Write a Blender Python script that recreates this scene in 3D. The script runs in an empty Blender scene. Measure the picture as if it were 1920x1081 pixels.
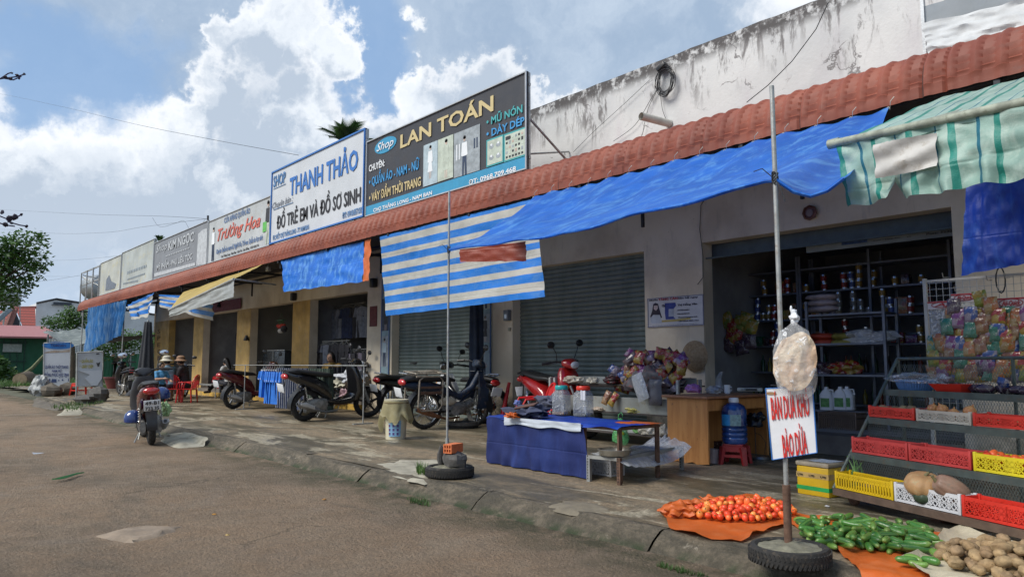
import bpy, bmesh, math, random
from mathutils import Vector as V, Matrix, Euler, noise as mnoise
random.seed(7)
sc=bpy.context.scene; COL=sc.collection
R=math.radians; PI=math.pi
# ---------------- camera ----------------
F=1387.0; PITCH=R(5.77); YAW=PI-R(40.73); H=1.09
cd=bpy.data.cameras.new('camera'); cam=bpy.data.objects.new('camera',cd); COL.objects.link(cam)
cd.lens=36*F/1920; cd.sensor_width=36; cd.clip_start=.05; cd.clip_end=2000
_v=V((math.cos(YAW)*math.cos(PITCH),math.sin(YAW)*math.cos(PITCH),math.sin(PITCH)))
_r=V((math.sin(YAW),-math.cos(YAW),0)); _u=_r.cross(_v)
cam.matrix_world=Matrix(((_r.x,_u.x,-_v.x,0),(_r.y,_u.y,-_v.y,0),(_r.z,_u.z,-_v.z,H),(0,0,0,1)))
sc.camera=cam
# ---------------- sky / sun ----------------
SUN_EL=R(46); SUN_AZ=R(-105)
sc.view_settings.view_transform='Standard'; sc.view_settings.look='None'; sc.view_settings.exposure=1.0; sc.view_settings.gamma=1
def ray(px,py): return _v+_r*((px-960)/F)-_u*((py-540.5)/F)
def G(px,py,z=0.0):
    d=ray(px,py); t=(z-H)/d.z; return V((d.x*t,d.y*t,z))
def GP(px,Y,z=0.0):
    p=V((W(px,600,Y).x,Y,z))
    for _ in range(4):
        q=p-V((0,0,H)); r=540.5-F*q.dot(_u)/q.dot(_v); p=V((W(px,r,Y).x,Y,z))
    return p
def W(px,py,Y):
    d=ray(px,py); t=Y/d.y; return V((d.x*t,Y,H+d.z*t))
def S(px,py,P):
    d=ray(px,py); return H+d.z*math.hypot(P[0],P[1])/math.hypot(d.x,d.y)
wd=bpy.data.worlds.new('World'); sc.world=wd; wd.use_nodes=True
def sky():
    nt=wd.node_tree; N=nt.nodes; L=nt.links; N.clear()
    out=N.new('ShaderNodeOutputWorld'); bg=N.new('ShaderNodeBackground'); bg.inputs[1].default_value=.1
    L.new(bg.outputs[0],out.inputs[0])
    st=N.new('ShaderNodeTexSky'); st.sky_type='NISHITA'; st.sun_disc=False; st.sun_elevation=SUN_EL; st.sun_rotation=PI/2-SUN_AZ
    st.air_density=1.0; st.dust_density=1.2
    tc=N.new('ShaderNodeTexCoord')
    def math_(op,a,b=None,c=None):
        n=N.new('ShaderNodeMath'); n.operation=op
        for i,x in enumerate((a,b,c)):
            if x is None: continue
            if isinstance(x,(int,float)): n.inputs[i].default_value=x
            else: L.new(x,n.inputs[i])
        return n.outputs[0]
    def vm(op,a,b):
        n=N.new('ShaderNodeVectorMath'); n.operation=op
        for i,x in enumerate((a,b)):
            if isinstance(x,(tuple,V)): n.inputs[i].default_value=x
            else: L.new(x,n.inputs[i])
        return n
    def noise(vec,scale,det,rough=.55,dist=0):
        n=N.new('ShaderNodeTexNoise'); n.inputs['Scale'].default_value=scale; n.inputs['Detail'].default_value=det; n.inputs['Roughness'].default_value=rough
        n.inputs['Distortion'].default_value=dist
        L.new(vec,n.inputs['Vector']); return n
    d=tc.outputs['Generated']
    n1=noise(d,5.5,9,.6)
    off=vm('SUBTRACT',n1.outputs['Color'],(.5,.5,.5)); off2=vm('SCALE',off.outputs[0],(0,0,0)); off2.inputs['Scale'].default_value=.26
    n1b=noise(d,24,6,.6); offb=vm('SUBTRACT',n1b.outputs['Color'],(.5,.5,.5)); offb2=vm('SCALE',offb.outputs[0],(0,0,0)); offb2.inputs['Scale'].default_value=.045
    dd0=vm('ADD',d,off2.outputs[0]); dd=vm('ADD',dd0.outputs[0],offb2.outputs[0])
    def field(blobs,vec):
        cur=None
        for (x,y,r) in blobs:
            c=ray(x,y).normalized(); di=vm('DISTANCE',vec,tuple(c))
            f=math_('MULTIPLY_ADD',di.outputs['Value'],-F*1.0/r,1.0)
            cur=f if cur is None else math_('MAXIMUM',cur,f)
        return cur
    def ramp(v,a,b,smooth=True):
        m=N.new('ShaderNodeMapRange'); m.interpolation_type='SMOOTHSTEP' if smooth else 'LINEAR'
        m.inputs['From Min'].default_value=a; m.inputs['From Max'].default_value=b; L.new(v,m.inputs['Value']); return m.outputs[0]
    def mix(f,a,b):
        m=N.new('ShaderNodeMix'); m.data_type='RGBA'
        if isinstance(f,(int,float)): m.inputs[0].default_value=f
        else: L.new(f,m.inputs[0])
        for i,x in ((6,a),(7,b)):
            if isinstance(x,tuple): m.inputs[i].default_value=x+(1,)
            else: L.new(x,m.inputs[i])
        return m.outputs[2]
    cum=[(490,90,120),(390,70,70),(600,105,60),(345,75,40),(380,190,90),(560,215,120),(470,300,190),(310,330,160),(660,300,120),(330,240,80),
         (30,290,120),(110,330,130),(200,350,90),(-80,330,200),(770,150,60),(800,220,110),(930,210,120),(1050,190,80),(720,330,120),(300,480,300),(60,500,300),(600,440,200),
         (-500,300,350),(1900,-300,500),(300,-600,300),(2600,300,500)]
    shade=[(455,165,75),(540,165,60),(420,260,70),(520,300,90),(300,430,150),(700,250,60),(880,190,90),(1000,110,120),(60,450,170),(200,400,90),(640,160,50),(850,150,80),(980,180,110),(790,300,60),(380,250,70),(60,330,70)]
    gaps=[(215,255,110),(60,190,90),(120,120,150),(690,150,90),(660,60,120)]
    fc=field(cum,dd.outputs[0]); fg=field(gaps,dd0.outputs[0])
    n2=noise(dd.outputs[0],16,7,.6)
    fc2=math_('MULTIPLY_ADD',n2.outputs['Fac'],.25,math_('SUBTRACT',fc,.12))
    dens=ramp(fc2,.05,.34)
    # general high veil
    nv=noise(d,2.6,7,.55,.4); veil=math_('MAXIMUM',ramp(nv.outputs['Fac'],.24,.50),ramp(field([(1300,50,650),(150,80,160),(900,60,250),(2200,-300,900)],dd0.outputs[0]),.0,.5))
    veil=math_('MULTIPLY',veil,math_('SUBTRACT',1.0,math_('MULTIPLY',ramp(fg,0,.5),.8)))
    n3=noise(dd.outputs[0],7,8,.65); 
    shd=math_('ADD',ramp(field(shade,dd.outputs[0]),-.15,.5),math_('MULTIPLY',ramp(n3.outputs['Fac'],.42,.66),.7))
    shd=math_('MINIMUM',shd,1.0)
    sk=N.new('ShaderNodeMix'); sk.data_type='RGBA'; sk.blend_type='MULTIPLY'; sk.inputs[0].default_value=1; L.new(st.outputs[0],sk.inputs[6]); sk.inputs[7].default_value=(.54,.54,.54,1)
    k=5.7
    c=lambda r,g,b:(r*k,g*k,b*k)
    base=mix(.6,sk.outputs[2],c(.30,.50,.82))
    nv2=noise(dd0.outputs[0],4.2,6,.6)
    vcol=mix(ramp(nv2.outputs['Fac'],.35,.66),c(.34,.44,.58),c(.56,.65,.76))
    a=mix(math_('MULTIPLY',veil,.92),base,vcol)
    ccol=mix(shd,c(.80,.85,.91),c(.46,.54,.65))
    # crisp bright rims
    rim=math_('MULTIPLY',math_('SUBTRACT',ramp(fc2,.14,.22),ramp(fc2,.24,.55)),.75)
    ccol=mix(rim,ccol,c(.93,.95,.98))
    b=mix(dens,a,ccol)
    # pale band towards the horizon
    sep=N.new('ShaderNodeSeparateXYZ'); L.new(d,sep.inputs[0])
    hz=ramp(sep.outputs[2],.20,.0); nh=noise(dd0.outputs[0],5,6,.6)
    b2=mix(math_('MULTIPLY',hz,.8),b,mix(ramp(nh.outputs['Fac'],.4,.62),c(.44,.57,.75),c(.66,.74,.84)))
    L.new(b2,bg.inputs[0])
sky()
sl=bpy.data.lights.new('sun','SUN'); sl.energy=2.0; sl.angle=R(30); sl.color=(1,.95,.87)
so=bpy.data.objects.new('sun',sl); COL.objects.link(so)
sd=V((math.cos(SUN_AZ)*math.cos(SUN_EL),math.sin(SUN_AZ)*math.cos(SUN_EL),math.sin(SUN_EL)))
so.rotation_euler=sd.to_track_quat('Z','Y').to_euler()
# ---------------- object helpers ----------------
def tag(o,label=None,cat=None,group=None,kind=None):
    if label: o['label']=label
    if cat: o['category']=cat
    if group: o['group']=group
    if kind: o['kind']=kind
    return o
def E(name,label,cat,loc=(0,0,0),rz=0,group=None,rot=None):
    o=bpy.data.objects.new(name,None); COL.objects.link(o); o.location=loc
    o.rotation_euler=rot if rot else (0,0,rz); o.empty_display_size=.1
    return tag(o,label,cat,group)
def copy_tree(o,parent=None):
    c=o.copy(); COL.objects.link(c); c.parent=parent
    for ch in list(o.children): copy_tree(ch,c)
    return c
def aim(dirv,up=V((0,0,1))):
    z=V(dirv).normalized(); 
    if abs(z.dot(up))>.98: up=V((0,1,0))
    x=up.cross(z).normalized(); y=z.cross(x)
    return Matrix(((x.x,y.x,z.x),(x.y,y.y,z.y),(x.z,y.z,z.z)))
class B:
    def __init__(s): s.v=[]; s.f=[]; s.m=[]; s.T=None
    def add(s,vs,fs,m=0):
        n=len(s.v)
        for p in vs:
            p=V(p); s.v.append(s.T@p if s.T is not None else p)
        for f in fs: s.f.append([n+i for i in f]); s.m.append(m)
        return s
    def box(s,c,d,m=0,rot=None,bev=0):
        c=V(c); x,y,z=d[0]/2,d[1]/2,d[2]/2
        if bev<=0:
            vs=[V((i*x,j*y,k*z)) for i in(-1,1) for j in(-1,1) for k in(-1,1)]
            fs=[(0,1,3,2),(4,6,7,5),(0,4,5,1),(2,3,7,6),(0,2,6,4),(1,5,7,3)]
        else:
            bm=bmesh.new(); bmesh.ops.create_cube(bm,size=1)
            for w in bm.verts: w.co=V((w.co.x*2*x,w.co.y*2*y,w.co.z*2*z))
            bmesh.ops.bevel(bm,geom=bm.edges[:],offset=min(bev,x*.9,y*.9,z*.9),segments=2,affect='EDGES',profile=.5)
            bm.verts.index_update(); vs=[w.co.copy() for w in bm.verts]; fs=[[w.index for w in f.verts] for f in bm.faces]; bm.free()
        if rot is not None:
            if not isinstance(rot,Matrix): rot=Euler(rot).to_matrix()
            vs=[rot@w for w in vs]
        return s.add([c+w for w in vs],fs,m)
    def hexa(s,p,m=0):   # 8 points: bottom 4 then top 4
        return s.add(p,[(3,2,1,0),(4,5,6,7),(0,1,5,4),(1,2,6,5),(2,3,7,6),(3,0,4,7)],m)
    def cyl(s,a,b,r,r2=None,n=10,m=0,caps=True):
        a=V(a); b=V(b); r2=r if r2 is None else r2; M=aim(b-a); vs=[]
        for c,q in((a,r),(b,r2)):
            for i in range(n):
                t=2*PI*i/n; vs.append(c+M@V((math.cos(t)*q,math.sin(t)*q,0)))
        fs=[(i,(i+1)%n,n+(i+1)%n,n+i) for i in range(n)]
        if caps: fs+=[tuple(range(n-1,-1,-1)),tuple(range(n,2*n))]
        return s.add(vs,fs,m)
    def tube(s,pts,r,n=6,m=0,closed=False):
        pts=[V(p) for p in pts]; k=len(pts); vs=[]; fs=[]
        rr=r if isinstance(r,(list,tuple)) else [r]*k
        for i,p in enumerate(pts):
            if closed: d=pts[(i+1)%k]-pts[i-1]
            else: d=pts[min(i+1,k-1)]-pts[max(i-1,0)]
            M=aim(d)
            for j in range(n):
                t=2*PI*j/n; vs.append(p+M@V((math.cos(t)*rr[i],math.sin(t)*rr[i],0)))
        for i in range(k if closed else k-1):
            i2=(i+1)%k
            for j in range(n): fs.append((i*n+j,i*n+(j+1)%n,i2*n+(j+1)%n,i2*n+j))
        if not closed: fs+=[tuple(range(n-1,-1,-1)),tuple(range((k-1)*n,k*n))]
        return s.add(vs,fs,m)
    def lathe(s,prof,c=(0,0,0),n=20,m=0,axis=(0,0,1),sx=1,sy=1,caps=None):
        c=V(c); M=aim(axis) if V(axis).normalized()!=V((0,0,1)) else Matrix.Identity(3); vs=[]; fs=[]; k=len(prof)
        for r,z in prof:
            for j in range(n):
                t=2*PI*j/n; vs.append(c+M@V((math.cos(t)*r*sx,math.sin(t)*r*sy,z)))
        for i in range(k-1):
            for j in range(n): fs.append((i*n+j,i*n+(j+1)%n,(i+1)*n+(j+1)%n,(i+1)*n+j))
        if caps is None: caps=(V(prof[0])-V(prof[-1])).length>1e-4
        if caps and prof[0][0]>1e-4: fs.append(tuple(range(n-1,-1,-1)))
        if caps and prof[-1][0]>1e-4: fs.append(tuple(range((k-1)*n,k*n)))
        return s.add(vs,fs,m)
    def ell(s,c,r,m=0,rot=None,n=12,k=8,jit=0,seed=0):
        c=V(c); 
        if rot is not None and not isinstance(rot,Matrix): rot=Euler(rot).to_matrix()
        vs=[]; fs=[]
        for i in range(k+1):
            a=-PI/2+PI*i/k
            for j in range(n):
                t=2*PI*j/n; q=V((math.cos(a)*math.cos(t),math.cos(a)*math.sin(t),math.sin(a)))
                if jit: q*=1+jit*mnoise.noise(q*2.1+V((seed*3.7,seed*1.3,0)))
                q=V((q.x*r[0],q.y*r[1],q.z*r[2]))
                vs.append(c+(rot@q if rot is not None else q))
        for i in range(k):
            for j in range(n): fs.append((i*n+j,i*n+(j+1)%n,(i+1)*n+(j+1)%n,(i+1)*n+j))
        return s.add(vs,fs,m)
    def grid(s,fn,nu,nv,m=0,mf=None,close=False):
        vs=[fn(i/nu,j/nv) for j in range(nv+1) for i in range(nu+1)]; n=len(s.v); s.add(vs,[],m)
        for j in range(nv):
            for i in range(nu):
                a=n+j*(nu+1)+i; s.f.append([a,a+1,a+nu+2,a+nu+1]); s.m.append(mf((i+.5)/nu,(j+.5)/nv) if mf else m)
        return s
    def prism(s,poly,a,b,m=0,plane='xz'):
        n=len(poly)
        def P(q,t): return V((q[0],t,q[1])) if plane=='xz' else (V((t,q[0],q[1])) if plane=='yz' else V((q[0],q[1],t)))
        vs=[P(q,a) for q in poly]+[P(q,b) for q in poly]
        fs=[tuple(range(n)),tuple(range(2*n-1,n-1,-1))]+[(i,n+i,n+(i+1)%n,(i+1)%n) for i in range(n)]
        return s.add(vs,fs,m)
    def loft(s,rings,m=0,n=14,e=2.4,axis='x'):
        # rings (x,y,z,ry,rz) superellipse sections; axis x -> ring in yz, axis z -> ring in xy
        vs=[];fs=[];k=len(rings)
        for (x,y,z,a,b) in rings:
            for j in range(n):
                t=2*PI*j/n; cc=math.cos(t); ss=math.sin(t)
                p=abs(cc)**(2/e)*(1 if cc>=0 else -1)*a; q=abs(ss)**(2/e)*(1 if ss>=0 else -1)*b
                vs.append(V((x,y+p,z+q)) if axis=='x' else V((x+q,y+p,z)))
        for i in range(k-1):
            for j in range(n): fs.append((i*n+j,i*n+(j+1)%n,(i+1)*n+(j+1)%n,(i+1)*n+j))
        fs+=[tuple(range(n-1,-1,-1)),tuple(range((k-1)*n,k*n))]
        return s.add(vs,fs,m)
    def build(s,name,mats,parent=None,smooth=None,label=None,org=None,world=False,fixn=True):
        if not isinstance(mats,(list,tuple)): mats=[mats]
        vs=s.v; loc=None
        if org is not None: vs=[p-V(org) for p in vs]
        if parent is None and world:
            c=sum(vs,V())/len(vs); zmin=min(p.z for p in vs); loc=V((c.x,c.y,zmin)); vs=[p-loc for p in vs]
        me=bpy.data.meshes.new(name); me.from_pydata([tuple(p) for p in vs],[],s.f)
        for mt in mats: me.materials.append(mt)
        me.polygons.foreach_set('material_index',s.m)
        if fixn:
            bm=bmesh.new(); bm.from_mesh(me); bmesh.ops.remove_doubles(bm,verts=bm.verts,dist=1e-5); bmesh.ops.recalc_face_normals(bm,faces=bm.faces); bm.to_mesh(me); bm.free()
        me.update()
        o=bpy.data.objects.new(name,me); COL.objects.link(o)
        if parent is not None: o.parent=parent
        if loc is not None: o.location=loc
        if smooth is None or smooth:
            ang=R(40 if smooth is None else smooth)
            me.polygons.foreach_set('use_smooth',[True]*len(me.polygons))
            try: me.set_sharp_from_angle(angle=ang)
            except Exception: pass
        if label: o['label']=label
        return o
def bake(o):   # evaluate modifiers into plain mesh
    dg=bpy.context.evaluated_depsgraph_get(); me=bpy.data.meshes.new_from_object(o.evaluated_get(dg)); o.modifiers.clear(); o.data=me; return o
# ---------------- materials ----------------
_MC={}
class NT:
    def __init__(s,name):
        s.mat=bpy.data.materials.new(name); s.mat.use_nodes=True; s.t=s.mat.node_tree; s.N=s.t.nodes; s.L=s.t.links
        s.b=s.N['Principled BSDF']; s.out=s.N['Material Output']; s.geo=None
    def obj(s):
        n=s.N.new('ShaderNodeTexCoord'); return n.outputs['Object']
    def pos(s):
        n=s.N.new('ShaderNodeNewGeometry'); return n.outputs['Position']
    def put(s,x,i):
        if x is None: return
        if isinstance(x,(int,float)): i.default_value=x
        elif isinstance(x,(tuple,list)): i.default_value=tuple(x)+((1,) if len(x)==3 and i.type=='RGBA' else ())
        else: s.L.new(x,i)
    def map(s,vec,sc=(1,1,1),rot=(0,0,0),loc=(0,0,0)):
        n=s.N.new('ShaderNodeMapping'); s.L.new(vec,n.inputs[0]); n.inputs['Scale'].default_value=sc; n.inputs['Rotation'].default_value=rot; n.inputs['Location'].default_value=loc; return n.outputs[0]
    def noise(s,vec,scale,det=5,rough=.55,dist=0):
        n=s.N.new('ShaderNodeTexNoise'); s.L.new(vec,n.inputs['Vector']); n.inputs['Scale'].default_value=scale; n.inputs['Detail'].default_value=det; n.inputs['Roughness'].default_value=rough; n.inputs['Distortion'].default_value=dist; return n.outputs['Fac']
    def vor(s,vec,scale,feat='F1',out='Distance',rnd=1):
        n=s.N.new('ShaderNodeTexVoronoi'); n.feature=feat; s.L.new(vec,n.inputs['Vector']); n.inputs['Scale'].default_value=scale; n.inputs['Randomness'].default_value=rnd; return n.outputs[out]
    def wave(s,vec,scale,dist=0,det=2,direc='X',prof='SIN'):
        n=s.N.new('ShaderNodeTexWave'); n.bands_direction=direc; n.wave_profile=prof; s.L.new(vec,n.inputs['Vector']); n.inputs['Scale'].default_value=scale; n.inputs['Distortion'].default_value=dist; n.inputs['Detail'].default_value=det; return n.outputs['Fac']
    def ramp(s,v,a,b,c=0,d=1):
        m=s.N.new('ShaderNodeMapRange'); m.interpolation_type='SMOOTHSTEP'; s.put(v,m.inputs['Value'])
        m.inputs['From Min'].default_value=a; m.inputs['From Max'].default_value=b; m.inputs['To Min'].default_value=c; m.inputs['To Max'].default_value=d; return m.outputs[0]
    def mth(s,op,a,b=None):
        n=s.N.new('ShaderNodeMath'); n.operation=op; s.put(a,n.inputs[0]); s.put(b,n.inputs[1]); return n.outputs[0]
    def mix(s,f,a,b,mode='MIX'):
        m=s.N.new('ShaderNodeMix'); m.data_type='RGBA'; m.blend_type=mode; s.put(f,m.inputs[0]); s.put(a,m.inputs[6]); s.put(b,m.inputs[7]); return m.outputs[2]
    def sep(s,vec):
        n=s.N.new('ShaderNodeSeparateXYZ'); s.L.new(vec,n.inputs[0]); return n.outputs
    def bump(s,h,st=.3,dist=.02):
        n=s.N.new('ShaderNodeBump'); n.inputs['Strength'].default_value=st; n.inputs['Distance'].default_value=dist; s.L.new(h,n.inputs['Height']); s.L.new(n.outputs[0],s.b.inputs['Normal']); return n
    def fin(s,col=None,rough=None,metal=None,trans=None,transmission=None,ior=None,spec=None,coat=None,alpha=None):
        s.put(col,s.b.inputs['Base Color']); s.put(rough,s.b.inputs['Roughness']); s.put(metal,s.b.inputs['Metallic'])
        s.put(transmission,s.b.inputs['Transmission Weight']); s.put(ior,s.b.inputs['IOR']); s.put(spec,s.b.inputs['Specular IOR Level']); s.put(coat,s.b.inputs['Coat Weight']); s.put(alpha,s.b.inputs['Alpha'])
        if trans:
            tr=s.N.new('ShaderNodeBsdfTranslucent'); mx=s.N.new('ShaderNodeMixShader'); s.put(col,tr.inputs[0]); mx.inputs[0].default_value=trans
            s.L.new(s.b.outputs[0],mx.inputs[1]); s.L.new(tr.outputs[0],mx.inputs[2]); s.L.new(mx.outputs[0],s.out.inputs[0])
        return s.mat
def mat(name,col,rough=.6,metal=0,vary=.25,vs=7,bump=.15,bs=60,trans=0,dirt=None,coat=0,spec=None):
    if name in _MC: return _MC[name]
    t=NT(name); o=t.obj(); n=t.noise(o,vs,6,.6); dark=tuple(c*(1-vary) for c in col)
    c=t.mix(t.ramp(n,.35,.65),dark,col)
    if dirt:
        n2=t.noise(o,vs*2.3,8,.7); c=t.mix(t.ramp(n2,.52,.68,0,.8),c,dirt)
    rr=t.ramp(t.noise(o,vs*1.7,4),.3,.7,max(.05,rough-.1),min(1,rough+.1))
    if bump: t.bump(t.noise(o,bs,4),bump,.01)
    _MC[name]=t.fin(c,rr,metal,trans=trans,coat=coat,spec=spec); return _MC[name]
def plastic_film(name,tint=(.9,.92,.95),op=.35,rough=.15):
    if name in _MC: return _MC[name]
    t=NT(name); o=t.obj(); w=t.noise(o,18,5,.6,1.2); w2=t.ramp(w,.56,.64)
    t.bump(w,.9,.03)
    t.fin(tint,rough,spec=.8)
    tp=t.N.new('ShaderNodeBsdfTransparent'); mx=t.N.new('ShaderNodeMixShader')
    f=t.mth('MINIMUM',t.mth('ADD',t.mth('MULTIPLY',w2,.45),op),1.0); t.L.new(f,mx.inputs[0]); t.L.new(tp.outputs[0],mx.inputs[1]); t.L.new(t.b.outputs[0],mx.inputs[2]); t.L.new(mx.outputs[0],t.out.inputs[0])
    _MC[name]=t.mat; return t.mat
steel=mat('galvanised_steel',(.42,.43,.42),.45,.5,.3,9,.1,dirt=(.25,.2,.15))
rust=mat('rusty_steel',(.16,.09,.06),.8,.2,.4,20,.3,80)
dark=mat('dark_plastic',(.018,.018,.02),.4,0,.2,10,.05)
black_rub=mat('tyre_rubber',(.025,.024,.023),.85,0,.3,14,.3,90,dirt=(.09,.07,.05))
chrome=mat('worn_chrome',(.55,.56,.57),.25,.9,.2,12,.05)
alloy=mat('grey_alloy',(.32,.33,.34),.4,.7,.3,16,.2)
redp=mat('red_chair_plastic',(.55,.018,.02),.35,0,.15,5,.04)
white_paint=mat('white_paint',(.72,.74,.76),.5,0,.1,4,.05)
black_ink=mat('black_ink',(.03,.03,.035),.6,0,.1); 
# ---------------- lettering ----------------
_caph={}
def text_mesh(s,bold,shear):
    cu=bpy.data.curves.new('t','FONT'); cu.body=s; cu.size=1; cu.offset=bold*.45; cu.shear=shear; cu.resolution_u=2; cu.extrude=.004
    o=bpy.data.objects.new('t',cu); COL.objects.link(o); bpy.context.view_layer.update()
    dg=bpy.context.evaluated_depsgraph_get(); me=bpy.data.meshes.new_from_object(o.evaluated_get(dg))
    bpy.data.objects.remove(o); bpy.data.curves.remove(cu)
    return me
def lettering(items,mt,parent,org,name='lettering'):
    """items: (string, P_baseline_left, P_cap_top_right, bold, shear, outwards) world points on one vertical plane -> one mesh"""
    b=B(); org=V(org)
    if 'H' not in _caph:
        m=text_mesh('H',0,0); _caph['H']=max(v.co.y for v in m.vertices)
    for it in items:
        s=it[0]; p0=V(it[1])
        if len(it)==7: XV,YV,bold,shear,nrm=V(it[2]),V(it[3]),it[4],it[5],it[6]
        else:
            p1,bold,shear,nrm=it[2],it[3],it[4],it[5]; XV=V((p1.x-p0.x,p1.y-p0.y,0)); YV=V((0,0,p1.z-p0.z))
        me=text_mesh(s,bold,shear); xs=[v.co.x for v in me.vertices]; x0,x1=min(xs),max(xs); nr=V(nrm)
        vs=[p0+XV*((v.co.x-x0)/(x1-x0))+YV*(v.co.y/_caph['H'])+nr*(.004+v.co.z*.5)-org for v in me.vertices]
        b.add(vs,[list(p.vertices) for p in me.polygons]); bpy.data.meshes.remove(me)
    return b.build(name,mt,parent,smooth=0,fixn=False)
# =============== SETTING ===============
KZ=-.12; YK=4.0; YF=8.85; YE=7.2; YS=7.55
ZT=W(1338,452,YF).z
def WX(px,py,X):
    d=ray(px,py); t=X/d.x; return V((X,d.y*t,H+d.z*t))
def road_mat():
    t=NT('road_surface'); p=t.pos(); x,y,z=t.sep(p)[:3]
    big=t.noise(p,.33,9,.66,.5); mid=t.noise(p,2.1,9,.72,.3); sp=t.noise(p,13,8,.8); fine=t.noise(p,60,5,.8); gr=t.vor(p,42); gr2=t.vor(p,17)
    c=t.mix(t.ramp(big,.34,.64),(.175,.132,.090),(.36,.245,.155)); c=t.mix(t.ramp(t.noise(t.map(p,(.35,1,1)),.9,8,.65,.8),.50,.66,0,.65),c,(.145,.12,.09)); c=t.mix(t.ramp(t.noise(p,.55,7,.6,.4),.60,.70,0,.6),c,(.40,.32,.235)); c=t.mix(t.ramp(mid,.36,.68,0,.7),c,(.36,.275,.195))
    c=t.mix(t.ramp(sp,.36,.60,.38,0),c,(.12,.095,.07)); c=t.mix(t.ramp(fine,.38,.66,.35,0),c,(.09,.07,.05))
    c=t.mix(t.mth('MULTIPLY',t.ramp(gr,.20,.10),t.ramp(t.noise(p,4,4),.4,.6,.25,.9)),c,(.46,.39,.30)); c=t.mix(t.mth('MULTIPLY',t.ramp(gr2,.12,.06),t.ramp(t.noise(p,1.5,4),.5,.62)),c,(.40,.36,.30))
    c=t.mix(t.mth('MULTIPLY',t.ramp(y,3.1,3.85),t.ramp(t.noise(p,3,7,.75),.36,.62)),c,(.075,.07,.04))
    wp=t.N.new('ShaderNodeTexNoise'); t.L.new(p,wp.inputs['Vector']); wp.inputs['Scale'].default_value=3; wp.inputs['Detail'].default_value=6
    pw=t.N.new('ShaderNodeVectorMath'); pw.operation='MULTIPLY_ADD'; t.L.new(wp.outputs['Color'],pw.inputs[0]); pw.inputs[1].default_value=(.7,.7,.7); t.L.new(p,pw.inputs[2])
    ck=t.vor(pw.outputs[0],.42,'DISTANCE_TO_EDGE'); c=t.mix(t.mth('MULTIPLY',t.ramp(ck,.010,.002),t.ramp(t.noise(p,.6,4),.54,.62,0,.45)),c,(.05,.04,.03))
    t.bump(t.mth('ADD',t.mth('MULTIPLY',gr,.6),t.mth('ADD',fine,t.mth('MULTIPLY',sp,2.0))),1.0,.02)
    wet=t.ramp(t.noise(p,.7,7,.65,.5),.54,.70); rr=t.mix(wet,(.85,)*3,(.5,)*3)
    return t.fin(c,rr,spec=.3)
def pave_mat():
    t=NT('cement_pavement'); p=t.pos(); x,y,z=t.sep(p)[:3]
    st=t.map(p,(.5,1.6,1)); a=t.noise(st,.75,8,.62,.8); b=t.noise(st,2.2,9,.68,.5); f=t.noise(p,45,5,.7)
    c=t.mix(t.ramp(a,.40,.60),(.105,.088,.055),(.31,.23,.145)); c=t.mix(t.ramp(b,.46,.66,0,.75),c,(.24,.20,.14))
    pale=t.mth('MULTIPLY',t.ramp(t.noise(st,1.15,9,.66,1.0),.53,.575),t.ramp(y,8.6,5.2)); c=t.mix(t.mth('MULTIPLY',pale,.85),c,(.50,.44,.32))
    c=t.mix(t.ramp(t.noise(p,1.3,7,.7),.60,.72,0,.7),c,(.05,.06,.028))
    c=t.mix(t.ramp(f,.38,.62,.5,0),c,(.04,.035,.022)); c=t.mix(t.ramp(t.noise(p,11,8,.8),.40,.58,.5,0),c,(.05,.045,.03))
    t.bump(t.mth('ADD',f,t.mth('MULTIPLY',b,1.5)),.45,.008)
    rr=t.ramp(a,.36,.60,.38,.75)
    return t.fin(c,rr,spec=.4)
def kerb_mat():
    t=NT('kerb_concrete'); p=t.pos(); b=t.noise(t.map(p,(1,3,3)),1.6,9,.7,.6); f=t.noise(p,30,6,.7)
    c=t.mix(t.ramp(b,.4,.62),(.085,.072,.050),(.185,.150,.105)); c=t.mix(t.ramp(t.noise(p,4.2,8,.7,.8),.60,.66,0,.7),c,(.40,.35,.27)); c=t.mix(t.ramp(t.noise(p,14,8,.8),.40,.6,.6,0),c,(.04,.035,.022))
    z=t.sep(p)[2]; c=t.mix(t.mth('MULTIPLY',t.ramp(z,-.06,-.12),t.ramp(t.noise(p,6,6),.4,.6)),c,(.03,.045,.015))
    t.bump(t.mth('ADD',f,t.mth('MULTIPLY',b,2)),1.0,.03); return t.fin(c,.8)
b=B(); b.box((0,0,-.72),(900,900,1),0); b.build('ground',[mat('far_ground',(.10,.10,.06),.95,0,.4,.4,.2,20)],smooth=0)['kind']='structure'
def rgrid(u,v):
    x=-70+u*82; y=-14+v*18.1; return V((x,y,KZ+.012*mnoise.noise(V((x*.5,y*.5,0)))+.004*mnoise.noise(V((x*3,y*3,4)))))
b=B(); b.grid(rgrid,220,70); o=b.build('road',[road_mat()]); tag(o,kind='structure')
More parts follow.
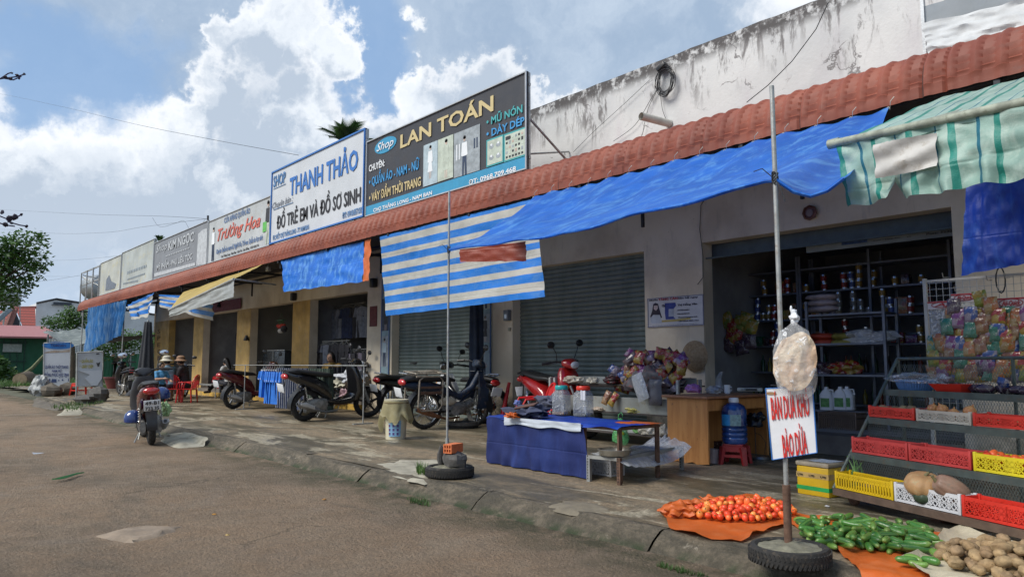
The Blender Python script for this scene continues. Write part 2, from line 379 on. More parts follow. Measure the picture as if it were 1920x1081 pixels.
# kerb : sloping concrete edge cast in segments
b=B(); x=-27.2; k=0
while x<4:
    L=random.uniform(1.5,2.1); a=.02*random.uniform(-1,1); z=.012*random.uniform(-1,1)
    def kf(u,v,x=x,L=L,a=a,z=z):
        X=x+u*(L-.012); prof=[(YK+.18,.0),(YK+.035,.006),(YK+.0,-.008),(YK-.075,-.06),(YK-.165,KZ-.03)]
        i=min(3,int(v*4)); q=v*4-i; yy=prof[i][0]+(prof[i+1][0]-prof[i][0])*q; zz=prof[i][1]+(prof[i+1][1]-prof[i][1])*q
        n=mnoise.noise(V((X*1.3,yy*4,zz*4)))*.010+mnoise.noise(V((X*9,yy*20,zz*20)))*.005
        return V((X,yy+a+n,zz+z*(1-v)+n*.8))
    b.grid(kf,40,16); x+=L; k+=1
o=b.build('kerb',[kerb_mat()],smooth=60); tag(o,kind='structure')
def pgrid(u,v):
    x=-34+u*38; y=YK+.1+v*(YF+.3-YK-.1)
    if x<-26: y=max(y,YK+.1+(-26-x)*.12+.25*mnoise.noise(V((x*1.3,0,0))))
    return V((x,y,.001*mnoise.noise(V((x,y,0)))))
b=B(); b.grid(pgrid,120,16); b.grid(lambda u,v:V((-34-u*16,5.2+.4*mnoise.noise(V((u*9,1,2)))*(1-v)+v*8,-.03-u*.06)),30,6)
o=b.build('pavement',[pave_mat()]); tag(o,kind='structure')
# rough cement ramps poured against the kerb
def blob_ramp(pts,zt,zb,mt,name='cement_ramp'):
    c=sum(pts,V())/len(pts); b=B(); N=28; vs=[]; fs=[]
    n=len(pts)
    def P(t):
        f=t*n; i=int(f)%n; q=f-int(f); return pts[i].lerp(pts[(i+1)%n],q)
    rings=6
    for k in range(rings+1):
        w=1-k/rings
        for j in range(N):
            e=P(j/N)+V((1,1,0))*.05*mnoise.noise(V((j*.9,k*.7,1))); q=c.lerp(e,w)
            edge=min(1,(1-w)*4); z=e.z*w+c.z*(1-w); z=z+(.018+.012*mnoise.noise(V((q.x*6,q.y*6,0))))*edge-.01*(1-edge)
            vs.append(V((q.x,q.y,z)))
    for k in range(rings):
        for j in range(N): fs.append((k*N+j,k*N+(j+1)%N,(k+1)*N+(j+1)%N,(k+1)*N+j))
    b.add(vs,fs); o=b.build(name,[mt]); return tag(o,kind='structure')
pale=mat('pale_cement',(.40,.37,.29),.85,0,.35,3,.5,40,dirt=(.17,.15,.11))
mudc=mat('brown_cement',(.13,.11,.085),.85,0,.35,3,.5,40,dirt=(.08,.075,.06))
blob_ramp([G(300,826,KZ),G(330,840,KZ),G(383,836,KZ),G(388,818,.0),G(350,808,.0),G(312,812,-.04)],0,0,pale)
blob_ramp([G(104,779,KZ),G(150,778,KZ),G(164,762,0),G(135,758,0)],0,0,pale)
blob_ramp([G(60,762,KZ),G(100,770,KZ),G(150,757,0),G(110,745,0),G(66,744,0)],0,0,mudc)
blob_ramp([G(170,1005,KZ),G(240,1020,KZ),G(310,1005,KZ),G(352,985,KZ),G(262,985,KZ)],0,0,mat('patched_road',(.26,.20,.145),.8,0,.3,6,.4,40),'road_patch')
blob_ramp([G(1018,946),G(1075,962),G(1165,962),G(1130,945),G(1060,935)],0,0,mat('patch2',(.2,.17,.12),.8,0,.3,6,.4,40),'cement_patch').location.z-=.010
blob_ramp([G(690,868),G(740,890),G(800,905),G(835,880),G(832,858),G(760,858)],0,0,pale,'cement_patch').location.z-=.012
blob_ramp([G(34,851,KZ),G(70,853,KZ),G(104,845,KZ),G(60,846,KZ)],0,0,mat('puddle_water',(.25,.27,.3),.08,0,.2,5,.02,20),'puddle').location.z-=.02
# =============== MARKET BUILDING ===============
bld=E('market_building','long single storey market row with stained pale parapet above a red tile canopy','building',(-12,YF,0)); BO=V((-12,YF,0))
def wall_mat():
    t=NT('old_plaster'); p=t.pos(); x,y,z=t.sep(p)[:3]
    n=t.noise(p,1.2,8,.6); c=t.mix(t.ramp(n,.35,.65),(.58,.485,.36),(.74,.645,.50)); c=t.mix(t.ramp(t.noise(t.map(p,(3,3,.6)),2,8,.7),.55,.75,0,.5),c,(.30,.27,.21))
    c=t.mix(t.mth('MULTIPLY',t.ramp(z,.9,.1),t.ramp(t.noise(p,3,6,.7),.35,.6)),c,(.22,.19,.13)); c=t.mix(t.ramp(t.vor(p,5),.035,.02,0,.6),c,(.1,.08,.06))
    t.bump(t.noise(p,30,6),.2,.01); return t.fin(c,.85)
def parapet_mat():
    t=NT('weathered_parapet'); p=t.pos(); x,y,z=t.sep(p)[:3]
    n=t.noise(p,1.1,8,.6); c=t.mix(t.ramp(n,.3,.7),(.50,.51,.515),(.62,.625,.62)); c=t.mix(t.ramp(t.noise(t.map(p,(1.6,1,.35)),1.3,7,.6),.5,.75,0,.5),c,(.50,.47,.50))
    sx=t.map(p,(4.5,1,1.1)); drip=t.noise(sx,1.2,9,.72,.5); top=t.mth('SUBTRACT',z,t.mth('MULTIPLY',t.ramp(t.noise(t.map(p,(1,1,0)),1.2,5,.7),.3,.75),.9))
    m=t.mth('MULTIPLY',t.ramp(top,4.35,5.05),t.ramp(drip,.50,.60)); c=t.mix(t.mth('MULTIPLY',m,.85),c,(.13,.12,.12))
    m2=t.mth('MULTIPLY',t.ramp(z,5.38,5.6),t.ramp(t.noise(p,6,7,.7),.38,.52)); c=t.mix(m2,c,(.085,.08,.08))
    w=t.N.new('ShaderNodeTexNoise'); t.L.new(p,w.inputs['Vector']); w.inputs['Scale'].default_value=5; w.inputs['Detail'].default_value=6
    pw=t.N.new('ShaderNodeVectorMath'); pw.operation='MULTIPLY_ADD'; t.L.new(w.outputs['Color'],pw.inputs[0]); pw.inputs[1].default_value=(.5,.5,.5); t.L.new(p,pw.inputs[2])
    ed=t.vor(pw.outputs[0],1.5,'DISTANCE_TO_EDGE'); cr=t.mth('MULTIPLY',t.ramp(ed,.022,.004),t.ramp(t.noise(p,1.3,3),.53,.62)); c=t.mix(t.mth('MULTIPLY',cr,.8),c,(.13,.12,.12))
    t.bump(t.mth('SUBTRACT',t.noise(p,25,6),t.mth('MULTIPLY',cr,3)),.25,.015); return t.fin(c,.85)
plaster=wall_mat()
yel=mat('yellow_pillar_paint',(.52,.34,.11),.7,0,.3,2.2,.15,40,dirt=(.40,.30,.16))
# openings: (left px, right px, row y, kind)
def XF(px,py=620): return W(px,py,YF).x
OP=[(XF(291),XF(291)+.02,'n')]
ops=[('G',XF(317),XF(363)),('F',XF(381),XF(444)),('Ew',XF(469),XF(548)),('D',XF(580),XF(688)),('C',XF(735),XF(896)),('Bs',XF(961),XF(1210)),('A',XF(1320),XF(1797))]
XL=XF(291); XR=3.0
b=B(); yb=B(); prev=XL; TH=.24
segs=[]
for nme,a,c in ops: segs.append((prev,a)); prev=c
segs.append((prev,XR))
for i,(a,c) in enumerate(segs):
    (yb if i<=3 else b).box(((a+c)/2,YF+TH/2,ZT/2-.05),(c-a,TH,ZT+.1))
b.box(((XL+XR)/2,YF+TH/2,ZT+(4.2-ZT)/2),(XR-XL,TH,4.2-ZT))
b.build('wall',[plaster],bld,smooth=0,org=BO); 
yb.build('yellow_pillar',[yel],bld,smooth=0,org=BO,label='row of yellow painted pillars along the far end')
# reveals on yellow pillars are plain plaster: thin cladding proud of the jamb
cb=B()
for i in range(1,4):
    cb.box((segs[i][1]+.003,YF+TH/2+.004,ZT/2),(.006,TH-.01,ZT))
cb.build('door_jamb',[plaster],bld,smooth=0,org=BO)
ptop=W(1500,12.6,YF).z
b=B(); XPL=W(192,505,YF).x
def pf(u,v): 
    x=XPL+u*(XR-XPL); z=4.2+v*(ptop-4.2)
    return V((x,YF+.0-.003+.012*mnoise.noise(V((x*.8,z,0))),z+(v>.99)*.02*mnoise.noise(V((x*3,0,0)))))
b.grid(pf,200,10); b.grid(lambda u,v:V((XPL+u*(XR-XPL),YF+v*.25,ptop+.02*(1-v)*mnoise.noise(V(((XPL+u*(XR-XPL))*3,0,0))))),200,1)
b.box(((XPL+XR)/2,YF+.20,(4.2+ptop)/2-.03),(XR-XPL,.1,ptop-4.2-.05)); b.box((XPL+.06,YF+2.4,(4.2+ptop)/2-.1),(.12,4.5,ptop-4.2-.2))
b.build('parapet',[parapet_mat()],bld,org=BO)
# steps (raised shop floors)
b=B(); b.box(((segs[0][0]+ops[3][2])/2,YF-.06,.06),(ops[3][2]-segs[0][0],.24,.13)); b.build('step',[mat('yellow_step',(.55,.34,.06),.7,0,.3,3,.2,dirt=(.25,.2,.12))],bld,smooth=0,org=BO)
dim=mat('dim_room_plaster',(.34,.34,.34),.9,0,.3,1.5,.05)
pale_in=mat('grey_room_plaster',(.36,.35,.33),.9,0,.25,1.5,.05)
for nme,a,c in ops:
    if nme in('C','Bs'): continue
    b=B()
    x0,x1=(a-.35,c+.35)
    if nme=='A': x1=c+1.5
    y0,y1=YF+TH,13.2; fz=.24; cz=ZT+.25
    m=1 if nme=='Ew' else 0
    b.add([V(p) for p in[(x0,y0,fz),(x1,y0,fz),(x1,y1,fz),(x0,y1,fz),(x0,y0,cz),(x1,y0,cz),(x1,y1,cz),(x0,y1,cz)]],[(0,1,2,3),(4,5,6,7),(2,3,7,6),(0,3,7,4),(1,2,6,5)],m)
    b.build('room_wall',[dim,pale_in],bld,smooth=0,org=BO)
    b=B(); b.box(((a+c)/2,YF+TH/2+.05,fz/2),(c-a-.01,TH+.3,fz-.01)); b.build('door_step',[mat('step_cement',(.16,.14,.12),.8,0,.3,4,.3)],bld,smooth=0,org=BO)
# roof deck behind, to keep light out
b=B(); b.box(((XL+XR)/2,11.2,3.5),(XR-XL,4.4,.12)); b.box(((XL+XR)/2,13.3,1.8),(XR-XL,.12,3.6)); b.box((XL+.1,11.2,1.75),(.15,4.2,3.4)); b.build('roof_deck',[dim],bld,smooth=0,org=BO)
# roller shutters
def shut_mat():
    t=NT('shutter_steel'); p=t.pos(); n=t.noise(t.map(p,(1,1,.3)),2.2,7,.65); c=t.mix(t.ramp(n,.35,.65),(.125,.160,.148),(.205,.235,.215)); c=t.mix(t.ramp(t.noise(t.map(p,(2,2,12)),3,6,.7),.64,.72,0,.6),c,(.5,.52,.5)); t.bump(t.noise(p,40,4),.1,.01); return t.fin(c,.5,.3)
SM=shut_mat()
for nme,a,c in ops:
    if nme in('C','Bs'):
        b=B(); z0=.02; nr=int((ZT-z0)/.078)
        prof=[(0,0),(.2,-.012),(.5,-.016),(.8,-.012),(.98,0)]
        pts=[(z0+(i+q)*.078,d) for i in range(nr+1) for q,d in prof]
        vs=[];fs=[]
        for z,d in pts:
            z=min(z,ZT+.05); vs+=[V((a-.02,YF+.2+d,z)),V((c+.02,YF+.2+d,z))]
        for i in range(len(pts)-1): fs.append((2*i,2*i+1,2*i+3,2*i+2))
        b.add(vs,fs); b.box(((a+c)/2,YF+.19,.05),(c-a,.05,.09)); b.box(((a+c)/2,YF+.3,ZT/2),(c-a,.02,ZT))
        sh=b.build('roller_shutter',[SM],bld,smooth=0,org=BO)
# header box of the open grocery shutter + fascia board with faint writing
_,a,c=ops[6]
b=B(); b.box(((a+c)/2,YF+.32,ZT-.09),(c-a,.12,.17)); b.box(((a+c)/2,YF+.10,ZT-.215),(c-a,.03,.02)); b.build('shutter_box',[mat('shutter_box_green',(.09,.12,.12),.6,0,.2)],bld,smooth=0,org=BO)
# ---- tile canopy ----
def tile_mat():
    t=NT('terracotta_sheet'); p=t.pos(); n=t.noise(p,1.1,7,.6); c=t.mix(t.ramp(n,.35,.65),(.175,.040,.022),(.25,.064,.034))
    c=t.mix(t.ramp(t.noise(t.map(p,(1,3,3)),3.5,8,.7),.54,.72,0,.55),c,(.15,.06,.045)); c=t.mix(t.ramp(t.noise(p,9,6,.7),.62,.75,0,.5),c,(.28,.12,.08)); t.bump(t.noise(p,50,4),.1,.01); return t.fin(c,.62)
prof=[]
for i in range(5): prof.append((YE-.01,3.53+.026*i))       # short vertical apron
r_=.42
for i in range(0,33): a=PI-(PI*.47)*i/32; prof.append((YE+r_+math.cos(a)*r_,3.64+math.sin(a)*r_))
yl,zl=prof[-1]
for i in range(1,5): prof.append((yl+(YF-yl)*i/4,zl+.12*i/4))
XA=W(146,580,YE).x; XB=1.5
# small dip at the eave line follows the measured line
def canopy():
    b=B(); step=.2; nrib=int((XB-XA)/step); xs=[]
    for i in range(nrib):
        for q in (0,.12,.25,.38,.5,.62,.75,.88): xs.append((XA+(i+q)*step,q))
    vs=[];fs=[]; n=len(prof)
    # normals
    for xi,(x,q) in enumerate(xs):
        rib=max(0,1-abs(q-.25)/.26)**.55 if q<.5 else 0
        jn=1 if (int((x-XA)/step)%6==0 and q==0) else 0
        for j in range(n):
            y,z=prof[j]; y0,z0=prof[max(0,j-1)]; y1,z1=prof[min(n-1,j+1)]; t=V((y1-y0,z1-z0)).normalized(); nx,nz=-t.y,t.x
            saw=(-.010+(j%4)/3.0*.020) if (j>6 and q>=.5) else 0
            fade=1 if j>3 else .55
            h=(.028+.008*mnoise.noise(V((int((x-XA)/step)*1.7,0,0))))*rib*fade+saw+(.005*mnoise.noise(V((x*.9,j*.15,9))))-.02*jn+.004*mnoise.noise(V((x*2,j*.3,0)))
            sag=.012*mnoise.noise(V((x*.35,0,3)))
            vs.append(V((x,y+nx*h,z+nz*h+sag)))
    for i in range(len(xs)-1):
        m=1 if (int((xs[i][0]-XA)/step+.01)%6==0 and xs[i][1]==0) else 0
        for j in range(n-1): a=i*n+j; fs.append((a,a+1,a+n+1,a+n))
        b.m+= [m]*(n-1)
    b.v=vs; b.f=fs
    return b.build('tile_canopy',[tile_mat(),mat('tile_joint',(.10,.04,.03),.9)],bld,org=BO,smooth=30)
canopy()
# underside: ceiling sheets + steel rafters, eave rail, posts
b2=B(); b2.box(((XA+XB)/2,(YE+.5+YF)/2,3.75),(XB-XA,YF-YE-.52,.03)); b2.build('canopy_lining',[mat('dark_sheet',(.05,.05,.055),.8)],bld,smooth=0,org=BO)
fr=B(); x=XA+.3
while x<XB:
    fr.box((x,(YE+YF)/2,3.5),(.05,YF-YE,.05)); fr.box((x,YF-.3,3.3),(.04,.04,.4)); fr.box((x,YE+.08,3.44),(.04,.04,.2)); x+=2.5
for y in(YE+.05,YE+.8,YF-.3): fr.box(((XA+XB)/2,y,3.55),(XB-XA,.045,.045))
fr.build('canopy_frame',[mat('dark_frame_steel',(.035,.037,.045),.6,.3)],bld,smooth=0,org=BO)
for px in(155,232):
    b=B(); q=W(px,600,YE+.1); b.cyl((q.x,YE+.1,0),(q.x,YE+.1,3.52),.025); b.build('canopy_post',[steel],bld,org=BO)
# yellow pillar vertical words + tracery on pillar
cx0=W(298,640,YF).x
items=[]
for i,ch in enumerate('SPECIAL'):
    z0=W(299,613+i*16.5,YF-.01).z; z1=z0-0; zc=z0
    p=W(295,625+i*12.5,YF-.006); p1=W(301,617+i*12.5,YF-.006); items.append((ch,p,p1,.02,0,(0,-1,0)))
lettering(items,mat('faded_brown_ink',(.16,.10,.05),.8),bld,BO)
# interior wall of bay E: maroon poster; red notices
def flat(name,p0,p1,Y,mt,parent,org,th=.012):   # px bottom-left & top-right on facade plane
    a=W(*p0,Y); c=W(*p1,Y); b=B(); b.box(((a.x+c.x)/2,Y,(a.z+c.z)/2),(abs(c.x-a.x),th,abs(c.z-a.z)),bev=0); return b.build(name,[mt],parent,smooth=0,org=org)
mar=mat('maroon_board',(.13,.012,.018),.6,0,.3)
def notice(name,label,cat,p0,p1,mt,Y=YF-.012):
    a=W(*p0,Y); c=W(*p1,Y); o=E(name,label,cat,((a.x+c.x)/2,Y,min(a.z,c.z))); flat('panel',p0,p1,Y,mt,o,o.location); return o
o=notice('notice_board','small dark red notice on the white pillar left of the narrow poster','notice',(693,612),(707,573),mar)
o=notice('shop_name_board','long maroon name board over the third doorway from the far end','sign',(398,586),(452,558),mar,YF-.05)
# =============== SHOP SIGNS on the canopy ===============
N_=(0,-1,0)
def sgn_panel(name,label,x0,x1,zb,zt,mt,border,bw=.03,group='shop signs standing on the tile canopy',Y=YS,braces=True):
    o=E(name,label,'sign',((x0+x1)/2,Y,zb),0,group); g=V(o.location)
    b=B(); b.box(((x0+x1)/2,Y+.02,(zb+zt)/2),(x1-x0,.035,zt-zb)); b.build('panel',[mt],o,smooth=0,org=g)
    b=B()
    for z in(zb+bw/2,zt-bw/2): b.box(((x0+x1)/2,Y,z),(x1-x0,.05,bw))
    for x in(x0+bw/2,x1-bw/2): b.box((x,Y,(zb+zt)/2),(bw,.049,zt-zb-2*bw))
    b.build('frame',[border],o,smooth=0,org=g)
    if braces:
        b=B()
        for x in(x0+.3,(x0+x1)/2,x1-.25): b.cyl((x,Y+.05,zt-.5),(x+.15,YF-.02,zb+.15),.02,n=6); b.cyl((x,Y+.05,zb+.3),(x-.1,YF-.02,zb+.6),.016,n=6)
        for z in(zb+.2,zt-.2): b.box(((x0+x1)/2,Y+.065,z),(x1-x0,.04,.04))
        for x in(x0+.04,x1-.04): b.box((x,Y+.07,(zb-.15+zt)/2),(.045,.045,zt-zb+.15))
        b.build('brace',[steel],o,org=g)
    return o,g
def zm(ox,oy,s): return lambda x,y:(x/s+ox,y/s+oy)
def T(Z,s,bl,tr,bold=.0,shear=0,Y=YS-.008):
    return (s,W(*Z(*bl),Y),W(*Z(*tr),Y),bold,shear,N_)
ZA=zm(685,250,6.756); ZB=zm(840,170,6.756); ZC=zm(505,300,6.76); ZD=zm(600,260,6.76); ZE=zm(385,360,8.315); ZF=zm(180,410,7.205)
def T2(Z,s,bl,xr,ch,bold=.0,shear=0,Y=YS-.008):
    p0=W(*Z(*bl),Y); pt=W(*Z(bl[0],bl[1]-ch),Y); px,py=Z(xr,bl[1]); 
    y_=py
    for _ in range(4):
        p1=W(px,y_,Y); y_+=(p1.z-p0.z)*F*.0 
        d=ray(px,y_); break
    # x on the plane barely depends on the row: refine once along the horizontal
    for _ in range(3):
        p1=W(px,y_,Y); P=V((p1.x,Y,p0.z)); q=P-V((0,0,H)); f=q.dot(_v); y_=540.5-F*q.dot(_u)/f
    return (s,p0,V((W(px,y_,Y).x-p0.x,0,0)),V((0,0,pt.z-p0.z)),bold,shear,N_)
def zrect2(b,Z,x0,yb,yt,x1,Y,m=0,th=.006,grow=0):
    p=W(*Z(x0,yb),Y); t=W(*Z(x0,yt),Y); q=T2(Z,'.',(x0,yb),x1,10,Y=Y)[2]
    b.box((p.x+q.x/2,Y,(p.z+t.z)/2),(q.x+grow,th,t.z-p.z+grow),m); return p,q.x,t.z-p.z
def zrect(b,Z,bl,tr,Y,m=0,th=.006):
    a=W(*Z(*bl),Y); c=W(*Z(*tr),Y); b.box(((a.x+c.x)/2,Y,(a.z+c.z)/2),(abs(c.x-a.x),th,abs(c.z-a.z)),m); return a,c
def figure2d(b,x,z,h,Y,mk,skin=0,top=1,bot=2,hair=3,skirt=False):
    """small flat printed figure, h tall, feet at z"""
    def el(cx,cz,rx,rz,m): b.add([V((cx+math.cos(t*PI/5)*rx,Y,cz+math.sin(t*PI/5)*rz)) for t in range(10)],[tuple(range(10))],m)
    def po(p,m,dy=0): b.add([V((x+px*h,Y-dy,z+pz*h)) for px,pz in p],[tuple(range(len(p)))],m)
    if skirt: po([(-.06,.55),(.06,.55),(.13,.2),(-.13,.2)],top,.0005); po([(-.05,.2),(-.02,.2),(-.02,0),(-.05,0)],skin); po([(.02,.2),(.05,.2),(.05,0),(.02,0)],skin)
    else: po([(-.08,.5),(.08,.5),(.1,0),(.03,0),(0,.4),(-.03,0),(-.09,0)],bot,.0005)
    po([(-.1,.82),(.1,.82),(.13,.5),(.08,.48),(-.08,.48),(-.13,.5)],top,.001)
    el(x,z+h*.91,h*.05,h*.065,skin); el(x,z+h*.945,h*.06,h*.05,hair)
blue_b=mat('sign_blue',(.035,.16,.48),.5,0,.1,5,.02); wht=mat('print_white',(.74,.77,.80),.5,0,.06,3,.02); gold=mat('print_gold',(.58,.47,.24),.5,0,.08,5,.02); cy=mat('print_cyan',(.04,.28,.48),.5,0,.1,5,.02); teal=mat('print_teal',(.06,.36,.38),.5,0,.1,5,.02)
fr_l=mat('frame_aluminium',(.5,.52,.54),.4,.3,.1)
Z1=zm(480,120,3.004); Z2=zm(120,320,3.379)
skinp=mat('print_skin',(.55,.42,.36),.6); grp=mat('print_grey',(.33,.37,.40),.6,0,.3,9); navyp=mat('print_navy',(.03,.05,.10),.6)
pbl=mat('print_pale_blue',(.42,.52,.58),.6,0,.25,6,.02); pgr=mat('print_pale_green',(.50,.56,.48),.6,0,.25,6,.02)
# --- sign 1
x0,x1=W(687.3,335,YS).x,W(988,220,YS).x; zt=W(988,133,YS).z; zb=W(989,317,YS).z
lt,g=sgn_panel('shop_sign','large dark grey sign reading LAN TOÁN in gold with fashion photos',x0,x1,zb,zt,mat('sign_charcoal',(.045,.045,.052),.5,0,.12,2,.02),fr_l,.02)
b=B(); b.box(((x0+x1)/2,YS-.006,zb+.115),(x1-x0-.05,.01,.19)); b.build('blue_strip',[cy],lt,smooth=0,org=g)
b=B(); c=W(*Z1(730,457),YS); b.add([V((c.x+math.cos(t*PI/16)*.42,YS-.006,c.z+.0+math.sin(t*PI/16)*.155)) for t in range(32)],[tuple(range(32))]); b.build('oval_badge',[cy],lt,smooth=0,org=g)
lettering([T2(ZA,'Shop',(145,235),358,95,.01,.35,YS-.014),T2(Z1,'ĐT: 0968.709.468',(1200,680),1465,24,.045,0,YS-.014),T2(ZA,'CHỢ THĂNG LONG - NAM BAN',(103,998),847,42,.05,0,YS-.014),T2(ZA,'CHUYÊN:',(48,488),245,78,.04)],wht,lt,g)
lettering([T2(ZA,'LAN TOÁN',(445,188),1625,158,.05)],gold,lt,g)
lettering([T2(ZA,'• QUẦN ÁO - NAM - NỮ',(50,672),683,100,.05),T2(ZB,'• DÀY DÉP',(490,598),972,88,.05)],mat('print_blue',(.05,.30,.62),.5),lt,g)
lettering([T2(ZA,'• VÁY ĐẦM THỜI TRANG',(50,870),705,98,.045)],gold,lt,g)
lettering([T2(ZB,'• MŨ NÓN',(490,447),945,88,.05)],teal,lt,g)
b=B(); mats=[skinp,pbl,navyp,black_ink,pgr,wht,grp,teal]
r1=zrect2(b,ZA,733,680,160,912,YS-.008,1); r2=zrect2(b,ZA,916,618,88,1112,YS-.008,4); r3=zrect2(b,ZB,74,1110,550,403,YS-.008,6)
for q in((500,950,645,690),(722,885,570,975)): zrect2(b,ZB,*q,YS-.008,7,.006,.05)
s1=zrect2(b,ZB,500,950,645,690,YS-.011,4); s2=zrect2(b,ZB,722,885,570,975,YS-.011,4)
figure2d(b,r1[0].x+r1[1]*.5,r1[0].z+.12,r1[2]*.80,YS-.013,None,0,5,5,3,True); figure2d(b,r2[0].x+r2[1]*.55,r2[0].z+.03,r2[2]*.92,YS-.013,None,0,4,5,3,True); figure2d(b,r3[0].x+r3[1]*.42,r3[0].z+.0,r3[2]*.88,YS-.013,None,0,5,2,3)
for k in range(4): b.box((r3[0].x+r3[1]*(.12+.05*k),YS-.0125,r3[0].z+r3[2]*.55),(.03,.003,r3[2]*.35),(5,6)[k%2])
for k in range(2): b.box((r3[0].x+r3[1]*(.80+.10*k),YS-.0125,r3[0].z+r3[2]*.62),(.035,.003,r3[2]*.22),2)
for i in range(2):
    for j in range(2): px_=s1[0].x+s1[1]*(.27+.46*i); pz_=s1[0].z+s1[2]*(.27+.46*j); b.add([V((px_+math.cos(t*PI/5)*s1[1]*.16,YS-.015,pz_+math.sin(t*PI/5)*s1[2]*.10)) for t in range(10)],[tuple(range(10))],6); b.add([V((px_+math.cos(t*PI/5)*s1[1]*.07,YS-.0155,pz_+.03+math.sin(t*PI/5)*s1[2]*.05)) for t in range(10)],[tuple(range(10))],5)
for i in range(6):
    for j in range(5): b.box((s2[0].x+s2[1]*(.1+.155*i),YS-.014,s2[0].z+s2[2]*(.1+.19*j)),(.045,.004,.035+.02*((i*j)%2)),(3,6,4,3,0)[(i*j+j)%5])
b.box((s2[0].x+s2[1]*.16,YS-.0155,s2[0].z+s2[2]*.86),(s2[1]*.24,.004,s2[2]*.14),3)
b.build('printed_photo',mats,lt,smooth=0,org=g,fixn=False)
# --- sign 2
x0b,x1b=W(508.5,390,YS).x,W(684,320,YS).x; ztb=W(685,240,YS).z
whs=mat('sign_white',(.55,.58,.62),.5,0,.10,1.5,.02,dirt=(.5,.52,.55))
tt,g=sgn_panel('shop_sign','tall white sign with blue border reading THANH THẢO',x0b,x1b,zb+.02,ztb,whs,blue_b,.035)
lettering([T2(ZC,'THANH THẢO',(255,455),1122,212,.05)],blue_b,tt,g)
lettering([T2(ZC,'SHOP',(50,345),205,128,.05),T2(ZD,'ĐT: 0918.857.035',(285,1008),542,66,.05),T2(ZC,'ĐC: KIỐT CHỢ THĂNG LONG - TT. NAM BAN',(45,1012),500,52,.05)],mat('print_dull_blue',(.09,.22,.45),.5),tt,g)
lettering([T2(ZC,'Chuyên bán :',(38,620),298,72,0,.35)],mat('print_dim_grey',(.16,.18,.22),.5),tt,g)
lettering([T2(ZC,'ĐỒ TRẺ EM VÀ ĐỒ SƠ SINH',(92,875),1157,148,.035)],black_ink,tt,g)
b=B(); 
for q in(((97,705),(166,680)),((97,822),(208,786))):
    a=W(*Z1(*q[0]),YS-.01); c=W(*Z1(*q[1]),YS-.01); b.box(((a.x+c.x)/2,YS-.008,a.z),(c.x-a.x,.008,.012))
b.build('underline',[mat('print_dull_blue',(.09,.22,.45))],tt,smooth=0,org=g)
# --- sign 3
x0c,x1c=W(391,450,YS).x,W(507.5,410,YS).x; ztc=W(507,367,YS).z
th,g=sgn_panel('shop_sign','faded white sign with red script reading Trường Hoa',x0c,x1c,zb,ztc,mat('sign_faded_white',(.47,.50,.52),.6,0,.2,1.2,.02,dirt=(.38,.38,.35)),fr_l,.02)
lettering([T2(ZE,'Trường Hoa',(190,765),855,175,.03,.4)],mat('print_faded_red',(.62,.14,.10),.5),th,g)
lettering([T2(ZE,'CỬA HÀNG QUẦN ÁO',(292,487),695,78,.03),T2(ZE,'Chuyên: Quần áo nam nữ, Người lớn, Trẻ em, Quần áo học sinh',(170,965),893,66,.045)],mat('print_slate_blue',(.12,.20,.38),.5),th,g)
lettering([T2(ZE,'Chợ Thăng Long - Nam Ban - Lâm Hà - Lâm Đồng   0353 858 374',(245,1022),832,32,.02)],black_ink,th,g)
b=B(); c=W(*Z2(942,572),YS); figure2d(b,c.x,c.z,1.05,YS-.012,None,0,5,2,6); c=W(*Z2(1288,462),YS); figure2d(b,c.x,c.z,1.15,YS-.012,None,0,3,4,3); zrect(b,Z2,(1258,390),(1284,320),YS-.016,8)
b.build('printed_figure',mats+[mat('print_lime',(.12,.45,.10))],th,smooth=0,org=g,fixn=False)
# --- sign 4
x0d,x1d=W(289,485,YS).x,W(389.5,455,YS).x; ztd=W(289,453,YS).z-.06
kn,g=sgn_panel('shop_sign','sun bleached grey sign reading KIM NGỌC in white',x0d,x1d,zb,ztd,mat('sign_grey_faded',(.22,.235,.26),.6,0,.15,1.5,.02),fr_l,.02)
fw=mat('print_faded_white',(.50,.53,.56),.6)
lettering([T2(ZF,'Shop',(815,462),960,92,.01,.3),T2(ZF,'KIM NGỌC',(978,425),1320,108,.06),T2(ZF,'MỸ PHẨM - PHỤ LIỆU TÓC',(822,697),1298,66,.06)],fw,kn,g)
b=B()
def poly(b,Z,pts,Y,m=0): b.add([W(*Z(*p),Y) for p in pts],[tuple(range(len(pts)))],m)
poly(b,Z2,[(838,600),(845,480),(850,400),(880,372),(906,365),(908,585)],YS-.008,0)
poly(b,Z2,[(572,672),(572,650),(830,580),(830,600)],YS-.008,0)
for i in range(14): zrect(b,Z2,(645+i*11,545-i*3.9),(652+i*11,535-i*3.9),YS-.008,0)
b.build('bleached_patch',[fw],kn,smooth=0,org=g,fixn=False)
# --- signs 5, 6 bleached
x0e,x1e=W(228,510,YS).x,W(288,490,YS).x; zte=W(288,448,YS).z
bl5=mat('sign_bleached',(.44,.48,.47),.6,0,.25,1.1,.02,dirt=(.45,.42,.27))
o5,g=sgn_panel('shop_sign','bleached blank looking sign with faint blue lines beside the grey one',x0e,x1e,zb,zte,bl5,fr_l,.02)
b=B(); 
for r0,(xa,ya,xb,yb,n) in enumerate(((400,655,525,610,12),(400,693,515,655,16),(375,720,470,700,12))):
    for i in range(n):
        f=i/n; b2x=xa+(xb-xa)*f; b2y=ya+(yb-ya)*f; w=(xb-xa)/n*.6; hh=16 if r0==0 else 8
        zrect(b,Z2,(b2x,b2y),(b2x+w,b2y-hh-3),YS-.008)
b.build('faint_line',[mat('faint_blue_ink',(.30,.36,.42),.7)],o5,smooth=0,org=g)
x0f,x1f=W(188,520,YS).x,W(227,505,YS).x
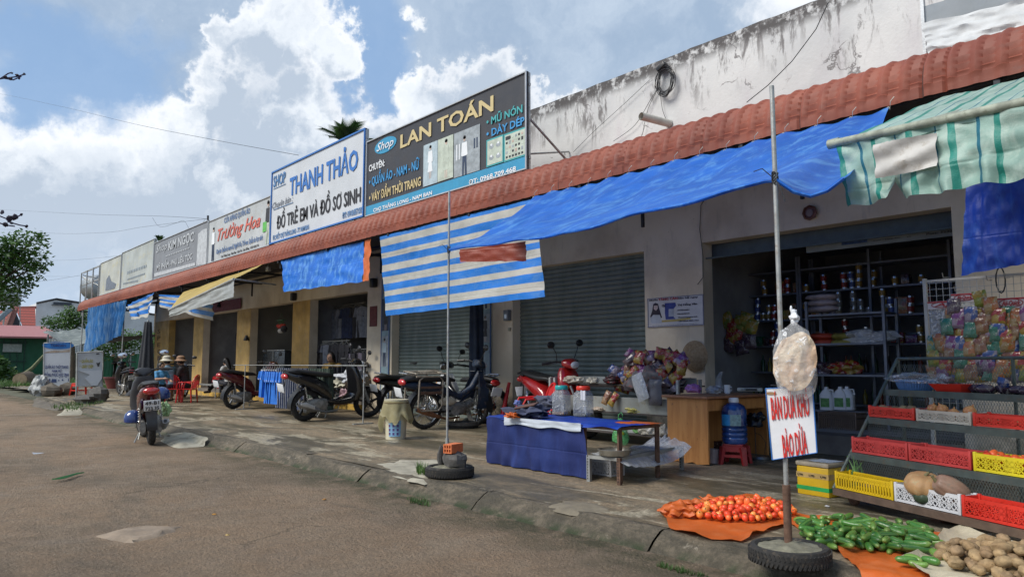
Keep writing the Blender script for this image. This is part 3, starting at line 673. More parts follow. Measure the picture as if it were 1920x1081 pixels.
o6,g=sgn_panel('shop_sign','narrow yellowed sign with faded clothing picture at the far end of the row',x0f,x1f,zb,zte-.05,mat('sign_yellowed',(.48,.50,.46),.6,0,.25,1.0,.02,dirt=(.45,.40,.2)),fr_l,.02)
b=B(); poly(b,Z2,[(262,760),(268,690),(285,660),(300,700),(330,715),(320,745)],YS-.008); b.build('faded_picture',[mat('faint_slate',(.16,.19,.24),.7)],o6,smooth=0,org=g,fixn=False)
# --- empty frame at far end
xa,xb_=W(152,530,YS).x,W(186,520,YS).x; za=W(152,512,YS).z
o,g=E('empty_sign_frame','bare steel sign frame with slanting braces at the far end of the roof','frame',(xa,YS,4.1)),V((xa,YS,4.1))
b=B()
for x in(xa,(xa*2+xb_)/3,(xa+2*xb_)/3,xb_): b.box((x,YS,(za+4.0)/2),(.06,.05,za-4.0))
for z in(za,4.9): b.box(((xa+xb_)/2,YS+.05,z),(xb_-xa,.05,.06))
for x in(xa,xb_): b.cyl((x,YS+.05,za-.2),(x+2.2,YS+1.6,4.1),.03); b.cyl((x,YS+.05,za-.1),(x+.4,YS+2.2,5.0),.025)
b.build('bar',[steel],o,org=g)
# frame + loose white sheet at the right top on the parapet
o=E('covered_sign','grey backed sign partly wrapped in crumpled white sheeting above the canopy','sign',(-1.5,YF-.1,5.0)); g=V(o.location)
YC=7.75
def wgrid(c,nu,nv,disp): # c: TL TR BR BL
    def f(u,v):
        p=c[0].lerp(c[1],u).lerp(c[3].lerp(c[2],u),v); return p+disp(u,v)
    return f
b=B(); p=[W(1733,12,YC),W(1990,-60,YC),W(2000,0,YC),W(1735,44,YC)]; b.add(p+[q+V((0,.05,0)) for q in p],[(0,1,2,3),(7,6,5,4),(0,3,7,4),(3,2,6,7)]); b.build('panel',[mat('sign_back_grey',(.25,.28,.31),.6,0,.25,2,.05)],o,smooth=0,org=g)
b=B(); b.box(W(1732,40,YC),(.03,.05,1.4)); b.build('frame',[fr_l],o,org=g)
tile_z=3.64
c=[W(1728,45,YC-.05),W(2000,-20,YC-.05),W(2000,62,YC-.28),W(1740,103,YC-.28)]
b=B(); b.grid(wgrid(c,40,14,lambda u,v:V((.02*mnoise.noise(V((u*4,v*30,1))),-.05*mnoise.noise(V((u*5,v*7,0)))-.004*math.sin(v*30+u*9+5*mnoise.noise(V((u*5,v*3,2))))-.008*mnoise.noise(V((u*5,v*12,2))),.03*mnoise.noise(V((u*14,5,0)))*v))),60,24)
b.build('white_sheet',[mat('white_sheeting',(.55,.56,.57),.75,0,.2,3,.15,12,dirt=(.4,.4,.4))],o,org=g,smooth=60)
# =============== TARPS ===============
def tarp_mat(name,col,pale,streak=(9,9,1.2),trans=.25,amt=.55,rough=.45):
    if name in _MC: return _MC[name]
    t=NT(name); o=t.obj(); a=t.noise(t.map(o,streak),1.2,8,.68,.6); b=t.noise(o,1.6,6,.6); w=t.noise(o,150,2)
    c=t.mix(t.ramp(b,.35,.65),tuple(x*.78 for x in col),col); c=t.mix(t.ramp(a,.46,.66,0,amt),c,pale); 
    px_,py_,pz_=t.sep(t.pos())[:3]
    def crease(v,k): return t.ramp(t.mth('ABSOLUTE',t.mth('SUBTRACT',t.mth('FRACT',t.mth('MULTIPLY',v,k)),.5)),.0,.03)
    cr_=t.mth('ADD',crease(px_,1.7),crease(pz_,2.1))
    t.bump(t.mth('ADD',t.mth('ADD',t.mth('MULTIPLY',w,.25),t.mth('MULTIPLY',cr_,.35)),t.mth('MULTIPLY',t.noise(o,4.5,7,.65,.8),.9)),.45,.02); _MC[name]=t.fin(c,rough,trans=trans); return _MC[name]
blue=tarp_mat('blue_tarp',(.008,.165,.72),(.16,.46,.90),(5,1.2,5),.35,.5)
blue2=tarp_mat('blue_tarp_sheet',(.012,.18,.75),(.20,.48,.85),(7,7,3),.25,.6)
dblue=tarp_mat('dark_blue_tarp',(.008,.05,.42),(.05,.16,.6),(6,6,1.2),.15,.5)
orange=tarp_mat('orange_tarp',(.62,.13,.02),(.7,.25,.1),(6,6,6),.15,.3)
reds=tarp_mat('red_tarp_underside',(.30,.045,.02),(.4,.1,.05),(5,5,5),.15,.2)
stw=tarp_mat('tarp_white_stripe',(.56,.55,.50),(.66,.66,.63),(3,3,9),.3,.4); stb=tarp_mat('tarp_blue_stripe',(.01,.21,.75),(.15,.33,.58),(3,3,9),.3,.35)
yelt=tarp_mat('mustard_awning',(.50,.36,.075),(.55,.45,.2),(5,5,5),.2,.4); palec=tarp_mat('pale_valance',(.50,.53,.52),(.6,.62,.62),(5,5,5),.3,.4)
grn=tarp_mat('mint_awning',(.34,.52,.46),(.58,.68,.61),(5,5,5),.3,.5); grnd=tarp_mat('green_awning_stripe',(.02,.25,.20),(.05,.35,.3),(5,5,5),.25,.3); grnl=tarp_mat('blue_green_line',(.02,.16,.24),(.04,.25,.3),(5,5,5),.25,.3)
def sheet(name,label,cat,c,mts,nu=50,nv=24,wr=.03,fold=0,sag=0,mf=None,parent=None,group=None,edge=.02,seed=0,org=None,nrm=V((0,-1,0)),fdir=0,pleat=None):
    def d(u,v):
        w=mnoise.noise(V((u*6+seed,v*5,seed)))*wr+mnoise.noise(V((u*19+seed,v*11,seed)))*wr*.35
        if fold: w+=math.sin((u if fdir==0 else v)*fold+2*mnoise.noise(V((u*3,v*1.5,seed))))*wr*.8*(v if fdir==0 else u)
        if pleat: w+=pleat[1]*math.sin(u*pleat[0]+1.5*mnoise.noise(V((u*7,v*.8,seed))))
        s=-sag*4*u*(1-u)*v
        return nrm*w+V((0,0,s+edge*mnoise.noise(V((u*9,v*9,seed+5)))*(v>.97)))+V((edge*mnoise.noise(V((v*7,3,seed)))*((u<.02)or(u>.98)),0,0))
    b=B(); b.grid(wgrid(c,nu,nv,d),nu,nv,mf=mf)
    if parent is None:
        o=b.build(name,mts,world=True,smooth=60); tag(o,label,cat,group); return o
    return b.build(name,mts,parent,org=org,smooth=60)
# poles
PLb=V((G(838,870).x,G(838,870).y,0)); PRb=V((G(1478,1012,.12).x,G(1478,1012,.12).y,.0))
def pole(label,base,pxt,pyt,r,sleeve,px_att,zlow):
    zt=S(pxt,pyt,base); o=E('awning_pole',label,'pole',base,0,'steel poles holding the blue awning')
    b=B(); b.cyl((0,0,zlow),(0,0,zt),r,n=12); b.build('pole',[steel],o)
    b=B(); b.cyl((0,0,.1),(0,0,sleeve),r*1.6,n=12); b.build('sleeve',[steel if px_att<1000 else rust],o)
    za=S(*({838:(840,468),1473:(1473,333)}[px_att]),base); b=B()
    for k in range(6): b.tube([(r*1.3*math.cos(t),r*1.3*math.sin(t),za-.03+k*.012+.01*math.sin(t*2+k)) for t in [i*.7 for i in range(9)]],.004,5)
    b.tube([(0,-.02,za),(.05,-.05,za-.05),(.09,-.06,za-.16)],.003,5); b.tube([(0,-.02,za),(-.05,-.05,za+.06),(-.10,-.06,za+.05)],.003,5); b.build('wire_tie',[dark],o)
    return o,za
pL,zaL=pole('thin grey steel pole standing in the cement filled tyre with the brick on top',PLb,840,358,.0125,.28,838,.1)
pR,zaR=pole('near steel pole in the cement filled tyre, rusty sleeve at its foot',PRb,1474,158,.0135,.42,1473,.35)
# big blue awning between eave and poles
e0=W(1003,366,YE-.03); e1=W(1667,192,YE-.03); e0.z=e1.z=3.5
q0=V((PLb.x,PLb.y,zaL)); q1=W(1582,334,PRb.y+.15)
q1r=V((PRb.x,PRb.y,zaR))
def bt(u,v):
    top=e0.lerp(e1,u); 
    ul=(q1r.x-q0.x)/(q1.x-q0.x)
    if u<ul: bot=q0.lerp(q1r,u/ul)+V((0,0,-.06*math.sin(PI*u/ul)))
    else: bot=q1r.lerp(q1,(u-ul)/(1-ul))+V((0,0,-.10*math.sin(PI*(u-ul)/(1-ul))))
    p=top.lerp(bot,v); p.z+=-.10*math.sin(PI*v)+.035*mnoise.noise(V((u*7,v*3,0)))+.02*math.sin(u*34+v*3+2*mnoise.noise(V((u*4,v*4,1))))*(1-abs(2*v-1))+.016*math.cos(u*28*PI)*(1-v)**1.5+.03*mnoise.noise(V((u*3,v*9,7)))*v
    return p
b=B(); b.grid(bt,90,24); b.tube([bt(u/60,1) for u in range(61)],.012,6); 
o=b.build('blue_awning',[blue],world=True,smooth=60); tag(o,'long bright blue tarp awning stretched from the eave to two poles','awning')
o.data.materials.append(reds)
b=B(); g=V(o.location)
for k in range(15):
    q=bt(k/14,.015); b.tube([q+V((0,.02,-.02)),q+V((.02,-.01,.05)),q+V((.04,.03,.10))],.004,4); b.lathe([(.008,0),(.014,0),(.014,.004),(.008,.004),(.008,0)],tuple(q+V((0,-.012,-.01))),10,0,(0,-1,0))
b.build('tie_rope',[mat('pale_rope',(.45,.43,.38),.8)],o,org=g)
# red underside flaps hanging from that awning
c=[W(862,468,6.0),W(986,452,6.3),W(987,489,6.3),W(862,491,6.0)]
sheet('cloth_flap','dark red brown cloth flap hanging below the blue awning near the left pole','cloth flap',c,[reds],20,8,.02,0,0)
c=[W(1480,333,5.0),W(1520,326,5.0),W(1515,338,5.0),W(1492,337,5.0)]
sheet('cloth_flap','tiny red tarp corner showing under the awning beside the near pole','cloth flap',c,[reds],8,4,.01)
# striped tarp
c=[W(712,444,YE+.02),W(1003,372,YE+.02),W(1022,556,YE-.25),W(724,592,YE-.05)]
sheet('striped_tarp','big blue and white striped tarp hanging from the eave behind the thin pole','tarp',c,[stb,stw],60,46,.035,0,0,mf=lambda u,v:0 if (v>.955 or (int(v*12.55+.35)%2==0)) else 1,seed=3)
# blue sheet with orange edge
c=[W(528,487,YE+.05),W(683,452,YE+.05),W(680,527,YE-.1),W(532,547,YE-.1)]
sheet('blue_tarp','small blue tarp sheet hanging under the Thanh Thao sign','tarp',c,[blue2],50,22,.035,0,.0,edge=.05,seed=8)
bpy.data.objects['blue_tarp']['label']='wrinkled small blue tarp with torn lower edge hanging from the eave'
c=[W(684,450,YE+.04),W(696,447,YE+.04),W(691,526,YE-.1),W(680,527,YE-.1)]
sheet('orange_strip','narrow bright orange tarp strip hanging beside the small blue tarp','tarp strip',c,[orange],6,20,.03,0,seed=4)
# mustard awning with pale valance
P1=W(317,581,5.7); P2=W(439,523,6.0)
aw=E('fabric_awning','mustard yellow fold out awning with pale valance, far half of the row','awning',P1); g=V(P1)
top0=W(343,548,YE-.05); top1=W(496,494,YE-.05)
c=[top0,top1,P2+V((0,0,.0)),P1]
sheet('canopy',None,None,c,[yelt],40,12,.02,0,.03,parent=aw,org=g,nrm=V((0,0,1)))
c=[P1,P2,W(438,556,6.0),W(318,585,5.7)+V((0,0,-.12))]
sheet('valance',None,None,c,[palec],40,10,.03,0,parent=aw,org=g,seed=2)
b=B(); b.cyl(P1,P2,.03); b.cyl(P2,top1+V((0,.3,-.5)),.02); b.cyl(P1,top0+V((0,.3,-.5)),.02); b.build('arm',[steel],aw,org=g)
# small striped ones
c=[W(239,571,YE),W(289,548,YE),W(282,585,YE-.1),W(247,597,YE-.1)]
sheet('striped_tarp','small torn blue and white striped tarp at the far left of the eave','tarp',c,[stb,stw],24,20,.09,14,.1,mf=lambda u,v:int(v*6)%2,seed=5,edge=.1)
c=[W(297,552,YE+.1),W(398,556,YE+.1),W(399,601,YE-.05),W(300,574,YE+.05)]
sheet('striped_tarp','striped tarp hanging behind the mustard awning valance','tarp',c,[stb,stw],30,20,.05,10,0,mf=lambda u,v:int(v*6)%2,seed=6)
# shredded blue curtain at far end
c=[W(167,577,YE),W(238,562,YE),W(226,628,YE),W(158,661,YE)]
sheet('blue_curtain','pleated faded blue tarp curtain hanging at the far end of the canopy','curtain',c,[tarp_mat('faded_blue_tarp',(.03,.20,.55),(.25,.42,.62),(3,3,.4),.3,.7)],110,20,.045,0,0,seed=9,edge=.05,pleat=(95,.05))
# green awning right
R0=W(1568,268,4.55); R1=W(2010,172,4.15)
ga=E('roll_awning','mint green striped roller awning with a white patch at the right edge','awning',R0); g=V(R0)
t0=W(1762,228,YE-.1); t1=W(2100,150,YE-.1); t0.z=t1.z=3.45
def gm(u,v):
    k=u*11.0; f=k-int(k)
    i=int(k)
    if i%2==0: return 1 if f<.32 else 0
    return 2 if .3<f<.42 else 0
sheet('canopy',None,None,[t0,t1,R1,R0],[grn,grnd,grnl],110,16,.02,0,.05,mf=gm,parent=ga,org=g,nrm=V((0,0,1)))
c=[R0+V((0,0,-.01)),R1+V((0,0,-.01)),W(2010,318,4.1),W(1590,388,4.5)]
def vg(u,v):
    p=wgrid(c,1,1,lambda a,b:V())(u,v); cut=.10*max(0,1-abs(u-.27)/.035) + .04*mnoise.noise(V((u*7,2,2)))
    return p+V((0,-.035*math.sin(u*38+mnoise.noise(V((u*6,v*3,0)))*3)*v-.03*mnoise.noise(V((u*12,v*6,4))),cut*v))
b=B(); b.grid(vg,130,20,mf=gm); b.build('valance',[grn,grnd,grnl],ga,org=g,smooth=60)
b=B(); c2=[W(1651,278,4.4),W(1768,255,4.4),W(1770,317,4.4),W(1657,340,4.4)]; b.grid(wgrid(c2,1,1,lambda u,v:V((0,-.10-.015*math.sin(v*9+u*4)-.006*mnoise.noise(V((u*5,v*5,1))),.006*mnoise.noise(V((u*22,v*22,1)))))),24,14)
b.build('white_patch',[mat('dirty_white_cloth',(.50,.49,.47),.8,0,.2,5,.15,30,dirt=(.32,.29,.25))],ga,org=g)
b=B(); b.cyl(R0+V((-.03,0,0)),R1,.025,n=14); b.cyl(R0+V((-.05,0,0)),R0+V((.02,0,0)),.031,n=14); b.cyl(R0.lerp(R1,.4),V((t0.x+.6,YE,3.35)),.02); b.build('roller',[mat('aged_roller',(.34,.37,.30),.6,.1,.4,10,.2,dirt=(.16,.17,.12))],ga,org=g)
# dark blue hanging tarps at right
c=[W(1812,350,7.0),W(1990,300,6.9),W(1990,480,6.9),W(1802,517,7.0)]
sheet('blue_drop_cloth','deep blue tarp hanging under the mint awning beside the snack rack','tarp',c,[dblue],50,30,.035,9,0,seed=12,edge=.015)
c=[W(1760,215,YE+.05),W(2000,145,YE+.05),W(2000,215,YE+.15),W(1762,235,YE+.15)]
sheet('blue_drop_cloth','dark blue cloth tucked under the eave above the mint awning','tarp',c,[dblue],20,8,.03)
# sheet of blue wrapped at left end of the striped tarp and pipe + coil on parapet
o=E('cable_coil','black coil of cable hanging from a box on the parapet','cable coil',W(1245,150,YF-.06)); g=V(o.location)
b=B()
for k in range(9):
    c=W(1247+2*math.sin(k*2.1),152+2*math.cos(k),YF-.07-.008*k); rx=.14+.03*math.sin(k*1.7); rz=.20+.03*math.cos(k*1.3)
    b.tube([c+V((math.cos(t*PI/14)*rx,.01*math.sin(t+k),math.sin(t*PI/14)*rz)) for t in range(28)],.006,5,closed=True)
b.build('cable',[dark],o,org=g)
b=B(); b.box(W(1241,126,YF-.07),(.16,.1,.07),rot=(0,-.5,0),bev=.01); b.build('junction_box',[dark],o,org=g)
b=B()
def wirepx(b,pts,Y,r=.005,m=0,sub=6):
    P=[W(x,y,Y) for x,y in pts]; out=[]
    for i in range(len(P)-1):
        p0=P[max(0,i-1)];p1=P[i];p2=P[i+1];p3=P[min(len(P)-1,i+2)]
        for k in range(sub):
            t=k/sub; out.append(.5*((2*p1)+(p2-p0)*t+(2*p0-5*p1+4*p2-p3)*t*t+(3*p1-p0-3*p2+p3)*t*t*t))
    out.append(P[-1]); b.tube(out,r,5,m)
wirepx(b,[(1236,160),(1218,190),(1190,235),(1150,265)],YF-.05,.004); wirepx(b,[(1234,165),(1215,205),(1205,250)],YF-.05,.004); wirepx(b,[(1238,175),(1242,205),(1250,226)],YF-.05,.004)
wirepx(b,[(1218,150),(1170,195),(1115,245),(1075,285)],YF-.05,.0035); b.build('loose_wire',[dark],o,org=g)
o=B(); p=W(1256,232,YF); q=p+V((-.10,-.55,.02)); o.cyl(p,q,.058,n=16,caps=False); o.cyl(p,q,.05,n=16,caps=False); o.cyl(p,p+(q-p)*.9,.045,n=12); tag(o.build('drain_pipe',[mat('pvc_pipe',(.50,.49,.44),.5,0,.2,6)],world=True),'short pale plastic drain pipe poking out of the parapet','pipe')
b=B(); b.tube([W(1553+(-1)*0,5,YF-.3),W(1530,55,YF-.3),W(1485,115,YF-.3),W(1440,160,YF-.3),W(1400,192,YF-.3)],.006,5); tag(b.build('power_cable',[dark],world=True),'black cable sagging across the pale parapet down to the tiles','cable')
# =============== STALLS, near right ===============
def rock(name,label,c,r,mt,seed=0,flat_=.7,cat='stone'):
    b=B(); b.ell((0,0,0),(r[0],r[1],r[2]),0,None,10,7,.45,seed)
    b.v=[V((p.x,p.y,max(p.z,-r[2]*flat_))) for p in b.v]; zmin=min(p.z for p in b.v); b.v=[p-V((0,0,zmin)) for p in b.v]
    o=b.build(name,[mt],smooth=25); o.location=c; return tag(o,label,cat)
cement=mat('dried_cement',(.20,.19,.14),.9,0,.35,12,.6,50,dirt=(.10,.10,.06))
def tyre_base(label,c,r,w,seed=0):
    o=E('cement_filled_tyre',label,'tyre',c,0,'tyres filled with cement as pole bases')
    pr=[(r*.62,.012),(r*.80,0),(r*.94,.012),(r,w*.3),(r*1.0,w*.7),(r*.94,w*.97),(r*.84,w),(r*.78,w*.9),(r*.78,w*.55)]
    b=B(); b.lathe(pr,n=56)
    for k in range(56):
        a=2*PI*k/56; 
        for s_ in(-1,1): b.box((math.cos(a+.03*s_)*r*1.0,math.sin(a+.03*s_)*r*1.0,w*.5+s_*w*.2),(.006,r*.055,w*.28),rot=(s_*.5,0,a))
    b.build('tyre',[black_rub],o)
    b=B(); b.grid(lambda u,v:V((math.cos(u*2*PI)*v*r*.80,math.sin(u*2*PI)*v*r*.80,w*.86+.03*(1-v)+.014*mnoise.noise(V((math.cos(u*2*PI)*v*3,math.sin(u*2*PI)*v*3,seed))))),36,10); b.build('cement_fill',[cement],o)
    return o
TL=G(843,893); tyre_base('worn tyre filled with cement carrying a stone block and a brick',(TL.x,TL.y,0),.235,.105)
PLt=bpy.data.objects['awning_pole']; 
stn=mat('rough_stone',(.11,.105,.10),.9,0,.35,9,.8,35)
o=rock('stone_block','dark angular stone block resting on the left tyre under the brick',(TL.x+.06,TL.y+.02,.10),(.15,.12,.085),stn,5)
rock('stone_shard','thin pointed stone shard wedged behind the thin pole on the tyre',(TL.x-.10,TL.y-.02,.10),(.03,.05,.12),stn,8)
# hollow brick
def brick(c,rz):
    o=E('hollow_brick','orange six hole brick lying on the dark stone block','brick',c,rz); b=B(); L,Wd,Hh=.19,.095,.085
    # end face with six holes built as cell walls
    xs=[-Wd/2,-Wd/2+.012,-.0155-.006+.0,.0]
    t=.011; cw=(Wd-4*t)/3; chh=(Hh-3*t)/2
    for i in range(4): b.box((-Wd/2+t/2+i*(cw+t),0,Hh/2),(t,L,Hh))
    for j in range(3):
        for i in range(3): b.box((-Wd/2+t+cw/2+i*(cw+t),0,t/2+j*(chh+t)),(cw,L-.001,t))
    for i in range(7):
        for s_ in(-1,1): b.box((s_*(Wd/2+.001),0,.01+i*.011),(.003,L-.002,.005))
    b.build('brick_body',[mat('orange_brick',(.62,.17,.06),.85,0,.15,20,.3,90)],o,smooth=0)
    return o
BZ=.235
brick((TL.x+.055,TL.y+.0,BZ),R(18))
TR=G(1478,1032); tyre_base('black tyre filled with cement under the near pole beside the orange sheet',(PRb.x+.01,PRb.y-.01,.0),.215,.10,3)
# move near pole onto tyre centre: built already at PRb
# ---- BAN DUA board
Pb=V((PRb.x,PRb.y-.035,0))
def PB(px,py,dy=0): # plane through pole facing the viewer-ish: rotated board
    return None
n_=V((.28,-.96,0)).normalized(); hx_=V((.96,.28,0)).normalized()
def onpl(px,py,P0,n):
    d=ray(px,py); o_=V((0,0,H)); t=(P0-o_).dot(n)/d.dot(n); return o_+d*t
P0=Pb+n_*.0
c=[onpl(1435.5,728,P0,n_),onpl(1523.5,724,P0,n_),onpl(1532,848,P0,n_),onpl(1448,861.5,P0,n_)]
sb=E('price_board','white hand lettered board reading BÁN DỪA KHÔ wired to the near pole','sign',(Pb.x,Pb.y,c[3].z)); g=V(sb.location)
b=B(); b.hexa([c[3],c[2],c[2]-n_*.008,c[3]-n_*.008,c[0],c[1],c[1]-n_*.008,c[0]-n_*.008]); b.build('board',[mat('board_white',(.70,.71,.74),.5,0,.1,4,.03,dirt=(.6,.56,.50))],sb,smooth=0,org=g)
b=B()
for i in(1,3):
    p,q=c[i],c[(i+1)%4]; b.tube([p+n_*.002,q+n_*.002],.0035,4)
b.tube([c[0],c[1]],.003,4); b.tube([c[2],c[3]],.003,4)
b.build('blue_edge',[blue_b],sb,org=g)
redi=mat('red_paint_lettering',(.62,.02,.015),.5,0,.15,9,.02)
Z3=zm(1425,715,7.208)
def TP(s,bl,br,tl,bold=.03): 
    a=onpl(*Z3(*bl),P0+n_*.001,n_); e=onpl(*Z3(*br),P0+n_*.001,n_); t_=onpl(*Z3(*tl),P0+n_*.001,n_); return (s,a,e-a,t_-a,bold,0,tuple(n_))
lettering([TP('BÁN DỪA KHÔ',(165,512),(677,455),(143,222)),TP('BÀO DỪA',(322,1020),(650,960),(295,727))],redi,sb,g)
b=B(); p=onpl(1445,737,P0+n_*.003,n_); b.add([p+hx_*math.cos(t*PI/6)*.03*(1+.3*math.sin(t*3))+V((0,0,math.sin(t*PI/6)*.009)) for t in range(12)],[tuple(range(12))]); b.build('rust_stain',[mat('rust_stain',(.35,.2,.1),.8)],sb,smooth=0,org=g)
b=B(); b.tube([P0+V((0,0,c[0].z+.02))+hx_*x+n_*y for x,y in((-.05,.0),(-.04,.02),(.0,.03),(.03,.01))],.002,4); b.build('wire',[dark],sb,org=g)
# ---- rice cracker bag
film=plastic_film('clear_bag_film',(.88,.90,.93),.20,.12); filmw=plastic_film('milky_bag_film',(.80,.82,.84),.55,.2)
bagp=onpl(1492,678,Pb+n_*.06,n_); bg=E('cracker_bag','clear plastic bag of round rice crackers tied to the near pole','bag',(bagp.x,bagp.y,bagp.z-.2)); g=V(bg.location)
def cracker_mat():
    t=NT('rice_cracker'); o=t.obj(); n=t.noise(o,9,8,.65); n2=t.noise(o,4.5,4); c=t.mix(t.ramp(n,.36,.64),(.66,.45,.29),(.84,.72,.54)); c=t.mix(t.ramp(n2,.48,.62,0,.75),c,(.56,.31,.19)); t.bump(t.noise(o,35,7,.7,1),.9,.02); return t.fin(c,.7,trans=.15)
CK=cracker_mat()
for k,(dx,dn,rz,rx,ry) in enumerate(((.014,.04,.158,.102,.02),(-.040,.0,.140,.085,.015),(.0,-.03,.13,.09,.015))):
    b=B(); M=Matrix((hx_,V((0,0,1)),n_)).transposed()
    def f(u,v,rx=rx,rz=rz,k=k):
        a=u*2*PI; rr=v*(1+.05*mnoise.noise(V((math.cos(a)*1.5,math.sin(a)*1.5,k)))); q=V((math.cos(a)*rr*rx+.12*math.sin(a)*rr*rz,math.sin(a)*rr*rz,.022*mnoise.noise(V((math.cos(a)*rr*3,math.sin(a)*rr*3,k)))-.02*v*v)); return q
    b.grid(f,40,14); b.v=[bagp+M@(p+V((dx,-.0,dn))) for p in b.v]; nb=len(b.v); b.build('rice_cracker',[CK],bg,org=g)
b=B()
def bf(u,v):
    a=u*2*PI; prof_=[(0,.215,.010),(.1,.195,.03),(.25,.165,.070),(.45,.06,.104),(.7,-.08,.110),(.9,-.155,.085),(1,-.19,.045)]
    for i in range(len(prof_)-1):
        if prof_[i][0]<=v<=prof_[i+1][0]:
            q=(v-prof_[i][0])/(prof_[i+1][0]-prof_[i][0]); z=prof_[i][1]*(1-q)+prof_[i+1][1]*q; r=prof_[i][2]*(1-q)+prof_[i+1][2]*q; break
    r*=1+.13*mnoise.noise(V((math.cos(a)*2.2,math.sin(a)*2.2,v*3)))+.05*math.sin(a*9+v*4)
    return bagp+hx_*math.cos(a)*r+n_*(math.sin(a)*r*.62+.01)+V((0,0,z+.015*math.sin(a*5)*v))
b.grid(bf,60,24); b.build('plastic_bag',[film],bg,org=g)
b=B(); 
for k,(z,r) in enumerate(((.222,.020),(.245,.028),(.268,.018))): b.ell(bagp+V((.01*math.sin(k*3),0,z))-n_*.01,(r,r,.022),0,None,10,7,.4,k)
b.ell(bagp+V((-.015,0,.29)),(.007,.007,.02)); b.build('bag_knot',[mat('knotted_white_plastic',(.72,.74,.78),.3,0,.1,8,.3,30)],bg,org=g)
# ---- orange sheet, vegetables
def gg(px,py,z=0): return G(px,py,z)
OSH=[(1245,968),(1262,952),(1300,945),(1340,938),(1390,932),(1460,958),(1560,985),(1680,1000),(1760,1010),(1850,1030),(1990,1050),(2010,1150),(1660,1120),(1590,1058),(1545,1018),(1480,1000),(1420,1005),(1380,1020),(1300,1008),(1255,988)]
def sheet_from_outline(pts,zf,N=90,rings=16,cpt=None):
    P=[gg(*p) for p in pts]; cc=cpt or sum(P,V())/len(P); vs=[];fs=[]; n=len(P)
    cum=[0]
    for i in range(n): cum.append(cum[-1]+(P[(i+1)%n]-P[i]).length)
    def at_(t):
        s=t*cum[-1]
        for i in range(n):
            if s<=cum[i+1]: 
                q=(s-cum[i])/(cum[i+1]-cum[i]); return P[i].lerp(P[(i+1)%n],q)
        return P[0]
    for k in range(rings+1):
        w=k/rings
        for j in range(N):
            q=cc.lerp(at_(j/N),w); q.z=zf(q,w,j/N); vs.append(q)
    for k in range(rings):
        for j in range(N): fs.append((k*N+j,k*N+(j+1)%N,(k+1)*N+(j+1)%N,(k+1)*N+j))
    return vs,fs
def osz(q,w,t):
    edge=max(0,(w-.8)/.2)
    base=.012+.012*mnoise.noise(V((q.x*7,q.y*7,0)))+.007*mnoise.noise(V((q.x*19,q.y*19,2)))
    drop=0
    if q.y<YK+.0: drop=-min(.13,(YK-q.y)*1.1)
    if q.y<3.95+.15: pass
    return base+drop+.05*edge*max(0,mnoise.noise(V((q.x*6,q.y*6,5)))+.2)
# split: left (tomato) sheet and right (cucumber) sheet
OS1=[(1245,972),(1250,955),(1275,944),(1300,948),(1340,938),(1385,931),(1440,938),(1480,955),(1480,985),(1430,1000),(1392,1018),(1330,1012),(1290,1004),(1255,992)]
vs,fs=sheet_from_outline(OS1,osz,70,12); b=B(); b.add(vs,fs)
# rolled edge on the left
o=b.build('orange_sheet',[orange],world=True,smooth=60); tag(o,'crumpled orange tarp sheet under the heap of tomatoes','sheet','orange tarp sheets on the pavement')
hem_spots=[(1272,966,.13,.10,.055,0.3,5),(1300,950,.10,.07,.040,.9,8),(1345,941,.13,.05,.028,.2,11),(1400,938,.10,.04,.022,.1,14)]
for (hx,hy,ra_,rb_,rc_,rz_,sd_) in hem_spots:
    b=B(); b.ell((0,0,rc_*.5),(ra_,rb_,rc_),0,None,44,22,.55,sd_); M_=Matrix.Rotation(rz_,3,'Z'); P_=G(hx,hy,.015); b.v=[P_+M_@V((p.x,p.y,max(-.01,p.z+.010*mnoise.noise(p*30)+.008*math.sin(p.x*70+p.y*40)))) for p in b.v]; b.build('folded_hem',[orange],o,org=o.location,smooth=60)
OS2=[(1470,975),(1480,962),(1560,975),(1680,990),(1740,1000),(1830,1012),(1900,1030),(2020,1060),(2030,1180),(1720,1150),(1640,1098),(1570,1035),(1540,1012),(1500,995)]
vs,fs=sheet_from_outline(OS2,osz,80,14); b=B(); b.add(vs,fs); o=b.build('orange_sheet',[orange],world=True,smooth=60); tag(o,'long orange tarp sheet under the cucumbers running off at the lower right','sheet','orange tarp sheets on the pavement')
sack=mat('pale_sack_cloth',(.52,.46,.33),.85,0,.2,6,.5,60)
vs,fs=sheet_from_outline([(1690,1062),(1730,1045),(1755,1030),(1770,1010),(1800,1003),(1860,1022),(1930,1035),(2050,1060),(2060,1180),(1830,1160)],lambda q,w,t:.03+.025*mnoise.noise(V((q.x*8,q.y*8,1)))*(1 if w>.3 else .3)+(.03*max(0,w-.85)/.15)-(min(.13,(YK-q.y)) if q.y<YK else 0),60,10)
b=B(); b.add(vs,fs); tag(b.build('potato_sack',[sack],world=True,smooth=60),'pale opened sack cloth spread under the potatoes','sack')
vs,fs=sheet_from_outline([(1312,968),(1345,962),(1440,965),(1468,971),(1420,979),(1342,977)],lambda q,w,t:.035+.01*mnoise.noise(V((q.x*9,q.y*9,1))),30,4); b=B(); b.add(vs,fs); tag(b.build('paper_sheet',[mat('white_paper',(.62,.62,.6),.8)],world=True),'white paper sheet showing under the tomatoes','paper')
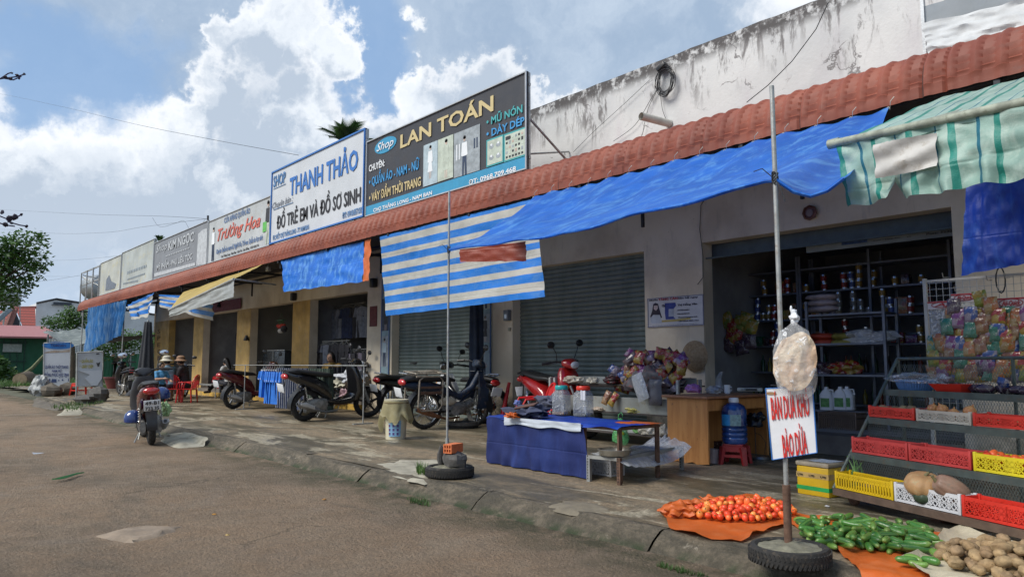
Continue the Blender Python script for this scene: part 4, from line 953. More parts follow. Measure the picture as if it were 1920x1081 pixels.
# tomatoes
def tomato_mat(nm,c):
    t=NT(nm); n=t.noise(t.obj(),12,3); c2=t.mix(t.ramp(n,.35,.65),c,tuple(min(1,x*1.5+.03) for x in c)); return t.fin(c2,.33,spec=.4)
TM=[tomato_mat('tomato_red',(.55,.045,.008)),tomato_mat('tomato_orange',(.62,.10,.015)),tomato_mat('tomato_half_ripe',(.60,.19,.03))]
def tom_mesh(i):
    b=B(); b.ell((0,0,.0),(.0225,.0225,.021+.005*i),0,None,14,9,.10,i); b.ell((0,0,.020+.005*i),(.005,.005,.003),1); return b
tmesh=[]
for i in range(3):
    o=tom_mesh(i%2).build('tomato',[TM[i],mat('stem_green',(.05,.12,.02))]); tmesh.append(o.data); bpy.data.objects.remove(o)
def scatter_pile(n,cen,ax,ay,rad,hmax,rng,z0=.03,sep=.92,ang=0):
    pts=[]; tries=0
    while len(pts)<n and tries<60000:
        tries+=1; a=rng.uniform(0,2*PI); r=math.sqrt(rng.random()); u=math.cos(a)*r; v=math.sin(a)*r
        x=cen.x+(u*ax*math.cos(ang)-v*ay*math.sin(ang)); y=cen.y+(u*ax*math.sin(ang)+v*ay*math.cos(ang))
        z=z0+rad
        top=z0+rad+hmax*(1-r*r)
        ok=False
        while z<=top+.001:
            if all((x-p[0])**2+(y-p[1])**2+(z-p[2])**2>(2*rad*sep)**2 for p in pts): ok=True; break
            z+=rad*.35
        if ok: pts.append((x,y,z))
    return pts
rg=random.Random(3)
tc_=gg(1388,972); tomc=V((tc_.x,tc_.y,0))
a0=gg(1318,975); a1=gg(1466,958); ang=math.atan2(a1.y-a0.y,a1.x-a0.x); half=(a1-a0).length/2
f0=gg(1390,1003); f1=gg(1390,940)
pts=scatter_pile(235,V(((a0.x+a1.x)/2,(a0.y+a1.y)/2,0)),half*1.10,.29,.0215,.075,rg,.025,.93,ang)
for i,(x,y,z) in enumerate(pts):
    k=rg.choices([0,1,2],[6,4,2])[0]; o=bpy.data.objects.new('tomato',tmesh[k]); COL.objects.link(o); o.location=(x,y,z); o.rotation_euler=(rg.gauss(0,.9),rg.gauss(0,.9),rg.uniform(0,6)); s=rg.uniform(.80,1.18); o.scale=(s,s*rg.uniform(.93,1.05),s*rg.uniform(.9,1.2))
    tag(o,'ripe tomato in the heap on the orange tarp','tomato','tomatoes heaped on the orange tarp')
# cucumbers
def cuc_mat(nm,c):
    t=NT(nm); o=t.obj(); w=t.noise(t.map(o,(1.5,30,30)),3,4); x=t.sep(o)[0]; c2=t.mix(t.ramp(w,.45,.65,0,.7),c,(.12,.24,.05)); c2=t.mix(t.ramp(x,.045,.085,0,.6),c2,(.30,.38,.10)); t.bump(t.noise(o,70,3),.3,.005); return t.fin(c2,.33,spec=.5)
CM=[cuc_mat('cucumber_dark',(.026,.105,.020)),cuc_mat('cucumber_mid',(.05,.165,.028)),cuc_mat('cucumber_pale',(.13,.25,.045))]
cmesh=[]
for i in range(5):
    L=.060+.006*i; bend=(.05,-.04,.12,0,.08)[i]; b=B(); P=[];rr=[]
    for k in range(13):
        u=k/12*2-1; P.append((u*L,bend*L*(u*u-.5)*1.3,0)); rr.append(.0185*(max(0,1-abs(u)**3.8))**.5*(1+.05*math.sin(u*3+i))+.002)
    b.tube(P,rr,12); o=b.build('cucumber',[CM[i%3]],smooth=60); cmesh.append(o.data); bpy.data.objects.remove(o)
rg=random.Random(11)
q0=gg(1500,970);q1=gg(1735,1018)
def putcuc(x,y,z,a,t=0,m=None):
    o=bpy.data.objects.new('cucumber',m or rg.choice(cmesh)); COL.objects.link(o); o.location=(x,y,z); o.rotation_euler=(rg.uniform(0,6),t,a); s=rg.uniform(.85,1.12); o.scale=(s*rg.uniform(.75,1.25),s,s)
    return tag(o,'green cucumber in the heap on the orange tarp','cucumber','cucumbers heaped on the orange tarp')
# oriented boxes piled by layers
cells=[]
for L,(n,z) in enumerate(((85,.03),(62,.055),(34,.08))):
    done=[]; tries=0
    while len(done)<n and tries<4000:
        tries+=1; px=rg.uniform(1500,1745); f=(px-1500)/245; yc=986+f*22; hw=(26-L*6)*(1 if .06<f<.9 else .55)
        py=yc+rg.uniform(-hw,hw*1.15); q=gg(px,py,z)
        if all((q.x-d[0])**2+(q.y-d[1])**2>.036**2 for d in done): done.append((q.x,q.y)); putcuc(q.x,q.y,z+rg.uniform(-.004,.01),rg.gauss(-.9,.75),rg.uniform(-.2,.2))
for px,py,a in((1712,1048,-.3),(1745,1052,-.1),(1765,1040,-.5),(1722,1058,.3),(1700,1050,.5)):
    q=gg(px,py,.05); putcuc(q.x,q.y,.055,a)['label']='loose cucumber lying between the orange tarp and the potatoes'
# potatoes
def pot_mat(nm,c):
    t=NT(nm); o=t.obj(); n=t.noise(o,14,7,.7); c2=t.mix(t.ramp(n,.35,.65),tuple(x*.5 for x in c),c); c2=t.mix(t.ramp(t.noise(t.pos(),9,4),.5,.65,0,.5),c2,(.22,.13,.06)); c2=t.mix(t.ramp(t.vor(o,34),.14,.06,0,.8),c2,(.14,.09,.04)); t.bump(n,.5,.01); return t.fin(c2,.8)
PM=[pot_mat('potato_tan',(.42,.29,.15)),pot_mat('potato_brown',(.33,.22,.12))]
pmesh=[]
for i in range(5):
    b=B(); b.ell((0,0,0),(.040+.005*(i%3),.031,.028),0,None,16,11,.22,i*2.3); o=b.build('potato',[PM[i%2]],smooth=70); pmesh.append(o.data); bpy.data.objects.remove(o)
rg=random.Random(5)
pc=gg(1875,1075,.0); pts=scatter_pile(130,V((pc.x+.08,pc.y-.02,0)),.42,.26,.031,.12,rg,.03,.9,math.atan2(gg(1920,1100).y-gg(1770,1060).y,gg(1920,1100).x-gg(1770,1060).x))
for (x,y,z) in pts:
    o=bpy.data.objects.new('potato',rg.choice(pmesh)); COL.objects.link(o); o.location=(x,y,z); o.rotation_euler=(rg.uniform(-.4,.4),rg.uniform(-.4,.4),rg.uniform(0,6)); s=rg.uniform(.75,1.15); o.scale=(s,s,s)
    tag(o,'tan potato in the heap at the lower right corner','potato','potatoes heaped on the sack cloth')
# =============== tiered vegetable stand ===============
AN=R(-23); e1=V((math.cos(AN),math.sin(AN),0)); e2=V((-math.sin(AN),math.cos(AN),0))
S0=G(1563,915,.12); 
def depth_for(px,py):   # depth behind the front line so that the left end shows at px
    d=ray(px,py); # S0 + e2*t on vertical plane of ray
    det=e2.x*d.y-e2.y*d.x; t=-(S0.x*d.y-S0.y*d.x)/det; return t
lv=[(1563,915),(1594,848),(1627,782),(1657,730),(1683,672)]
dz=[]
for (x,y) in lv:
    t=depth_for(x,y); P=S0+e2*t; dz.append((t,S(x,y,P)))
print('stand levels',[(round(a,2),round(c,2)) for a,c in dz])
stand=E('vegetable_stand','tiered green metal stand with wire mesh carrying plastic crates of vegetables','stand',(S0.x,S0.y,0),AN)
def SL(a,bk,z): return V((a,bk,z))   # local coords of stand
gst=mat('green_grey_steel',(.10,.13,.12),.55,.3,.3,9,.1,dirt=(.12,.09,.06)); brn=mat('brown_rusty_angle',(.13,.085,.06),.8,.1,.3,12,.2)
def mesh_mat():
    t=NT('chicken_wire'); o=t.obj(); 
    m=t.map(o,(34,1,40)); x,y,z=t.sep(m)[:3]
    import_=None
    w=t.N.new('ShaderNodeTexVoronoi'); w.feature='DISTANCE_TO_EDGE'; w.inputs['Scale'].default_value=42; w.inputs['Randomness'].default_value=.0
    mp=t.map(o,(1,1,1.25),(0,0,R(0))); t.L.new(mp,w.inputs['Vector'])
    f=t.ramp(w.outputs['Distance'],.14,.10); t.fin((.10,.15,.14),.5,.3)
    tp=t.N.new('ShaderNodeBsdfTransparent'); mx=t.N.new('ShaderNodeMixShader'); t.L.new(f,mx.inputs[0]); t.L.new(tp.outputs[0],mx.inputs[1]); t.L.new(t.b.outputs[0],mx.inputs[2]); t.L.new(mx.outputs[0],t.out.inputs[0]); return t.mat
CW=mesh_mat()
LEN=2.7
for i,(t,z) in enumerate(dz[:4]):
    dn=dz[i+1][0] if i<4 else t+.3
    b=B(); b.box((LEN/2,t+.0,z-.02),(LEN,.02,.05)); b.box((LEN/2,(t+dn)/2,z-.015),(LEN,dn-t-.03,.012)); b.build('shelf',[brn if i==0 else gst],stand,smooth=0)
for i in range(4):
    t,z=dz[i]; t2,z2=dz[i+1]
    b=B(); vs=[];fs=[]
    # wire mesh riser as real wires: zigzag strands
    hgt=z2-.045-z; n=int(LEN/.022); rows=max(2,int(hgt/.02)); 
    for r in range(rows):
        za=z+hgt*r/rows; zb_=z+hgt*(r+1)/rows
        for k in range(n):
            xa=k*.022+(r%2)*.011; xb=xa+.011
            for (p,q) in(((xa,za),(xb,zb_)),((xb+.011,za),(xb,zb_))):
                w=.0016; nv=len(vs); vs+=[V((p[0]-w,t2-.012,p[1])),V((p[0]+w,t2-.012,p[1])),V((q[0]+w,t2-.012,q[1])),V((q[0]-w,t2-.012,q[1]))]; fs.append((nv,nv+1,nv+2,nv+3))
    b.add(vs,fs); b.build('wire_mesh',[gst],stand,smooth=0,fixn=False)
b=B()
for x in(0,LEN):
    b.tube([(x,dz[0][0],dz[0][1]),(x,dz[4][0],dz[4][1])],.014,8); b.tube([(x,dz[4][0],dz[4][1]),(x,dz[4][0]+.05,.05)],.014,8); b.tube([(x,0,dz[0][1]-.02),(x,dz[4][0]+.05,dz[0][1]-.02)],.014,8)
b.tube([(0,dz[4][0],dz[4][1]),(LEN,dz[4][0],dz[4][1])],.012,8)
for x in(1.0,):
    b.tube([(x,dz[4][0],dz[4][1]),(x,dz[4][0],.1)],.012,8)
b.build('frame',[gst],stand)
for x in(.08,LEN-.1):
    b=B(); b.lathe([(.012,-.02),(.045,-.02),(.055,-.012),(.055,.012),(.045,.02),(.012,.02)],(x,.12,.055),18,0,(0,1,0)); b.box((x,.12,.09),(.04,.06,.03)); b.build('wheel',[rust],stand)
# crates
def crate(label,L,Wd,Hh,mt,loc,rz,pat='x',mts=None,cut=False,parent_T=None):
    o=E('plastic_crate',label,'crate',loc,rz,'plastic crates on the tiered stand'); t=.008
    b=B(); b.box((L/2,Wd/2,t/2+.002),(L-.02,Wd-.02,t)); 
    for x in(t,L-t):
        for y in(t,Wd-t): b.box((x,y,Hh/2+.004),(.02,.02,Hh+.008),bev=.003)
    b.build('base',[mt],o)
    def side(len_,vert,flip):
        b=B()
        def add(cx,cz,sx,sz,rot=0):
            if flip=='x': b.box((vert,cx,cz),(t*.8,sx,sz),rot=(rot,0,0))
            else: b.box((cx,vert,cz),(sx,t*.8,sz),rot=(0,-rot,0))
        topz=Hh-.011; 
        add(len_/2,topz,len_-.02,.022); add(len_/2,.012,len_-.02,.018)
        if pat=='x':
            nc=max(4,int(len_/.036)); cw=(len_-.03)/nc; rows=2; ch=(Hh-.045)/rows
            for r in range(rows):
                for i in range(nc):
                    cx=.015+cw*(i+.5); cz=.022+ch*(r+.5); d=math.hypot(cw,ch); an=math.atan2(ch,cw)
                    add(cx,cz,d,.0055,an); add(cx,cz,d,.0055,-an)
                add(len_/2,.022+ch*(r+1)-.001,len_-.03,.005)
            for i in range(0,nc+1,2): add(.015+cw*i,Hh/2,.008,Hh-.03)
            add(len_/2,Hh/2,cw*2,Hh*.55)
        else:
            n=max(6,int(len_/.026)); 
            for i in range(n+1): add(.012+(len_-.024)*i/n,Hh/2,.010,Hh-.02)
            add(len_/2,Hh*.72,len_-.02,.02)
        b.build('side_wall',[mt],o,smooth=0)
    side(L,t/2,'y'); side(L,Wd-t/2,'y'); side(Wd,t/2,'x'); side(Wd,L-t/2,'x')
    return o
cr_red=mat('red_crate_plastic',(.66,.035,.02),.4,0,.15,5,.04,dirt=None); cr_pink=mat('worn_red_crate_plastic',(.60,.06,.055),.45,0,.2,5,.04); cr_yel=mat('yellow_crate_plastic',(.72,.48,.01),.4,0,.15,5,.04); cr_yel2=mat('lemon_crate_plastic',(.75,.62,.02),.4,0,.12,5,.04); cr_wht=mat('white_crate_plastic',(.66,.67,.69),.45,0,.12,5,.04); cr_cream=mat('cream_crate_plastic',(.55,.52,.44),.5,0,.2,5,.04)
def xs_for(i,px,py):  # along position for a pixel on tier i front line
    t,z=dz[i]; A_=S0+e2*t; d=ray(px,py); det=e1.x*d.y-e1.y*d.x; return -(A_.x*d.y-A_.y*d.x)/det
def onstand(a,bk,z): return V((S0.x,S0.y,0))+e1*a+e2*bk+V((0,0,z))
rows=[(0,[(1564,1672,'yellow crate with slit sides on the lowest tier, empty but for a leek',cr_yel,'s'),(1674,1797,'white lattice crate holding two pumpkins on the lowest tier',cr_wht,'x'),(1799,1965,'bright red crate at the right end of the lowest tier',cr_red,'x')]),
      (1,[(1596,1700,'worn red crate at the left end of the middle tier',cr_pink,'x'),(1702,1818,'worn red empty crate in the centre of the middle tier',cr_pink,'x'),(1822,1965,'lemon yellow crate full of tomatoes on the middle tier',cr_yel2,'x')]),
      (2,[(1628,1714,'small red crate of potatoes at the left end of the top crate row',cr_red,'x'),(1717,1820,'cream crate of onions in the top crate row',cr_cream,'x'),(1823,1950,'red crate at the right of the onion crate',cr_red,'x')])]
cpos={}
for i,lst in rows:
    t,z=dz[i]
    for j,(p0,p1,lab,mt_,pat) in enumerate(lst):
        py=[905,850,800][i]; a0_=xs_for(i,p0,py); a1_=xs_for(i,p1,py+20); L=a1_-a0_
        hh=[.125,.115,.085][i]; wd=min(.30,(dz[i+1][0]-t)*.86)
        o=crate(lab,L,wd,hh,mt_,onstand(a0_,t+.01,z+.006),AN,pat); cpos[(i,j)]=(a0_,L,t+.01,wd,z+.006,hh)
def incrate(key,n,rad,mk,rg,fill=.75,top=.6):
    a0_,L,bk,wd,z,hh=cpos[key]; pts=[]; tries=0
    while len(pts)<n and tries<9000:
        tries+=1; a=rg.uniform(.02+rad,L-.02-rad); y=rg.uniform(.015+rad,wd-.015-rad); zz=z+hh*fill-rad+rg.uniform(0,rad*top)
        if all((a-p[0])**2+(y-p[1])**2>(1.75*rad)**2 for p in pts): pts.append((a,y,zz))
    for p in pts: mk(onstand(a0_+p[0],bk+p[1],p[2]))
rg=random.Random(21)
def mk(name,meshes,label,cat,group,s0=1.0):
    def f(P):
        o=bpy.data.objects.new(name,rg.choice(meshes)); COL.objects.link(o); o.location=P; o.rotation_euler=(rg.uniform(-.4,.4),rg.uniform(-.4,.4),rg.uniform(0,6)); s=s0*rg.uniform(.85,1.1); o.scale=(s,s,s); tag(o,label,cat,group)
    return f
incrate((1,2),30,.029,mk('tomato',tmesh[:2],'tomato lying in the lemon yellow crate','tomato','tomatoes in the yellow crate',1.35),rg,.95,.8)
incrate((2,0),14,.038,mk('potato',pmesh,'potato lying in the small red crate','potato','potatoes in the red crate',1.15),rg,1.15,.8)
b=B(); b.lathe([(.001,-.038),(.02,-.036),(.038,-.02),(.043,0),(.036,.02),(.018,.034),(.006,.042),(.003,.055)],n=18)
def onion_mat():
    t=NT('onion_skin'); o=t.obj(); n=t.noise(t.map(o,(6,6,1)),9,4); c=t.mix(t.ramp(n,.35,.65),(.48,.17,.05),(.62,.30,.11)); return t.fin(c,.35,coat=.2)
om=b.build('onion',[onion_mat()]); omesh=om.data; bpy.data.objects.remove(om)
incrate((2,1),9,.043,mk('onion',[omesh],'brown onion lying in the cream crate','onion','onions in the cream crate',1.0),rg,1.2,.8)
incrate((2,2),6,.043,mk('onion',[omesh],'brown onion lying in the red crate right of the cream one','onion','onions in the right red crate',.9),rg,.8,.3)
def pumpkin(label,P,rx,rz_,ribs,rot,mt):
    o=E('pumpkin',label,'pumpkin',P,0); o.rotation_euler=rot; b=B()
    def f(u,v):
        a=u*2*PI; e=-PI/2+PI*v; k=1+.06*abs(math.sin(a*ribs/2))-.03; r=math.cos(e)**.8*k; return V((r*math.cos(a)*rx,r*math.sin(a)*rx,math.sin(e)*rz_*(1-.18*math.exp(-((abs(v-.5)-.5)*7)**2))))
    b.grid(f,72,20); b.build('flesh',[mt],o,smooth=70); b=B(); b.tube([(0,0,rz_*.8),(.01,0,rz_*1.0),(.02,0,rz_*1.12)],[.015,.009,.011],8); b.build('stalk',[mat('dry_stalk',(.22,.19,.09),.8)],o)
pk1=mat('pumpkin_orange_tan',(.50,.29,.13),.6,0,.2,8,.2,dirt=(.42,.36,.2)); pk2=mat('pumpkin_dull_pink',(.33,.20,.14),.6,0,.3,8,.2,dirt=(.25,.2,.15)); pk3=mat('pumpkin_dark_green',(.035,.06,.03),.6,0,.3,8,.2)
a0_,L,bk,wd,z,hh=cpos[(0,1)]
pumpkin('big ribbed orange tan pumpkin in the white crate',onstand(a0_+L*.36,bk+wd*.5,z+hh+.01),.125,.085,11,(.25,.1,.5),pk1)
pumpkin('long dull brown pumpkin leaning in the right of the white crate',onstand(a0_+L*.76,bk+wd*.5,z+hh+.015),.075,.125,9,(.2,-1.05,.4),pk2)
pumpkin('dark green pumpkin half hidden under the tan one in the white crate',onstand(a0_+L*.42,bk+wd*.28,z+hh*.55),.075,.05,9,(.3,0,.2),pk3)
a0_,L,bk,wd,z,hh=cpos[(0,0)]
o=E('leek_bundle','green leek leaves poking up behind the yellow crate','leek',onstand(a0_+.0,bk+wd*.8,z)); b=B()
for k in range(7): b.tube([(.02*k,0,0),(.02*k+.02*math.sin(k),.01,.12),(.02*k+.06*math.sin(k*2),.02,.24)],[.008,.009,.002],5)
b.build('leaf',[mat('leek_green',(.10,.22,.06),.5)],o)
# top shelf: blue basket, red tray, plastic film, packs
t3,z3=dz[3]
def basket_round(name,label,P,r,h,mt,sx=1,sy=1,lat=False,group=None):
    o=E(name,label,'basket',P,AN,group); b=B(); n=40
    b.lathe([(r*.7,0),(r*.72,.004),(r*.70,.008)],n=n,sx=sx,sy=sy); b.lathe([(r*.93,h),(r*1.02,h),(r*1.02,h+.012),(r*.93,h+.010)],n=n,sx=sx,sy=sy)
    for k in range(8):
        f=k/7; rr=r*(.72+.24*f**.6); z=f*h; b.lathe([(rr,z),(rr+.004,z+.003),(rr,z+.006)],n=n,sx=sx,sy=sy)
    for k in range(44):
        a=2*PI*k/44; P_=[(math.cos(a)*r*(.72+.24*(q/5)**.6)*sx,math.sin(a)*r*(.72+.24*(q/5)**.6)*sy,h*q/5) for q in range(6)]; b.tube(P_,.0032,4)
    b.build('basket',[mt],o); return o
a_=xs_for(3,1662,720); P_=onstand(a_+.17,t3+.12,z3)
basket_round('plastic_basket','pale blue plastic basket on the top shelf under crumpled film',P_,.14,.07,mat('pale_blue_plastic',(.16,.33,.66),.4),1.25,.8)
P_=onstand(xs_for(3,1775,720),t3+.12,z3); o=E('plastic_tray','shallow red plastic tray on the top shelf of the stand','tray',P_,AN); b=B(); b.lathe([(.001,.0),(.11,0),(.15,.055),(.155,.06),(.145,.056),(.105,.008),(.001,.008)],n=4,sx=1.3,sy=.9); b.v=[Matrix.Rotation(PI/4,3,'Z')@p for p in b.v]; b.build('tray',[cr_red],o)
def crumple(name,label,cat,P,r,mt,seed=0,amp=.5,rz=0,group=None,n=40,k=20):
    b=B(); b.ell((0,0,r[2]*.8),r,0,None,n,k,amp,seed)
    b.v=[V((p.x*(1+.12*mnoise.noise(p*22+V((seed,0,0)))),p.y*(1+.12*mnoise.noise(p*22+V((0,seed,0)))),max(.002,p.z+r[2]*.3*mnoise.noise(p*14+V((seed,2,0)))))) for p in b.v]
    o=b.build(name,[mt],smooth=50); o.location=P; o.rotation_euler=(0,0,rz); return tag(o,label,cat,group)
crumple('plastic_film','crumpled clear plastic film lying over the blue basket','plastic film',onstand(a_+.22,t3+.10,z3+.055),(.26,.13,.045),film,3,.8,AN)
def pouch(b,P,w,h,d=.03,m=0,rot=None,seed=0):
    def f(u,v):
        x=(u-.5)*w*(1+.05*math.sin(v*9+seed)); z=(v-.5)*h; t=max(0,(1-(2*u-1)**4))*max(0,(1-(2*v-1)**6)); return V((x,d*t*(1+.35*mnoise.noise(V((u*4+seed,v*4,seed)))),z))
    n0=len(b.v); b.grid(f,8,8,m); b.grid(lambda u,v:V((1,-1,1))*1 and V((f(u,v).x,-f(u,v).y,f(u,v).z)),8,8,m)
    M=rot if rot is not None else Matrix.Identity(3)
    for i in range(n0,len(b.v)): b.v[i]=V(P)+M@b.v[i]
def pack_mat(nm,c,c2):
    t=NT(nm); o=t.obj(); n=t.vor(o,17,'F1','Color'); s_=t.N.new('ShaderNodeSeparateColor'); t.L.new(n,s_.inputs[0]); z=t.noise(o,26,5,.7)
    cc=t.mix(t.ramp(s_.outputs[0],.5,.55),c,c2); cc=t.mix(t.ramp(z,.56,.62,0,.5),cc,(.6,.55,.5)); t.bump(t.noise(o,20,5,.6,1),.7,.02); return t.fin(cc,.25,coat=.5)
PK=[pack_mat('pack_'+n,tuple(x*.68 for x in c),tuple(x*.62 for x in c2)) for n,c,c2 in(('red',(.42,.03,.02),(.5,.32,.05)),('yellow',(.50,.34,.04),(.30,.35,.05)),('purple',(.24,.05,.22),(.42,.3,.4)),('green',(.03,.20,.12),(.12,.3,.2)),('brown',(.28,.10,.04),(.42,.25,.12)),('blue',(.04,.09,.32),(.35,.3,.38)),('orange',(.50,.16,.03),(.45,.30,.12)),('dark',(.07,.03,.06),(.14,.09,.1)))]
rg=random.Random(9)
def placepack(P,w,h,k,rot,label,group,name='snack_pack',cat='snack pack',d=.03):
    b=B(); pouch(b,(0,0,0),w,h,d,0,None,rg.uniform(0,9)); o=b.build(name,[PK[k]],smooth=60); o.location=P; o.rotation_euler=rot; return tag(o,label,cat,group)
for i in range(9):
    a=xs_for(3,1810,730)+i*.1; placepack(onstand(a,t3+.08+rg.uniform(0,.08),z3+.03),.13,.09,7,(R(75),rg.uniform(-.3,.3),AN+rg.uniform(-.4,.4)),'shiny dark purple snack pack lying on the top shelf','dark packs lying on the top shelf')
placepack(onstand(xs_for(3,1862,730),t3+.1,z3+.07),.08,.10,5,(R(30),.4,AN),'small blue and white pack standing among the dark packs','small packs on the top shelf')
# baskets under the stand
basket_round('plastic_basket','dark blue round basket on the ground under the stand',G(1645,938)+V((0,.12,0)),.21,.09,mat('blue_basket_plastic',(.02,.10,.38),.35),group=None)
basket_round('plastic_basket','red round basket on the ground under the stand',G(1775,962)+V((.05,.12,0)),.22,.09,mat('red_basket_plastic',(.42,.03,.03),.4))
b=B(); p=G(1765,978); q=G(1915,1002); b.tube([p+V((0,0,.02)),q+V((0,0,.02))],.02,6); tag(b.build('iron_bar',[rust],world=True),'rusty iron bar lying on the ground before the stand','bar')
# yellow foam carton
P=G(1495,924); Q=G(1555,934); Q2=G(1583,905); u_=(Q-P).normalized(); an=math.atan2(u_.y,u_.x)
bx=E('tape_sealed_box','yellow box with green and tan tape bands and taped foam lid','box',P,an+0); L=(Q-P).length; Wb=.27; zt_=S(1495,862,P)
b=B(); b.box((L/2,Wb/2,zt_*.43),(L,Wb,zt_*.86),bev=.012); b.build('box_body',[mat('yellow_box_plastic',(.68,.42,.01),.45,0,.12,5,.05)],bx)
b=B(); b.box((L/2,Wb/2,zt_*.865+.018),(L+.012,Wb+.012,.036),bev=.01); b.build('lid',[mat('taped_foam_lid',(.42,.36,.26),.35,0,.35,8,.15,dirt=(.3,.18,.08))],bx)
b=B(); b.box((L/2,Wb/2,zt_*.22),(L+.004,Wb+.004,zt_*.12)); b.build('green_band',[mat('green_tape',(.02,.35,.08),.4)],bx,smooth=0)
b=B(); b.box((L/2,Wb/2,zt_*.60),(L+.003,Wb+.003,zt_*.16)); b.build('tan_tape',[mat('tan_tape',(.55,.37,.13),.35)],bx,smooth=0)
pts_=[]
w0=Matrix.Rotation(an,3,'Z')
for k in range(3):
    a=P+w0@V((L*(.05+.36*k),-.004,zt_*.575)); e=P+w0@V((L*(.05+.36*k)+.05,-.004,zt_*.625)); pts_.append(('LTD',a,e,.02,0,tuple(w0@V((0,-1,0)))))
o=lettering(pts_,black_ink,None,P,'lettering'); o.parent=bx; 
for v_ in o.data.vertices: v_.co=w0.inverted()@v_.co
b=B(); b.grid(lambda u,v:V((L*(.25+.7*u),Wb*(.15+.75*v),zt_*.865+.040+.003*mnoise.noise(V((u*4,v*4,0))))),8,8); b.build('paper_label',[mat('label_paper_blue',(.45,.5,.55),.6,0,.3,20)],bx)
# =============== DESK AREA ===============
wood=None
def wood_mat(nm,c,c2,sc_=(1,1,8)):
    t=NT(nm); o=t.obj(); n=t.noise(t.map(o,(6,6,.7)),3,6,.6,.5); cc=t.mix(t.ramp(n,.35,.65),c2,c); cc=t.mix(t.ramp(t.noise(o,20,4),.66,.7,0,.6),cc,(.12,.06,.03)); t.bump(n,.1,.01); return t.fin(cc,.5)
wood=wood_mat('desk_laminate',(.50,.235,.075),(.40,.17,.05)); wood2=wood_mat('desk_top_laminate',(.30,.13,.06),(.22,.09,.045))
D0=G(1253,863); D1=G(1329,873); D2=G(1448,850)
ux=(D1-D0).normalized(); uy=V((-ux.y,ux.x,0)); zt=S(1329,743,D1)
dk=E('desk','worn orange wooden desk with a chipped side panel and brown top','desk',D0,math.atan2(ux.y,ux.x)); Ld=(D1-D0).length
# long dimension goes back-right along uy' direction
dl=1.15
b=B(); b.box((Ld/2,.012,zt/2-.02),(Ld,.024,zt-.04)); 
dk.location=D0; 
b=B()
# side panel facing viewer
poly_=[(0,0.012),(.06,.0),(.14,.012),(.24,.0),(.34,.02),(.40,.0),(Ld,.014),(Ld,zt-.03),(0,zt-.03)]
poly_=[p for p in poly_ if p[0]<=Ld]
b.prism(poly_,0,.024); b.build('side_panel',[wood],dk,smooth=0)
b=B(); b.box((.015,dl/2,zt/2),(.02,dl-.06,zt-.08)); b.build('back_panel',[wood],dk,smooth=0)
b=B(); b.box((Ld/2,dl-.02,zt/2),(Ld-.03,.024,zt-.06)); b.build('side_panel',[wood],dk,smooth=0)
b=B(); b.box((Ld/2-.0,dl/2,zt-.013),(Ld+.08,dl+.1,.026),bev=.004); b.build('desk_top',[wood2],dk)
b=B(); b.box((Ld-.05,dl/2,zt-.1),(.02,dl-.06,.12)); b.box((Ld-.035,dl*.7,zt-.1),(.015,dl*.35,.10)); b.build('drawer',[wood],dk,smooth=0)
RD=Matrix.Rotation(dk.rotation_euler.z,3,'Z')
def ondesk(px,py): return G(px,py,zt)
# desk items
def crbag(name,label,cat,P,r,mt,seed,amp=.35,rz=0,knot=False):
    o=crumple(name,label,cat,P,r,mt,seed,amp,rz); return o
P=ondesk(1300,736); crbag('sweet_bag','purple plastic bag with a pink packet on the desk','bag',P,(.10,.08,.06),plastic_film('violet_bag_film',(.45,.16,.45),.7,.25),4)
b=B(); b.box((0,0,.05),(.05,.04,.06),bev=.012); o=b.build('pink_packet',[mat('pink_packet',(.75,.16,.22),.5)]); o.location=P+V((.02,-.02,.01)); tag(o,'pink packet seen through the purple bag','packet')
P=ondesk(1285,730); placepack(P+V((-.02,.08,.08)),.10,.14,1,(.2,0,.5),'yellow and red snack packet behind the purple bag','snack packets on the desk'); placepack(P+V((.06,.10,.08)),.12,.15,0,(.3,.3,.2),'red snack packet behind the purple bag','snack packets on the desk')
P=ondesk(1340,738); crbag('dark_food_bag','tied clear bag of dark food on the desk beside the mug','bag',P,(.10,.08,.05),plastic_film('grey_bag_film',(.30,.30,.32),.75,.2),7)
P=ondesk(1335,728)+V((-.03,.15,0)); o=E('clear_bag','tall twisted clear plastic bag behind the dark food bag','bag',P); b=B(); b.grid(lambda u,v:V((math.cos(u*2*PI)*(.10*(1-v)**1.4+.022+.01*mnoise.noise(V((math.cos(u*6.28)*3,math.sin(u*6.28)*3,v*6))))+.10*v*v,math.sin(u*2*PI)*(.08*(1-v)**1.4+.02),.24*v)),30,16); b.build('bag_film',[filmw],o,smooth=60)
P=ondesk(1364,737); o=E('mug','white ceramic mug standing on the desk','mug',P); b=B(); b.lathe([(.001,0),(.03,0),(.035,.02),(.034,.09),(.037,.1),(.033,.1),(.031,.02),(.001,.012)],n=24); b.build('cup',[white_paint],o); b=B(); b.tube([(.033,0,.08),(.06,0,.075),(.062,0,.04),(.033,0,.03)],.005,6); b.build('handle',[white_paint],o)
P=ondesk(1400,734)+V((.02,.05,0)); o=E('weighing_scale','flat cream counter scale with dark tray on the desk','scale',P,AN+.9); b=B(); b.box((0,0,.03),(.30,.26,.045),bev=.012); b.build('scale_body',[mat('cream_plastic',(.50,.49,.42),.5,0,.15)],o); b=B(); b.box((0,.01,.068),(.27,.22,.012),bev=.004); b.build('weighing_pan',[mat('dark_pan',(.06,.05,.06),.35,.4)],o); b=B(); b.box((.02,-.131,.03),(.14,.004,.028)); b.build('display',[dark],o,smooth=0); b=B(); [b.box((-.1+.018*k,-.131,.03),(.005,.004,.03)) for k in range(3)]; b.build('vent',[dark],o,smooth=0)
P=G(1372,872)+V((0,.02,0)); P=(G(1343,868)+G(1388,876)+G(1405,862))/3
